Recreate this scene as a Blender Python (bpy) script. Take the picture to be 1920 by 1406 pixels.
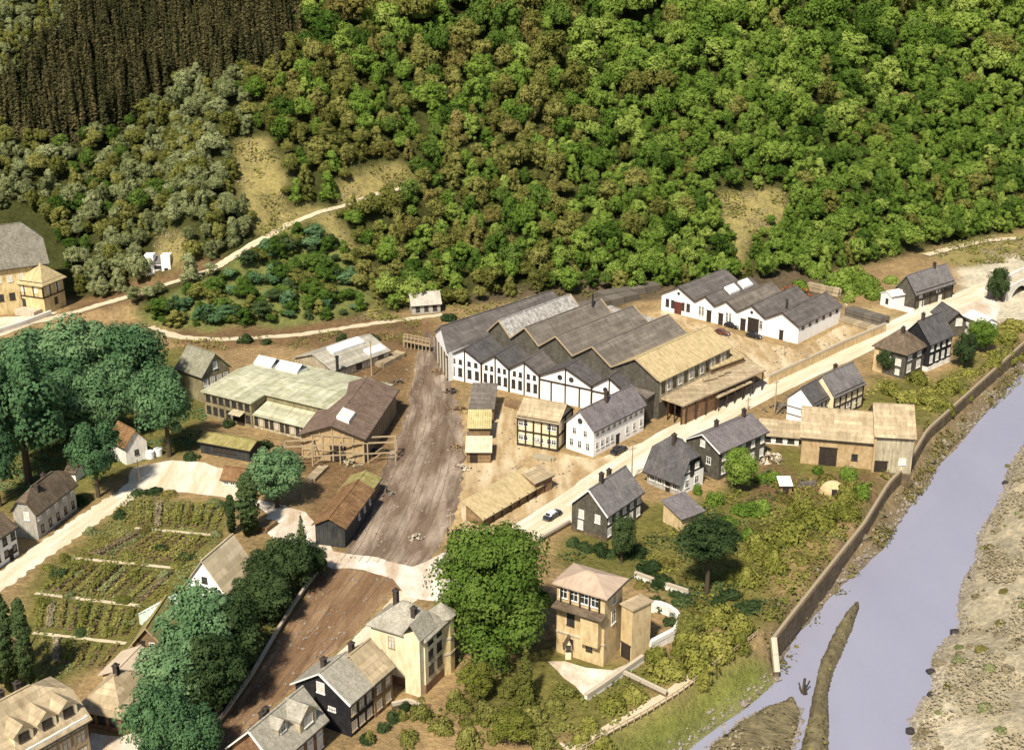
import bpy, math, random
import numpy as np
from mathutils import Vector, Matrix
from mathutils.geometry import tessellate_polygon

for o in list(bpy.data.objects): bpy.data.objects.remove(o)
SC = bpy.context.scene
COL = SC.collection
R = math.radians

# ------------------------------------------------------------------ camera, sky, sun, exposure
CAM_H, PITCH, FPX = 115.0, R(21.0), 2450.0
cam_data = bpy.data.cameras.new('camera')
cam_data.sensor_width = 36.0
cam_data.lens = 36.0 * FPX / 1920.0
cam_data.clip_start = 1.0
cam_data.clip_end = 6000.0
cam = bpy.data.objects.new('camera', cam_data)
COL.objects.link(cam)
cam.location = (0, 0, CAM_H)
cam.rotation_euler = (R(90) - PITCH, 0, 0)
SC.camera = cam

SUN_EL, SUN_AZ = R(50), R(20)            # azimuth measured from straight behind the camera towards its left
SUN_DIR = Vector((-math.sin(SUN_AZ) * math.cos(SUN_EL), -math.cos(SUN_AZ) * math.cos(SUN_EL), math.sin(SUN_EL)))
world = bpy.data.worlds.new('World')
SC.world = world
world.use_nodes = True
wn = world.node_tree.nodes
sky = wn.new('ShaderNodeTexSky')
sky.sky_type = 'NISHITA'
sky.sun_disc = False
sky.sun_elevation = SUN_EL
sky.sun_rotation = math.atan2(SUN_DIR.x, SUN_DIR.y)
world.node_tree.links.new(sky.outputs[0], wn['Background'].inputs[0])
wn['Background'].inputs[1].default_value = 0.075
sun_data = bpy.data.lights.new('sun', 'SUN')
sun_data.energy = 5.0
sun_data.angle = R(4.0)
sun_data.color = (1.0, 0.92, 0.78)
sun = bpy.data.objects.new('sun', sun_data)
COL.objects.link(sun)
sun.rotation_euler = SUN_DIR.to_track_quat('Z', 'Y').to_euler()
SC.view_settings.view_transform = 'Standard'
SC.view_settings.look = 'None'
SC.view_settings.exposure = 0.5
SC.view_settings.gamma = 1.0
SC.view_settings.use_curve_mapping = False
SC.cycles.max_bounces = 5
SC.cycles.diffuse_bounces = 3
SC.cycles.glossy_bounces = 2
SC.cycles.transmission_bounces = 2
SC.cycles.transparent_max_bounces = 4

rnd = random.Random(7)
rng = np.random.default_rng(11)

# ------------------------------------------------------------------ picture <-> place
SP, CP = math.sin(PITCH), math.cos(PITCH)
def G(px, py, z=0.0):
    """the place at height z that the photograph shows at this spot"""
    dx = px - 960.0; dv = 703.0 - py
    d = Vector((dx, FPX * CP + dv * SP, -FPX * SP + dv * CP))
    t = (z - CAM_H) / d.z
    return Vector((d.x * t, d.y * t, z))
def proj(p):
    x, y, z = p[0], p[1], p[2] - CAM_H
    dep = y * CP - z * SP
    up = y * SP + z * CP
    return 960 + FPX * x / dep, 703 - FPX * up / dep
def hgt(p, py):
    lo, hi = -5.0, 60.0
    for _ in range(40):
        m = (lo + hi) / 2
        if proj((p[0], p[1], p[2] + m))[1] > py: lo = m
        else: hi = m
    return (lo + hi) / 2
def ppm(p):
    """pixels of the photograph per metre there"""
    return FPX / (p[1] * CP - (p[2] - CAM_H) * SP)
def projv(X, Y, Z):
    Zc = Z - CAM_H
    dep = np.maximum(Y * CP - Zc * SP, 1.0)
    up = Y * SP + Zc * CP
    return 960 + FPX * X / dep, 703 - FPX * up / dep
def inpoly(px, py, poly):
    px = np.asarray(px, float); py = np.asarray(py, float)
    res = np.zeros(px.shape, bool)
    n = len(poly); j = n - 1
    for i in range(n):
        xi, yi = poly[i]; xj, yj = poly[j]
        c = ((yi > py) != (yj > py)) & (px < (xj - xi) * (py - yi) / (yj - yi + 1e-12) + xi)
        res ^= c
        j = i
    return res
def segdist(X, Y, line):
    best = np.full(np.shape(X), 1e9)
    for (ax, ay), (bx, by) in zip(line[:-1], line[1:]):
        vx, vy = bx - ax, by - ay
        t = np.clip(((X - ax) * vx + (Y - ay) * vy) / (vx * vx + vy * vy + 1e-9), 0, 1)
        best = np.minimum(best, np.hypot(X - ax - t * vx, Y - ay - t * vy))
    return best
def sstep(a, b, x):
    t = np.clip((x - a) / (b - a), 0, 1)
    return t * t * (3 - 2 * t)

# value noise on a lattice, vectorised
_LAT = rng.random((256, 256))
def vnoise(X, Y, s, ox=0.0):
    x = X / s + ox; y = Y / s + ox * 1.7
    xi = np.floor(x).astype(int); yi = np.floor(y).astype(int)
    fx = x - xi; fy = y - yi
    fx = fx * fx * (3 - 2 * fx); fy = fy * fy * (3 - 2 * fy)
    a = _LAT[xi % 256, yi % 256]; b = _LAT[(xi + 1) % 256, yi % 256]
    c = _LAT[xi % 256, (yi + 1) % 256]; d = _LAT[(xi + 1) % 256, (yi + 1) % 256]
    return (a * (1 - fx) + b * fx) * (1 - fy) + (c * (1 - fx) + d * fx) * fy
def fnoise(X, Y, s, ox=0.0, n=4):
    v = 0; a = .5; t = 0
    for k in range(n):
        v = v + a * vnoise(X, Y, s, ox + 13.1 * k); t += a; a *= .5; s *= .5
    return v / t - .5

# ------------------------------------------------------------------ materials
MATS = {}
def new_mat(name):
    m = bpy.data.materials.new(name)
    m.use_nodes = True
    MATS[name] = m
    nt = m.node_tree
    return m, nt, nt.nodes['Principled BSDF']
def mixn(nt, fac, a, b, mode='MIX'):
    n = nt.nodes.new('ShaderNodeMix'); n.data_type = 'RGBA'; n.blend_type = mode
    for sock, v in ((n.inputs[0], fac), (n.inputs[6], a), (n.inputs[7], b)):
        if isinstance(v, bpy.types.NodeSocket): nt.links.new(v, sock)
        elif isinstance(v, (int, float)): sock.default_value = v
        else: sock.default_value = (*v, 1)
    return n.outputs[2]
def noisen(nt, vec, scale, detail=4, rough=.6):
    n = nt.nodes.new('ShaderNodeTexNoise'); n.inputs['Scale'].default_value = scale
    n.inputs['Detail'].default_value = detail; n.inputs['Roughness'].default_value = rough
    if vec is not None: nt.links.new(vec, n.inputs['Vector'])
    return n.outputs['Fac']
def rampn(nt, fac, lo, hi):
    n = nt.nodes.new('ShaderNodeMapRange'); n.inputs[1].default_value = lo; n.inputs[2].default_value = hi
    nt.links.new(fac, n.inputs[0])
    return n.outputs[0]
def mapn(nt, vec, scale):
    n = nt.nodes.new('ShaderNodeMapping'); n.inputs['Scale'].default_value = scale
    nt.links.new(vec, n.inputs['Vector'])
    return n.outputs[0]
def mat(name, c1, c2=None, c3=None, pattern=None, rough=.85, scale=.35, size=(.5, .35), bump=.25, dark=.55, spec=.25):
    """two tones mixed by patchy noise, a third for stains, and a laid pattern in metres from the UVs"""
    m, nt, bs = new_mat(name)
    c2 = c2 or tuple(min(1, v * 1.35) for v in c1)
    c3 = c3 or tuple(v * .6 for v in c1)
    tc = nt.nodes.new('ShaderNodeTexCoord')
    ob, uv = tc.outputs['Object'], tc.outputs['UV']
    f1 = rampn(nt, noisen(nt, ob, scale, 6, .65), .35, .65)
    col = mixn(nt, f1, c1, c2)
    st = rampn(nt, noisen(nt, mapn(nt, uv, (1.3, .35, 1)), .9, 5, .7), .46, .74)
    col = mixn(nt, st, col, c3)
    hsrc = noisen(nt, ob, 4.0, 3)
    if pattern in ('tiles', 'planks', 'blocks'):
        b = nt.nodes.new('ShaderNodeTexBrick')
        b.inputs['Scale'].default_value = 1.0
        b.inputs['Brick Width'].default_value = size[0]; b.inputs['Row Height'].default_value = size[1]
        b.inputs['Mortar Size'].default_value = min(size) * .1
        b.inputs['Mortar Smooth'].default_value = .3
        b.inputs['Bias'].default_value = 0
        b.inputs['Color1'].default_value = (.62, .62, .62, 1); b.inputs['Color2'].default_value = (1.1, 1.1, 1.1, 1)
        b.inputs['Mortar'].default_value = (dark, dark, dark, 1)
        b.offset = .5 if pattern != 'planks' else .37
        nt.links.new(uv, b.inputs['Vector'])
        col = mixn(nt, .75, col, b.outputs['Color'], 'MULTIPLY')
        inv = nt.nodes.new('ShaderNodeMath'); inv.operation = 'SUBTRACT'; inv.inputs[0].default_value = 1
        nt.links.new(b.outputs['Fac'], inv.inputs[1]); hsrc = inv.outputs[0]
    elif pattern == 'ribs':
        w = nt.nodes.new('ShaderNodeTexWave'); w.inputs['Scale'].default_value = 1.0 / size[0] * .157 * 2
        w.inputs['Distortion'].default_value = .3
        nt.links.new(uv, w.inputs['Vector'])
        col = mixn(nt, .5, col, mixn(nt, w.outputs['Fac'], (.5, .5, .5), (1, 1, 1)), 'MULTIPLY'); hsrc = w.outputs['Fac']
    nt.links.new(col, bs.inputs['Base Color'])
    bs.inputs['Roughness'].default_value = rough
    bs.inputs['Specular IOR Level'].default_value = spec
    if bump:
        bn = nt.nodes.new('ShaderNodeBump'); bn.inputs['Strength'].default_value = bump; bn.inputs['Distance'].default_value = .08
        nt.links.new(hsrc, bn.inputs['Height']); nt.links.new(bn.outputs[0], bs.inputs['Normal'])
    return m
def streak_mat(name, c1, c2, c3, along=.06, across=.9, rough=.95):
    """packed earth drawn out along its UV v axis by wheels"""
    m, nt, bs = new_mat(name)
    uv = nt.nodes.new('ShaderNodeTexCoord').outputs['UV']
    a = rampn(nt, noisen(nt, mapn(nt, uv, (across, along, 1)), 1.0, 7, .7), .36, .64)
    col = mixn(nt, a, c1, c2)
    b = rampn(nt, noisen(nt, mapn(nt, uv, (.25, .05, 1)), 1.0, 5, .6), .45, .7)
    col = mixn(nt, b, col, c3)
    g = rampn(nt, noisen(nt, uv, 2.2, 4, .7), .3, .7)
    col = mixn(nt, .45, col, mixn(nt, g, (.45, .45, .45), (1.15, 1.15, 1.15)), 'MULTIPLY')
    nt.links.new(col, bs.inputs['Base Color']); bs.inputs['Roughness'].default_value = rough
    bs.inputs['Specular IOR Level'].default_value = .1
    bn = nt.nodes.new('ShaderNodeBump'); bn.inputs['Strength'].default_value = .5; bn.inputs['Distance'].default_value = .15
    nt.links.new(a, bn.inputs['Height']); nt.links.new(bn.outputs[0], bs.inputs['Normal'])
    return m
def leaf_mat(name, c1, c2, c3):
    m, nt, bs = new_mat(name)
    at = nt.nodes.new('ShaderNodeAttribute'); at.attribute_name = 'tint'
    oi = nt.nodes.new('ShaderNodeObjectInfo')
    s = nt.nodes.new('ShaderNodeMath'); s.operation = 'MULTIPLY_ADD'; s.inputs[1].default_value = .45
    nt.links.new(oi.outputs['Random'], s.inputs[0])
    h = nt.nodes.new('ShaderNodeMath'); h.operation = 'MULTIPLY'; h.inputs[1].default_value = .65
    nt.links.new(at.outputs['Fac'], h.inputs[0]); nt.links.new(h.outputs[0], s.inputs[2])
    r = nt.nodes.new('ShaderNodeValToRGB')
    r.color_ramp.elements[0].color = (*c1, 1); r.color_ramp.elements[0].position = .12
    r.color_ramp.elements[1].color = (*c3, 1); r.color_ramp.elements[1].position = .95
    e = r.color_ramp.elements.new(.5); e.color = (*c2, 1)
    nt.links.new(s.outputs[0], r.inputs[0])
    df = nt.nodes.new('ShaderNodeBsdfDiffuse'); tr = nt.nodes.new('ShaderNodeBsdfTranslucent')
    mx = nt.nodes.new('ShaderNodeMixShader'); mx.inputs[0].default_value = .28
    nt.links.new(r.outputs[0], df.inputs[0]); nt.links.new(r.outputs[0], tr.inputs[0])
    nt.links.new(df.outputs[0], mx.inputs[1]); nt.links.new(tr.outputs[0], mx.inputs[2])
    nt.nodes.remove(bs)
    nt.links.new(mx.outputs[0], nt.nodes['Material Output'].inputs[0])
    return m

WHITE = mat('white_plaster', (.84, .83, .79), (.88, .87, .85), (.70, .65, .56), bump=.1)
CREAM = mat('cream_plaster', (.70, .60, .38), (.80, .72, .50), (.48, .38, .22), bump=.1)
BEIGE = mat('beige_plaster', (.50, .37, .19), (.64, .50, .29), (.34, .23, .11), bump=.1)
GOLD = mat('ochre_plaster', (.55, .42, .20), (.70, .58, .32), (.30, .20, .08), bump=.1)
GREYW = mat('grey_plaster', (.34, .32, .27), (.44, .42, .36), (.2, .18, .14), bump=.1)
OLIVEW = mat('olive_plaster', (.20, .17, .09), (.30, .26, .15), (.12, .1, .06), bump=.1)
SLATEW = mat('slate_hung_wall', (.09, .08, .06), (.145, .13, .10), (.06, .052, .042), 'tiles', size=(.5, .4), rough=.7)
BLACKW = mat('black_slate_wall', (.018, .018, .022), (.035, .034, .036), (.012, .012, .012), 'tiles', size=(.5, .4), rough=.6)
TARW = mat('tarred_board_wall', (.025, .028, .032), (.05, .052, .055), (.09, .085, .06), 'planks', size=(.3, 4), rough=.8)
BRICKW = mat('brown_brick_wall', (.20, .11, .06), (.30, .18, .10), (.12, .07, .04), 'blocks', size=(.5, .22))
BOARDW = mat('brown_board_wall', (.22, .14, .07), (.34, .23, .12), (.12, .075, .04), 'planks', size=(4, .28))
PALEBOARD = mat('weathered_board_wall', (.42, .36, .24), (.56, .49, .34), (.28, .22, .13), 'planks', size=(.35, 5))
RUSTW = mat('orange_clay_wall', (.38, .26, .13), (.50, .38, .22), (.26, .15, .06), scale=.8, bump=.4)
SLATE = mat('slate_roof', (.095, .088, .086), (.145, .134, .13), (.06, .055, .053), 'tiles', size=(.42, .34), rough=.6)
SLATE2 = mat('weathered_slate_roof', (.17, .155, .15), (.24, .22, .21), (.12, .11, .10), 'tiles', size=(.42, .34), rough=.65)
MAUVE = mat('mauve_slate_roof', (.175, .15, .15), (.245, .215, .21), (.115, .098, .095), 'tiles', size=(.42, .34), rough=.6)
PALESLATE = mat('pale_slate_roof', (.33, .30, .235), (.41, .38, .305), (.23, .205, .155), 'tiles', size=(.4, .32), rough=.7, dark=.75)
BROWNROOF = mat('brown_tile_roof', (.13, .095, .06), (.20, .15, .10), (.075, .055, .04), 'tiles', size=(.5, .45))
TANROOF = mat('tan_felt_roof', (.40, .31, .19), (.52, .42, .27), (.26, .19, .11), 'planks', size=(6, 1.0), bump=.12, dark=.7)
FELTROOF = mat('brown_felt_roof', (.155, .13, .105), (.22, .19, .155), (.10, .083, .065), 'planks', size=(7, 1.0), bump=.12, dark=.7)
GREYFELT = mat('grey_felt_roof', (.115, .10, .09), (.17, .15, .135), (.075, .064, .056), 'planks', size=(8, 1.1), bump=.1, dark=.75)
RUBBLEROOF = mat('patched_roof', (.24, .22, .2), (.52, .50, .46), (.14, .12, .1), scale=1.0, bump=.5)
STRAW = mat('straw_roof', (.40, .31, .16), (.54, .43, .24), (.28, .21, .10), scale=1.2, bump=.35)
GREENFELT = mat('mossy_felt_roof', (.40, .39, .26), (.56, .55, .41), (.27, .26, .12), 'planks', size=(9, 1.2), bump=.1, dark=.8)
MOSSROOF = mat('moss_roof', (.22, .19, .06), (.34, .29, .12), (.12, .1, .03), scale=.8, bump=.3)
RUSTROOF = mat('rust_brown_roof', (.20, .105, .045), (.32, .19, .09), (.12, .06, .03), 'tiles', size=(.5, .5))
GLASSROOF = mat('whitened_glass', (.62, .66, .66), (.74, .77, .76), (.45, .47, .45), rough=.3, bump=0, spec=.5)
PALEGLASS = mat('greenhouse_glass', (.50, .60, .52), (.66, .74, .68), (.4, .48, .4), rough=.25, bump=0, spec=.5)
TIMBER = mat('dark_timber', (.035, .024, .016), (.06, .042, .03), bump=.2)
OLDTIMBER = mat('weathered_timber', (.33, .25, .15), (.46, .36, .23), (.2, .14, .08), bump=.2)
FRAME = mat('white_paint', (.74, .72, .66), (.8, .78, .73), bump=0)
PANE = mat('dark_glass', (.02, .022, .025), (.05, .052, .055), rough=.12, bump=0, spec=.6)
CURTAIN = mat('curtained_glass', (.56, .53, .44), (.70, .67, .58), (.35, .33, .28), rough=.3, bump=0, spec=.5)
DOORM = mat('dark_door_paint', (.03, .022, .018), (.05, .035, .025), bump=.1)
REDDOOR = mat('oxblood_door_paint', (.10, .028, .02), (.15, .045, .03), bump=.1)
BRICKC = mat('chimney_brick', (.06, .045, .04), (.10, .075, .06), None, 'blocks', size=(.3, .12))
STONE = mat('coping_stone', (.42, .36, .27), (.55, .48, .37), (.28, .23, .16), bump=.3)
WALLSTONE = mat('river_wall_stone', (.13, .092, .052), (.21, .155, .092), (.075, .052, .03), 'blocks', size=(1.1, .5), bump=.6)
WHITEWALL = mat('limewashed_wall', (.74, .70, .62), (.84, .81, .75), (.5, .42, .32), bump=.2)
IRON = mat('dark_iron', (.03, .028, .026), (.06, .05, .045), rough=.5)
RAILM = mat('rail_steel', (.16, .12, .10), (.3, .25, .22), rough=.4, bump=0, spec=.5)
CARBLACK = mat('black_car_paint', (.012, .012, .014), (.02, .02, .024), (.02, .02, .02), rough=.2, bump=0, spec=.5)
CARWHITE = mat('white_car_paint', (.7, .7, .7), (.78, .78, .77), (.6, .6, .6), rough=.25, bump=0, spec=.5)
CARRED = mat('maroon_car_paint', (.09, .03, .022), (.13, .045, .03), (.07, .03, .02), rough=.3, bump=0, spec=.5)
CARBLUE = mat('grey_blue_car_paint', (.02, .025, .035), (.03, .035, .05), (.02, .025, .03), rough=.25, bump=0, spec=.5)
RUBBER = mat('tyre_rubber', (.015, .015, .015), (.025, .025, .025), bump=0)
BARK = mat('bark', (.055, .04, .025), (.10, .075, .05), bump=.5)
ROCK = mat('rock', (.16, .13, .10), (.34, .30, .24), (.08, .065, .05), scale=1.2, bump=.6)
SOIL = mat('garden_soil', (.13, .085, .045), (.22, .15, .085), (.09, .06, .03), scale=.9, bump=.5)
LUMBER = mat('sawn_lumber', (.36, .28, .17), (.52, .43, .29), (.2, .15, .09), 'planks', size=(5, .2))
DARKLUMBER = mat('grey_lumber', (.14, .12, .095), (.24, .21, .17), (.08, .07, .05), 'planks', size=(5, .25))
REDCLAY = mat('red_clay_tile', (.34, .07, .03), (.46, .13, .06), (.2, .05, .03), scale=1.5, bump=.4)
STREET = streak_mat('pale_street_dust', (.56, .45, .29), (.72, .63, .47), (.80, .75, .64))
CROSSING = streak_mat('chalky_crossing', (.58, .48, .36), (.78, .73, .64), (.46, .34, .23), along=.25, across=.35)
RAILDIRT = streak_mat('rail_yard_dirt', (.105, .072, .048), (.21, .15, .105), (.44, .355, .275), along=.05, across=.38)
RAILCLAY = streak_mat('red_brown_track_bed', (.14, .08, .042), (.24, .145, .078), (.38, .255, .15), along=.05, across=.45)
YARD = streak_mat('yard_sand', (.29, .19, .09), (.48, .35, .185), (.66, .55, .37), along=.15, across=.2)
PATHM = streak_mat('pale_path', (.52, .42, .27), (.68, .58, .41), (.6, .5, .34), along=.2, across=.6)
LAWN = mat('river_lawn', (.13, .15, .035), (.22, .23, .065), (.30, .27, .10), scale=.25, bump=.6)

LEAF = dict(
    olive=leaf_mat('olive_leaves', (.085, .095, .022), (.18, .185, .046), (.32, .305, .092)),
    pale=leaf_mat('grey_olive_leaves', (.115, .135, .052), (.225, .25, .105), (.37, .39, .195)),
    green=leaf_mat('vivid_green_leaves', (.06, .115, .018), (.135, .215, .034), (.26, .345, .07)),
    deep=leaf_mat('deep_green_leaves', (.035, .072, .012), (.08, .14, .024), (.17, .235, .05)),
    light=leaf_mat('light_green_leaves', (.105, .17, .026), (.205, .29, .05), (.35, .415, .105)),
    teal=leaf_mat('blue_green_leaves', (.045, .10, .042), (.105, .195, .085), (.21, .32, .15)),
    dark=leaf_mat('dark_leaves', (.022, .042, .016), (.05, .08, .03), (.105, .145, .055)),
    gold=leaf_mat('yellow_green_leaves', (.105, .12, .022), (.21, .215, .046), (.36, .335, .09)),
    brown=leaf_mat('brown_leaves', (.10, .09, .025), (.19, .17, .048), (.29, .25, .085)),
    spruce=leaf_mat('brown_spruce_needles', (.022, .028, .012), (.055, .056, .024), (.15, .125, .055)),
    lawn=leaf_mat('lawn_grass_blades', (.11, .13, .03), (.19, .205, .05), (.28, .275, .085)),
    straw=leaf_mat('dry_grass', (.15, .12, .065), (.27, .225, .135), (.42, .365, .25)))

# ------------------------------------------------------------------ mesh builder and object helpers
class MB:
    def __init__(s): s.v = []; s.f = []; s.m = []; s.uv = {}
    def poly(s, pts, m=0, uv=None):
        i = len(s.v); s.v += [tuple(p) for p in pts]
        if uv: s.uv[len(s.f)] = uv
        s.f.append(tuple(range(i, i + len(pts)))); s.m.append(m)
        return s
    def box(s, x0, x1, y0, y1, z0, z1, m=0):
        i = len(s.v)
        s.v += [(x0, y0, z0), (x1, y0, z0), (x1, y1, z0), (x0, y1, z0), (x0, y0, z1), (x1, y0, z1), (x1, y1, z1), (x0, y1, z1)]
        for f in ((0, 3, 2, 1), (4, 5, 6, 7), (0, 1, 5, 4), (1, 2, 6, 5), (2, 3, 7, 6), (3, 0, 4, 7)):
            s.f.append(tuple(i + k for k in f)); s.m.append(m)
        return s
    def slab(s, pts, t=.22, m=0, mside=None):
        """a flat or sloping sheet of real thickness; pts counter-clockwise seen from above"""
        pts = [Vector(p) for p in pts]; n = len(pts); i = len(s.v)
        s.v += [tuple(p) for p in pts] + [(p.x, p.y, p.z - t) for p in pts]
        s.f.append(tuple(range(i, i + n))); s.m.append(m)
        s.f.append(tuple(range(i + 2 * n - 1, i + n - 1, -1))); s.m.append(m if mside is None else mside)
        for k in range(n):
            j = (k + 1) % n
            s.f.append((i + k, i + n + k, i + n + j, i + j)); s.m.append(m if mside is None else mside)
        return s
    def prism(s, pts, z0, z1, m=0):
        n = len(pts); i = len(s.v)
        s.v += [(p[0], p[1], z0) for p in pts] + [(p[0], p[1], z1) for p in pts]
        s.f.append(tuple(range(i + n, i + 2 * n))); s.m.append(m)
        for k in range(n):
            j = (k + 1) % n
            s.f.append((i + k, i + j, i + n + j, i + n + k)); s.m.append(m)
        return s
    def beam(s, p, q, w=.2, h=None, m=0):
        p, q = Vector(p), Vector(q); d = (q - p).normalized(); h = h or w
        a = d.cross(Vector((0, 0, 1)))
        if a.length < 1e-3: a = Vector((1, 0, 0))
        a.normalize(); b = a.cross(d); a *= w / 2; b *= h / 2
        i = len(s.v)
        for c in (p, q): s.v += [tuple(c + a + b), tuple(c - a + b), tuple(c - a - b), tuple(c + a - b)]
        for f in ((0, 1, 2, 3), (7, 6, 5, 4), (0, 4, 5, 1), (1, 5, 6, 2), (2, 6, 7, 3), (3, 7, 4, 0)):
            s.f.append(tuple(i + k for k in f)); s.m.append(m)
        return s
    def tube(s, p, q, r0, r1, n=8, m=0, cap=True):
        p, q = Vector(p), Vector(q); d = (q - p).normalized()
        a = d.cross(Vector((0, 0, 1)))
        if a.length < 1e-3: a = Vector((1, 0, 0))
        a.normalize(); b = d.cross(a); i = len(s.v)
        for c, r in ((p, r0), (q, r1)):
            for k in range(n):
                t = 2 * math.pi * k / n
                s.v.append(tuple(c + (a * math.cos(t) + b * math.sin(t)) * r))
        for k in range(n):
            j = (k + 1) % n
            s.f.append((i + k, i + j, i + n + j, i + n + k)); s.m.append(m)
        if cap:
            s.f.append(tuple(range(i + n, i + 2 * n))); s.m.append(m)
            s.f.append(tuple(range(i + n - 1, i - 1, -1))); s.m.append(m)
        return s
    def mesh(s, name, mats):
        me = bpy.data.meshes.new(name)
        me.from_pydata(s.v, [], s.f)
        for x in (mats if isinstance(mats, (list, tuple)) else [mats]): me.materials.append(x)
        me.polygons.foreach_set('material_index', s.m)
        uvl = me.uv_layers.new(name='UVMap').data
        Z = Vector((0, 0, 1))
        for p in me.polygons:
            n = p.normal; given = s.uv.get(p.index)
            if abs(n.z) > .985: t, b = Vector((1, 0, 0)), Vector((0, 1, 0))
            else: t = Z.cross(n).normalized(); b = n.cross(t)
            for k, li in enumerate(p.loop_indices):
                if given: uvl[li].uv = given[k]
                else:
                    c = me.vertices[p.vertices[k]].co
                    uvl[li].uv = (c.dot(t), c.dot(b))
        return me
    def build(s, name, mats, parent=None):
        return place(name, s.mesh(name, mats), parent)
def place(name, me, parent=None, loc=(0, 0, 0), rz=0.0, scale=None):
    o = bpy.data.objects.new(name, me); COL.objects.link(o)
    o.location = loc; o.rotation_euler = (0, 0, rz)
    if scale: o.scale = scale
    if parent: o.parent = parent
    return o
def tag(o, label=None, cat=None, group=None, kind=None):
    if label: o['label'] = label
    if cat: o['category'] = cat
    if group: o['group'] = group
    if kind: o['kind'] = kind
    return o
def thing(name, label, cat, loc=(0, 0, 0), rz=0.0, group=None):
    o = bpy.data.objects.new(name, None); COL.objects.link(o)
    o.empty_display_size = .5
    o.location = loc; o.rotation_euler = (0, 0, rz)
    return tag(o, label, cat, group)
def resample(pts, n):
    P = np.array([(p[0], p[1], p[2] if len(p) > 2 else 0) for p in pts], float)
    d = np.r_[0, np.cumsum(np.linalg.norm(np.diff(P, axis=0), axis=1))]
    t = np.linspace(0, d[-1], n)
    return np.stack([np.interp(t, d, P[:, k]) for k in range(3)], 1), t
# ------------------------------------------------------------------ the lie of the land
FOOT = [G(*p) for p in ((-900, 640), (-200, 590), (0, 572), (130, 566), (235, 588), (300, 620), (430, 622), (560, 612), (680, 598), (760, 588), (830, 582),
                        (1040, 562), (1240, 546), (1500, 524), (1660, 496), (1760, 466), (1920, 436), (2300, 390), (2900, 350))]
FX = np.array([p.x for p in FOOT]); FY = np.array([p.y for p in FOOT])
def hill(X, Y):
    d = (Y - np.interp(X, FX, FY)) * .94
    dd = np.maximum(d, 0)
    h = .54 * (np.sqrt(dd * dd + 50) - 7.07)
    h = h + fnoise(X, Y, 55, 3) * 12 * np.minimum(dd / 40, 1) + fnoise(X, Y, 14, 9) * 2.5 * np.minimum(dd / 10, 1)
    return np.minimum(h, 230 + fnoise(X, Y, 120, 5) * 40)
def ray_hill(px, py, hf=hill):
    t = np.linspace(0, 1, 4000)
    far = 1000.0
    dx = px - 960.0; dv = 703.0 - py
    dy = FPX * CP + dv * SP; dz = -FPX * SP + dv * CP
    y = 100 + t * (far - 100); s = y / dy
    x = dx * s; z = CAM_H + dz * s
    hit = np.nonzero(z <= hf(x, y))[0]
    k = hit[0] if len(hit) else -1
    return Vector((x[k], y[k], z[k]))

ROAD_PX = ((-80, 625), (0, 614), (70, 604), (130, 590), (280, 545), (400, 505), (470, 462), (540, 422), (600, 398), (650, 386), (700, 366), (760, 352))
road_pts = [ray_hill(*p) for p in ROAD_PX]
for i in range(4): road_pts[i].z = max(road_pts[i].z, 0)
ROAD, _ = resample(road_pts, 160)
for _ in range(3): ROAD[1:-1, 2] = (ROAD[:-2, 2] + ROAD[1:-1, 2] * 2 + ROAD[2:, 2]) / 4

Z_WATER = -5.0
WALL_PX = ((1990, 570), (1960, 600), (1914, 640), (1830, 715), (1728, 806), (1690, 870), (1655, 905), (1608, 981), (1540, 1065), (1467, 1156), (1437, 1195))
FENCE_PX = ((1437, 1195), (1420, 1192), (1348, 1246), (1275, 1302), (1213, 1340), (1151, 1374), (1060, 1428), (950, 1495), (820, 1580))
WL_PX = ((2060, 590), (1985, 640), (1920, 692), (1880, 740), (1835, 790), (1790, 845), (1760, 872), (1740, 905), (1700, 960), (1650, 1035), (1600, 1080), (1560, 1112),
         (1530, 1150), (1490, 1190), (1465, 1235), (1456, 1278), (1400, 1325), (1340, 1365), (1280, 1410), (1200, 1470), (1080, 1560))
WR_PX = ((2090, 640), (2000, 720), (1940, 800), (1905, 850), (1884, 890), (1880, 922), (1852, 968), (1830, 1008), (1828, 1050), (1802, 1090), (1794, 1140), (1797, 1172),
         (1770, 1200), (1744, 1230), (1746, 1290), (1722, 1318), (1704, 1350), (1706, 1410), (1690, 1500), (1660, 1600))
wl = [G(px, py, Z_WATER) for px, py in WL_PX]
wr = [G(px, py, Z_WATER) for px, py in WR_PX]
bank_top = [G(*p) for p in WALL_PX] + [G(*p) for p in FENCE_PX[1:]]
river_poly = [(p.x, p.y) for p in wl] + [(p.x, p.y) for p in reversed(wr)]
corr_poly = [(p.x, p.y) for p in bank_top] + [(bank_top[-1].x, 40), (900, 40), (900, bank_top[0].y)]
wl2 = [(p.x, p.y) for p in wl]; wr2 = [(p.x, p.y) for p in wr]; top2 = [(p.x, p.y) for p in bank_top]
Y_CORNER = bank_top[len(WALL_PX) - 1].y

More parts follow.
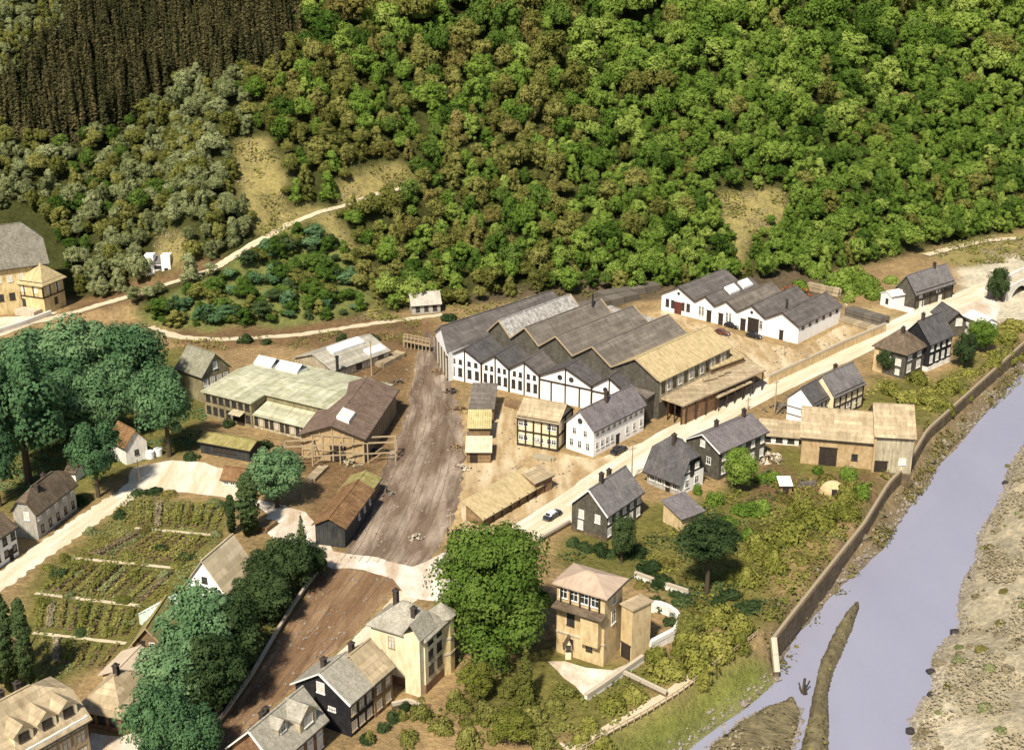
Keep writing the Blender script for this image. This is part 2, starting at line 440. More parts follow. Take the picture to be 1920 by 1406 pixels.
def land(X, Y):
    h = hill(X, Y)
    near = Y < 480
    dm = segdist(X, Y, [(p[0], p[1]) for p in ROAD[::4]])
    k = np.zeros(np.shape(X), int); best = np.full(np.shape(X), 1e9)
    idx = np.nonzero(dm < 14)
    if len(idx[0]):
        d2 = (X[idx][:, None] - ROAD[None, :, 0]) ** 2 + (Y[idx][:, None] - ROAD[None, :, 1]) ** 2
        kk = d2.argmin(1); w = 1 - sstep(3.2, 11, np.sqrt(d2.min(1)))
        h[idx] = h[idx] * (1 - w) + ROAD[kk, 2] * w
    c = inpoly(X, Y, corr_poly)
    dl = segdist(X, Y, wl2); dr = segdist(X, Y, wr2); dt = segdist(X, Y, top2)
    wet = inpoly(X, Y, river_poly)
    rx = np.interp(Y, [p[1] for p in reversed(wr2)], [p[0] for p in reversed(wr2)])
    right = c & ~wet & (X > rx - 3) & (dr < dl)
    left = c & ~wet & ~right
    t = dl / (dl + dt + 1e-6)
    walled = sstep(Y_CORNER - 6, Y_CORNER + 1, Y)
    nz = fnoise(X, Y, 5, 21) * (.2 + .7 * walled)
    h = np.where(left, -5.05 + t * (4.9 * (1 - walled) + 3.8 * walled) + nz * np.minimum(dl / 3, 1) * np.minimum(dt / 3, 1), h)
    h = np.where(right, -5.05 + np.minimum(dr * .42, 3.2 + dr * .10) + fnoise(X, Y, 7, 31) * 3.4 * np.minimum(dr / 4, 1), h)
    h = np.where(wet, -5.1 - np.minimum(np.minimum(dl, dr) * .4, 1.5), h)
    return h
xs = np.r_[np.arange(-900, -230, 12.), np.arange(-230, 270, 1.6), np.arange(270, 1000, 12.)]
ys = np.r_[np.arange(-60, 130, 6.), np.arange(130, 540, 1.6), np.arange(540, 720, 4.), np.arange(720, 1400, 14.)]
GX, GY = np.meshgrid(xs, ys)
GZ = land(GX, GY)
def tz(x, y):
    """ground height at a place, read from the laid ground"""
    i = min(max(np.searchsorted(xs, x) - 1, 0), len(xs) - 2); j = min(max(np.searchsorted(ys, y) - 1, 0), len(ys) - 2)
    fx = (x - xs[i]) / (xs[i + 1] - xs[i]); fy = (y - ys[j]) / (ys[j + 1] - ys[j])
    return float((GZ[j, i] * (1 - fx) + GZ[j, i + 1] * fx) * (1 - fy) + (GZ[j + 1, i] * (1 - fx) + GZ[j + 1, i + 1] * fx) * fy)
def tzv(x, y):
    i = np.clip(np.searchsorted(xs, x) - 1, 0, len(xs) - 2); j = np.clip(np.searchsorted(ys, y) - 1, 0, len(ys) - 2)
    fx = (x - xs[i]) / (xs[i + 1] - xs[i]); fy = (y - ys[j]) / (ys[j + 1] - ys[j])
    return (GZ[j, i] * (1 - fx) + GZ[j, i + 1] * fx) * (1 - fy) + (GZ[j + 1, i] * (1 - fx) + GZ[j + 1, i + 1] * fx) * fy
def T(px, py):
    """where the photograph's spot meets the ground, hill and banks included"""
    return ray_hill(px, py, lambda x, y: tzv(x, y))

# soil colours by place: what the ground is made of there
C_FOREST = (.055, .06, .02); C_DIRT = (.34, .24, .125); C_DRY = (.30, .255, .105); C_GARDEN = (.17, .16, .05); C_BANK = (.25, .19, .115)  # forest floor's own dark green, deepened to read as shade between trees
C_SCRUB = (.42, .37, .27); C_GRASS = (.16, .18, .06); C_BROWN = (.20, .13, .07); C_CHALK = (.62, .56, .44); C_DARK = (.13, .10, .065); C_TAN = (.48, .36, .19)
PX, PY = projv(GX, GY, GZ)
ground_rgb = np.zeros(GX.shape + (3,)); ground_rgb[:] = C_DIRT
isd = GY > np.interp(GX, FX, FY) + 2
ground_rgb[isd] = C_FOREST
ZONES = [
    (((438, 268), (500, 262), (540, 330), (530, 395), (610, 388), (640, 392), (500, 448), (470, 410), (440, 340)), C_DRY),
    (((665, 330), (700, 312), (770, 312), (780, 340), (700, 372), (640, 385), (625, 374)), C_DRY),
    (((600, 385), (650, 440), (670, 500), (640, 470), (590, 420)), C_DRY),
    (((1340, 362), (1470, 356), (1480, 402), (1415, 440), (1405, 500), (1376, 510), (1378, 450), (1345, 400)), C_DRY),
    (((290, 440), (350, 430), (360, 500), (280, 480)), C_DRY),
    (((130, 570), (270, 520), (420, 480), (430, 500), (280, 550), (130, 596)), C_BROWN),
    (((660, 480), (720, 520), (700, 580), (770, 600), (640, 610), (720, 570)), C_DRY),
    (((240, 590), (420, 510), (560, 420), (640, 470), (700, 560), (640, 610), (330, 622)), C_GRASS),
    (((1740, 470), (1840, 446), (1960, 430), (1960, 490), (1800, 500)), C_DRY),
    (((1790, 500), (1960, 480), (1960, 600), (1860, 600), (1800, 560)), C_CHALK),
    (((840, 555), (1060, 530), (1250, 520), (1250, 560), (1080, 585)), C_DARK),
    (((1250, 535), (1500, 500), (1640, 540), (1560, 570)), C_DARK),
    (((1240, 560), (1300, 600), (1420, 640), (1500, 660), (1420, 690), (1350, 640), (1210, 610)), C_TAN),
    (((1500, 650), (1640, 570), (1700, 590), (1640, 640), (1440, 720)), C_TAN),
    (((320, 625), (760, 590), (830, 600), (800, 660), (740, 680), (540, 650), (340, 660)), C_BROWN),
    (((560, 690), (780, 640), (770, 760), (700, 900), (640, 1030), (560, 1000), (590, 900), (530, 850)), C_BROWN),
    (((860, 760), (1000, 770), (1060, 860), (1180, 860), (990, 1000), (850, 1060), (840, 960), (870, 860)), C_TAN),
    (((1060, 1000), (1200, 960), (1230, 1060), (1180, 1090), (1040, 1060)), C_GARDEN),
    (((1200, 940), (1320, 930), (1480, 830), (1640, 870), (1660, 900), (1600, 990), (1440, 1190), (1270, 1150), (1200, 1060)), C_GARDEN),
    (((1430, 830), (1480, 900), (1660, 880), (1640, 930), (1400, 950)), C_BROWN),
    (((1440, 1080), (1560, 960), (1610, 985), (1470, 1150)), C_DIRT),
    (((1600, 760), (1640, 700), (1760, 720), (1860, 640), (1920, 620), (1740, 800)), C_GARDEN),
    (((860, 1300), (1000, 1200), (1200, 1250), (1400, 1180), (1140, 1370), (1000, 1460), (800, 1460)), C_GARDEN),
    (((560, 1440), (740, 1330), (960, 1340), (1060, 1460)), C_DIRT),
    (((930, 1380), (1060, 1360), (1110, 1420), (900, 1460)), C_DIRT),
    (((0, 700), (340, 650), (390, 760), (370, 840), (240, 880), (150, 960), (0, 960)), C_GARDEN),
    (((40, 1110), (240, 925), (440, 940), (420, 1010), (300, 1200), (80, 1300), (0, 1300)), C_GARDEN),
    (((300, 1150), (520, 1000), (620, 1060), (350, 1420), (200, 1420)), C_GARDEN)]
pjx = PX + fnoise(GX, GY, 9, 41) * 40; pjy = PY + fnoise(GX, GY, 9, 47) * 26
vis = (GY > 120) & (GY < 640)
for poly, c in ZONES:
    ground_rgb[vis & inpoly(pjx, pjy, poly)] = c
isc = inpoly(GX, GY, corr_poly)
isr = isc & (segdist(GX, GY, wr2) < segdist(GX, GY, wl2))
ground_rgb[isc] = C_BANK
ground_rgb[isr] = C_SCRUB
isg = isc & ~isr & (GY < Y_CORNER - 2)
ground_rgb[isg] = (.19, .21, .055)
ground_rgb[inpoly(GX, GY, river_poly)] = (.2, .18, .16)
pale = isr & inpoly(PX, PY, ((1710, 1290), (1760, 1230), (1800, 1260), (1790, 1330), (1900, 1420), (1700, 1420)))
ground_rgb[pale] = (.62, .55, .42)
for _ in range(2):
    g = ground_rgb.copy()
    g[1:-1, 1:-1] = (ground_rgb[:-2, 1:-1] + ground_rgb[2:, 1:-1] + ground_rgb[1:-1, :-2] + ground_rgb[1:-1, 2:] + 2 * ground_rgb[1:-1, 1:-1]) / 6
    ground_rgb = g
ny, nx = GX.shape
idx = np.arange(nx * ny).reshape(ny, nx)
quads = np.stack([idx[:-1, :-1], idx[:-1, 1:], idx[1:, 1:], idx[1:, :-1]], -1).reshape(-1, 4)
def np_mesh(name, verts, quads, mats, tint=None, smooth=False, normals=None):
    me = bpy.data.meshes.new(name)
    nv, nq, k = len(verts), len(quads), quads.shape[1]
    me.vertices.add(nv); me.vertices.foreach_set('co', np.asarray(verts, np.float32).ravel())
    me.loops.add(nq * k); me.loops.foreach_set('vertex_index', np.asarray(quads, np.int32).ravel())
    me.polygons.add(nq); me.polygons.foreach_set('loop_start', np.arange(0, nq * k, k, dtype=np.int32))
    if smooth: me.polygons.foreach_set('use_smooth', np.ones(nq, bool))
    for m in (mats if isinstance(mats, (list, tuple)) else [mats]): me.materials.append(m)
    if tint is not None:
        a = me.attributes.new('tint', 'FLOAT', 'POINT'); a.data.foreach_set('value', np.asarray(tint, np.float32))
    me.update(calc_edges=True); me.validate()
    if normals is not None:
        me.polygons.foreach_set('use_smooth', np.ones(nq, bool))
        me.normals_split_custom_set_from_vertices(np.asarray(normals, float).tolist())
    return me
m, nt, bs = new_mat('valley_ground')
att = nt.nodes.new('ShaderNodeAttribute'); att.attribute_name = 'soil'
pos = nt.nodes.new('ShaderNodeTexCoord').outputs['Object']
n1 = rampn(nt, noisen(nt, pos, .12, 8, .7), .3, .7)
n2 = rampn(nt, noisen(nt, pos, .9, 6, .7), .3, .7)
c = mixn(nt, .75, att.outputs['Color'], mixn(nt, n1, (.45, .47, .45), (1.35, 1.28, 1.2)), 'MULTIPLY')
c = mixn(nt, .7, c, mixn(nt, n2, (.4, .42, .4), (1.4, 1.36, 1.3)), 'MULTIPLY')
nt.links.new(c, bs.inputs['Base Color']); bs.inputs['Roughness'].default_value = 1; bs.inputs['Specular IOR Level'].default_value = .05
bn = nt.nodes.new('ShaderNodeBump'); bn.inputs['Strength'].default_value = .7; bn.inputs['Distance'].default_value = .4
nt.links.new(n2, bn.inputs['Height']); nt.links.new(bn.outputs[0], bs.inputs['Normal'])
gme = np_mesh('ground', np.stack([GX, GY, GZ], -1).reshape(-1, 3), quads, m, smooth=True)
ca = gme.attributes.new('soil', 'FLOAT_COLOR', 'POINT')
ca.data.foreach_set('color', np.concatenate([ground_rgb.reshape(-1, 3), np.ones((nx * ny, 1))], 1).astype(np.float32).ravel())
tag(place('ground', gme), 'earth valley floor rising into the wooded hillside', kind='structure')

# ------------------------------------------------------------------ river
m, nt, bs = new_mat('river_water')
pos = nt.nodes.new('ShaderNodeTexCoord').outputs['Object']
f = rampn(nt, noisen(nt, mapn(nt, pos, (.05, .02, 1)), 1, 4), .3, .7)
nt.links.new(mixn(nt, f, (.245, .245, .315), (.28, .28, .35)), bs.inputs['Base Color'])
bs.inputs['Roughness'].default_value = .45; bs.inputs['Specular IOR Level'].default_value = .25
bn = nt.nodes.new('ShaderNodeBump'); bn.inputs['Strength'].default_value = .25; bn.inputs['Distance'].default_value = .1
nt.links.new(noisen(nt, pos, .8, 5), bn.inputs['Height']); nt.links.new(bn.outputs[0], bs.inputs['Normal'])
W = MB()
for i in range(60):
    a0 = resample(wl, 61)[0]; b0 = resample(wr, 61)[0]
    break
for i in range(60):
    da = (a0[i] - b0[i]) / np.linalg.norm(a0[i] - b0[i]) * 6; db = (a0[i + 1] - b0[i + 1]) / np.linalg.norm(a0[i + 1] - b0[i + 1]) * 6
    W.poly([a0[i] + da, a0[i + 1] + db, b0[i + 1] - db, b0[i] - da])
tag(W.build('river_water', m), 'pale lavender grey river', kind='structure')

def bar(name, label, left, right, zt, mt, segs=110, shrink=1.0):
    """a long low hump standing out of the water, from two shore lines in the picture"""
    a = resample([G(*p, Z_WATER) for p in left], segs)[0]; b = resample([G(*p, Z_WATER) for p in right], segs)[0]
    mid_ = (a + b) / 2; a, b = mid_ + (a - mid_) * shrink, mid_ + (b - mid_) * shrink
    V, Q = [], []
    NC = 17
    for i in range(segs):
        for k in range(NC):
            t = k / (NC - 1); p = a[i] * (1 - t) + b[i] * t
            z = -5.25 + (zt + .25) * math.sin(math.pi * t ** .8) ** .55 * (.75 + .5 * vnoise(np.array([p[0]]), np.array([p[1]]), 2.2, 4)[0]) + (rnd.random() - .5) * .3 * (0 < k < NC - 1)
            V.append((p[0] + (rnd.random() - .5) * .3, p[1] + (rnd.random() - .5) * .3, z))
    for i in range(segs - 1):
        for k in range(NC - 1):
            q = i * NC + k; Q.append((q, q + 1, q + NC + 1, q + NC))
    me = np_mesh(name, np.array(V), np.array(Q), mt)
    return tag(place(name, me), label, kind='structure')
BARM = mat('bar_gravel', (.11, .09, .045), (.2, .165, .09), (.05, .042, .025), scale=.5, bump=.8)
SPIT_L = ((1480, 1430), (1490, 1395), (1505, 1350), (1520, 1290), (1530, 1240), (1560, 1180), (1588, 1148), (1605, 1139))
SPIT_R = ((1572, 1430), (1568, 1390), (1565, 1350), (1560, 1305), (1572, 1260), (1590, 1222), (1605, 1182), (1611, 1143))
ISLE_L = ((1318, 1440), (1330, 1400), (1380, 1360), (1430, 1331), (1478, 1317))
ISLE_R = ((1482, 1440), (1487, 1405), (1498, 1365), (1503, 1338), (1492, 1322))
bar('gravel_spit', 'narrow grassed gravel spit curving up the river', SPIT_L, SPIT_R, 1.5, BARM, shrink=.66)
bar('gravel_island', 'low scrubby gravel bar at the lower river edge', ISLE_L, ISLE_R, 1.3, BARM)

# ------------------------------------------------------------------ roads, tracks and yards as laid sheets
def ribbon(name, label, left, right, mt, z=.05, n=60, jit=.25, cols=4):
    a = resample(left, n)[0]; b = resample(right, n)[0]
    V, Q, UV = [], [], []
    s = 0
    for i in range(n):
        if i: s += np.linalg.norm((a[i] + b[i]) / 2 - (a[i - 1] + b[i - 1]) / 2)
        wd = np.linalg.norm(a[i] - b[i])
        ja, jb = (rnd.random() - .5) * 2 * jit, (rnd.random() - .5) * 2 * jit
        for k in range(cols + 1):
            t = k / cols
            p = a[i] * (1 - t) + b[i] * t
            if k == 0: p = p + (a[i] - b[i]) / max(wd, .1) * ja
            if k == cols: p = p + (b[i] - a[i]) / max(wd, .1) * jb
            V.append((p[0], p[1], p[2] + z)); UV.append((t * wd, s))
    me = bpy.data.meshes.new(name)
    for i in range(n - 1):
        for k in range(cols):
            q = i * (cols + 1) + k; Q.append((q, q + 1, q + cols + 2, q + cols + 1))
    me.from_pydata(V, [], Q); me.materials.append(mt)
    uvl = me.uv_layers.new(name='UVMap').data
    for p in me.polygons:
        if p.normal.z < 0: p.flip()
    for p in me.polygons:
        for li in p.loop_indices: uvl[li].uv = UV[me.loops[li].vertex_index]
    return tag(place(name, me), label, kind='structure')
def offset_line(pts, w):
    P = np.array([tuple(p) for p in pts], float)
    d = np.gradient(P[:, :2], axis=0); d /= np.linalg.norm(d, axis=1)[:, None] + 1e-9
    nrm = np.stack([-d[:, 1], d[:, 0], 0 * d[:, 0]], 1)
    return P + nrm * w, P - nrm * w
def road(name, label, px, w, mt, z=.05, jit=.25, n=60):
    c = resample([G(*p) for p in px], n)[0]
    for _ in range(4): c[1:-1] = (c[:-2] + 2 * c[1:-1] + c[2:]) / 4
    l, r = offset_line(c, w / 2)
    return ribbon(name, label, l, r, mt, z, n, jit)
def patch(name, label, px, mt, z=.05, jit=.35, step=2.0):
    pts = [G(*p) for p in px]; out = []
    for i, p in enumerate(pts):
        q = pts[(i + 1) % len(pts)]; k = max(1, int((q - p).length / step))
        for j in range(k):
            r = p.lerp(q, j / k); out.append((r.x + (rnd.random() - .5) * 2 * jit, r.y + (rnd.random() - .5) * 2 * jit, z))
    mb = MB()
    tri = tessellate_polygon([[Vector(p) for p in out]])
    for t in tri:
        a, b, c = (Vector(out[k]) for k in t)
        mb.poly([a, b, c] if (b - a).cross(c - a).z > 0 else [a, c, b])
    return tag(mb.build(name, mt), label, kind='structure')

patch('factory_yard', 'sandy works yard between the white sheds and the street',
      ((1225, 590), (1250, 580), (1330, 612), (1420, 640), (1500, 655), (1575, 612), (1650, 590), (1665, 612), (1560, 668), (1440, 715), (1400, 665), (1340, 630), (1290, 615)), YARD, .03)
patch('loading_yard', 'golden brown dirt yard before the offices',
      ((880, 745), (960, 760), (980, 830), (1060, 850), (1115, 862), (1200, 830), (1180, 870), (1060, 930), (960, 985), (870, 1010), (862, 940), (868, 860)), YARD, .03)
LY = ((800, 620), (788, 650), (775, 700), (765, 760), (742, 830), (712, 890), (690, 940), (668, 985), (650, 1030), (628, 1052))
RY = ((822, 640), (832, 665), (852, 740), (868, 800), (872, 850), (866, 910), (852, 965), (832, 1010), (812, 1045), (800, 1062))
ribbon('rail_yard', 'wide rutted brown rail yard running through the works', [G(*p) for p in LY], [G(*p) for p in RY], RAILDIRT, .04, 70, .5, 8)
LB = ((612, 1060), (575, 1112), (540, 1170), (482, 1270), (430, 1345), (385, 1400), (330, 1470))
RB = ((762, 1085), (735, 1108), (700, 1150), (640, 1210), (570, 1270), (480, 1350), (400, 1440))
ribbon('track_bed', 'red brown track bed below the level crossing', [G(*p) for p in LB], [G(*p) for p in RB], RAILCLAY, .04, 60, .3, 6)
ribbon('track_side_path', 'pale path beside the red brown track bed', [G(*p) for p in ((745, 1108), (705, 1155), (645, 1215), (575, 1275), (485, 1355), (405, 1445))],
       [G(*p) for p in ((800, 1110), (730, 1165), (672, 1222), (600, 1290), (515, 1370), (470, 1440))], STREET, .05, 50, .15)
patch('level_crossing', 'chalky white level crossing over the rail yard',
      ((592, 1046), (610, 1030), (650, 1040), (710, 1046), (770, 1062), (812, 1048), (850, 1030), (880, 1010), (900, 1040), (862, 1090), (835, 1130), (800, 1125), (760, 1118), (740, 1085), (680, 1068), (620, 1066)), CROSSING, .075)
road('main_street', 'pale dusty street past the works and houses', ((840, 1095), (905, 1052), (985, 1004), (1050, 960), (1110, 918), (1200, 857), (1300, 800), (1400, 747), (1500, 700), (1600, 655), (1680, 615), (1760, 578), (1840, 545), (1960, 500)), 8.0, STREET, .06, n=90)
road('side_street', 'pale street running down past the left houses', ((-60, 1135), (0, 1090), (70, 1040), (150, 985), (245, 920)), 5.0, STREET, .05, .45)
patch('town_square', 'bright sandy square beside the allotments',
      ((215, 935), (238, 905), (250, 875), (320, 862), (380, 868), (440, 885), (470, 905), (470, 945), (430, 935), (350, 925), (290, 918), (250, 928)), STREET, .07)
patch('lane', 'bright lane from the square to the level crossing',
      ((465, 930), (520, 945), (575, 960), (600, 1000), (625, 1035), (600, 1050), (560, 1030), (510, 1010), (490, 990), (500, 965)), CROSSING, .05)
road('foot_road', 'narrow pale road along the foot of the hill', ((285, 612), (330, 632), (400, 637), (470, 634), (560, 628), (640, 616), (720, 604), (830, 590)), 2.6, PATHM, .05, .45)
patch('villa_forecourt', 'pale terrace before the upper left villa', ((-60, 610), (0, 595), (60, 592), (110, 585), (60, 608), (0, 632), (-60, 650)), STREET, .06)
patch('villa_drive', 'white drive and terrace below the beige villa', ((1025, 1240), (1060, 1240), (1100, 1250), (1150, 1258), (1190, 1240), (1215, 1232), (1170, 1262), (1130, 1290), (1100, 1312), (1090, 1300), (1060, 1270)), CROSSING, .05)
patch('far_apron', 'chalk white ground by the far bridge', ((1770, 585), (1800, 560), (1850, 555), (1880, 560), (1870, 590), (1860, 640), (1835, 640), (1830, 600)), CROSSING, .05)
patch('house_yard', 'white ground beside the lower left house', ((165, 1440), (170, 1375), (230, 1380), (285, 1360), (300, 1400), (290, 1440)), CROSSING, .05)
l, r = offset_line(ROAD, 1.7)
ribbon('hill_road', 'pale road climbing the hillside', l, r, PATHM, .18, 150, .3)
up_ = resample([T(*q) for q in ((1735, 480), (1780, 468), (1830, 456), (1880, 450), (1930, 447), (2000, 444))], 40)[0]
l, r = offset_line(up_, 1.6)
ribbon('upper_road', 'pale road under the forest at the far right', l, r, PATHM, .35, 40, .3)
# ------------------------------------------------------------------ building kit
WIN_CACHE = {}
def win_mesh(w, h, style):
    k = (round(w, 2), round(h, 2), style)
    if k in WIN_CACHE: return WIN_CACHE[k]
    fm = {'w': FRAME, 'c': FRAME, 'd': TIMBER, 'a': FRAME, 'o': TIMBER, 'y': OLDTIMBER}[style]
    b = .13
    f = MB()
    if style == 'o':
        n = 12
        ring = lambda r, y: [(r * math.cos(2 * math.pi * i / n), y, r * math.sin(2 * math.pi * i / n)) for i in range(n)]
        ro, ri = ring(w / 2, -.07), ring(w / 2 - .12, -.07)
        rb = ring(w / 2, .02)
        for i in range(n):
            j = (i + 1) % n
            f.poly([ro[i], ro[j], ri[j], ri[i]]); f.poly([rb[i], rb[j], ro[j], ro[i]])
        p = MB().poly(ring(w / 2 - .1, -.03))
    else:
        f.box(-w / 2 - b, -w / 2, -.07, .02, -h / 2 - b, h / 2 + b); f.box(w / 2, w / 2 + b, -.07, .02, -h / 2 - b, h / 2 + b)
        f.box(-w / 2, w / 2, -.07, .02, h / 2, h / 2 + b); f.box(-w / 2 - b - .06, w / 2 + b + .06, -.16, .02, -h / 2 - b - .06, -h / 2 - .002)
        if style != 'd':
            f.box(-.045, .045, -.06, .0, -h / 2, h / 2); f.box(-w / 2, w / 2, -.055, .0, h * .16 - .04, h * .16 + .04)
        if style == 'a':
            pts = [(-w / 2, -.06, h / 2 + b), (w / 2, -.06, h / 2 + b), (w * .35, -.06, h / 2 + b + .26), (0, -.06, h / 2 + b + .36), (-w * .35, -.06, h / 2 + b + .26)]
            f.poly(pts)
        p = MB().poly([(-w / 2, -.03, -h / 2), (w / 2, -.03, -h / 2), (w / 2, -.03, h / 2), (-w / 2, -.03, h / 2)])
    pm = {'w': PANE, 'c': CURTAIN, 'd': PANE, 'a': PANE, 'o': PANE, 'y': CURTAIN}[style]
    WIN_CACHE[k] = (f.mesh('window', fm), p.mesh('pane', pm))
    return WIN_CACHE[k]
def window(parent, face, s, z, w=1.0, h=1.5, style='c', off=0.0, L=None, W=None):
    """face R: plane y = off looking -y at x = s; L: plane x = off looking -x at y = s; F: plane x = L looking +x"""
    a, b = win_mesh(w, h, style)
    if face == 'R': loc, rz = (s, off, z), 0
    elif face == 'L': loc, rz = (off, s, z), -math.pi / 2
    else: loc, rz = (off, s, z), math.pi / 2
    o = place('window', a, parent, loc, rz)
    place('pane', b, o)
    return o
DOOR_CACHE = {}
def door(parent, face, s, w=1.1, h=2.2, mt=None, off=0.0, z=0.0):
    mt = mt or DOORM
    k = (w, h, mt.name)
    if k not in DOOR_CACHE:
        d = MB().box(-w / 2, w / 2, -.06, .02, 0, h)
        n = max(1, int(w / 1.2))
        for i in range(n):
            x0 = -w / 2 + w * i / n
            d.box(x0 + .1, x0 + w / n - .1, -.1, -.05, .15, h * .45); d.box(x0 + .1, x0 + w / n - .1, -.1, -.05, h * .52, h - .15)
        d.box(-w / 2 - .12, w / 2 + .12, -.14, .02, h, h + .14, 1)
        DOOR_CACHE[k] = d.mesh('door', [mt, FRAME if mt is not DOORM else TIMBER])
    if face == 'R': return place('door', DOOR_CACHE[k], parent, (s, off, z), 0)
    return place('door', DOOR_CACHE[k], parent, (off, s, z), -math.pi / 2)
BEAM_ME = {}
def beam(parent, p, q, w=.22, mt=None, name='beam'):
    """one timber from p to q in the parent's space"""
    mt = mt or TIMBER
    if mt.name not in BEAM_ME: BEAM_ME[mt.name] = MB().box(-.5, .5, -.5, .5, 0, 1).mesh('beam', mt)
    p, q = Vector(p), Vector(q)
    o = bpy.data.objects.new(name, BEAM_ME[mt.name]); COL.objects.link(o)
    o.location = p; o.rotation_euler = (q - p).to_track_quat('Z', 'Y').to_euler(); o.scale = (w, w, (q - p).length)
    o.parent = parent
    return o
def timber(parent, face, s0, s1, z0, z1, nposts, rails, off=0.0, brace=True, w=.22, mt=None):
    """a half-timbered wall face: posts, rails and corner braces, each its own beam"""
    P = (lambda s, z: (s, off - .05, z)) if face == 'R' else (lambda s, z: (off - .05, s, z))
    Q = (lambda s, z: (s, off - .035, z)) if face == 'R' else (lambda s, z: (off - .035, s, z))
    for i in range(nposts):
        s = s0 + (s1 - s0) * i / (nposts - 1)
        beam(parent, P(s, z0), P(s, z1), w, mt)
    for z in rails: beam(parent, Q(s0, z), Q(s1, z), w, mt)
    if brace:
        d = (s1 - s0) / (nposts - 1)
        beam(parent, Q(s0, z0), Q(s0 + d, rails[0]), w * .8, mt); beam(parent, Q(s1, z0), Q(s1 - d, rails[0]), w * .8, mt)
def frame_of(A, B, C, z0=0.0):
    a = G(*A, z0)
    ang = 0; wt = 0; L = W = None
    vx = G(*C, z0) - a if isinstance(C, tuple) else None
    vy = G(*B, z0) - a if isinstance(B, tuple) else None
    acc = Vector((0, 0))
    if vx: acc += Vector((vx.x, vx.y))
    if vy: acc += Vector((vy.y, -vy.x))
    ang = math.atan2(acc.y, acc.x)
    X = Vector((math.cos(ang), math.sin(ang), 0)); Y = Vector((-X.y, X.x, 0))
    L = vx.dot(X) if vx else float(C); W = vy.dot(Y) if vy else float(B)
    return a, ang, X, Y, L, W
def chimney(roof, x, y, z, h=1.6, w=.7):
    c = MB().box(x - w / 2, x + w / 2, y - w / 2, y + w / 2, z - 1.2, z + h)
    c.box(x - w / 2 - .1, x + w / 2 + .1, y - w / 2 - .1, y + w / 2 + .1, z + h, z + h + .18)
    c.box(x - .16, x + .16, y - .16, y + .16, z + h + .18, z + h + .5)
    return c.build('chimney', BRICKC, roof)
def roof_polys(kind, axis, L, W, ze, zr, o, hip=0.0):
    """top polygons of a roof over the rectangle 0..L x 0..W; the ridge runs along the axis"""
    if axis == 'Y':
        ps = roof_polys(kind, 'X', W, L, ze, zr, o, hip)
        return [[(L - q[1], q[0], q[2]) for q in p] for p in ps]
    sl = (zr - ze) / (W / 2); zo = ze - sl * o
    m = W / 2
    if kind == 'gable':
        return [[(-o, -o, zo), (L + o, -o, zo), (L + o, m, zr), (-o, m, zr)], [(L + o, W + o, zo), (-o, W + o, zo), (-o, m, zr), (L + o, m, zr)]]
    if kind == 'hip':
        i = hip or min(L, W) / 2
        i = min(i, L / 2 - .01)
        return [[(-o, -o, zo), (L + o, -o, zo), (L - i, m, zr), (i, m, zr)], [(L + o, W + o, zo), (-o, W + o, zo), (i, m, zr), (L - i, m, zr)],
                [(-o, W + o, zo), (-o, -o, zo), (i, m, zr)], [(L + o, -o, zo), (L + o, W + o, zo), (L - i, m, zr)]]
    if kind == 'half':                                     # gable with the peak clipped back at both ends
        i = hip or 2.0; zh = ze + (zr - ze) * .55; yy = m * .55
        return [[(-o, -o, zo), (L + o, -o, zo), (L + o, yy, zh), (L - i, m, zr), (i, m, zr), (-o, yy, zh)],
                [(L + o, W + o, zo), (-o, W + o, zo), (-o, W - yy, zh), (i, m, zr), (L - i, m, zr), (L + o, W - yy, zh)],
                [(-o, W - yy, zh), (-o, yy, zh), (i, m, zr)], [(L + o, yy, zh), (L + o, W - yy, zh), (L - i, m, zr)]]
    if kind == 'shed':                                     # falls towards y = 0
        s = (zr - ze) / W
        return [[(-o, -o, ze - s * o), (L + o, -o, ze - s * o), (L + o, W + o, zr + s * o), (-o, W + o, zr + s * o)]]
    if kind == 'shedback':
        s = (zr - ze) / W
        return [[(-o, -o, zr + s * o), (L + o, -o, zr + s * o), (L + o, W + o, ze - s * o), (-o, W + o, ze - s * o)]]
    return [[(-o, -o, ze), (L + o, -o, ze), (L + o, W + o, ze), (-o, W + o, ze)]]
def gable_walls(mb, kind, axis, L, W, ze, zr, m=0, zb=-1.0):
    mb.poly([(0, 0, zb), (L, 0, zb), (L, 0, ze), (0, 0, ze)], m); mb.poly([(L, W, zb), (0, W, zb), (0, W, ze), (L, W, ze)], m)
    mb.poly([(0, W, zb), (0, 0, zb), (0, 0, ze), (0, W, ze)], m); mb.poly([(L, 0, zb), (L, W, zb), (L, W, ze), (L, 0, ze)], m)
    e = .16
    if kind in ('gable', 'half'):
        c = .55 if kind == 'half' else 1.0
        if axis == 'X':
            for x in (0, L):
                h = ze + (zr - ze) * c - e; k = W / 2 * c
                mb.poly([(x, 0, ze), (x, W, ze), (x, W - k, h), (x, k, h)] if c < 1 else [(x, 0, ze), (x, W, ze), (x, W / 2, zr - e)], m)
        else:
            for y in (0, W):
                h = ze + (zr - ze) * c - e; k = L / 2 * c
                mb.poly([(0, y, ze), (L, y, ze), (L - k, y, h), (k, y, h)] if c < 1 else [(0, y, ze), (L, y, ze), (L / 2, y, zr - e)], m)
    if kind == 'shed':
        mb.poly([(L, W, ze), (0, W, ze), (0, W, zr - e), (L, W, zr - e)], m)
        for x in (0, L): mb.poly([(x, 0, ze), (x, W, ze), (x, W, zr - e)], m)
    if kind == 'shedback':
        mb.poly([(L, 0, ze), (0, 0, ze), (0, 0, zr - e), (L, 0, zr - e)], m)
        for x in (0, L): mb.poly([(x, 0, ze), (x, W, ze), (x, 0, zr - e)], m)
class B: pass
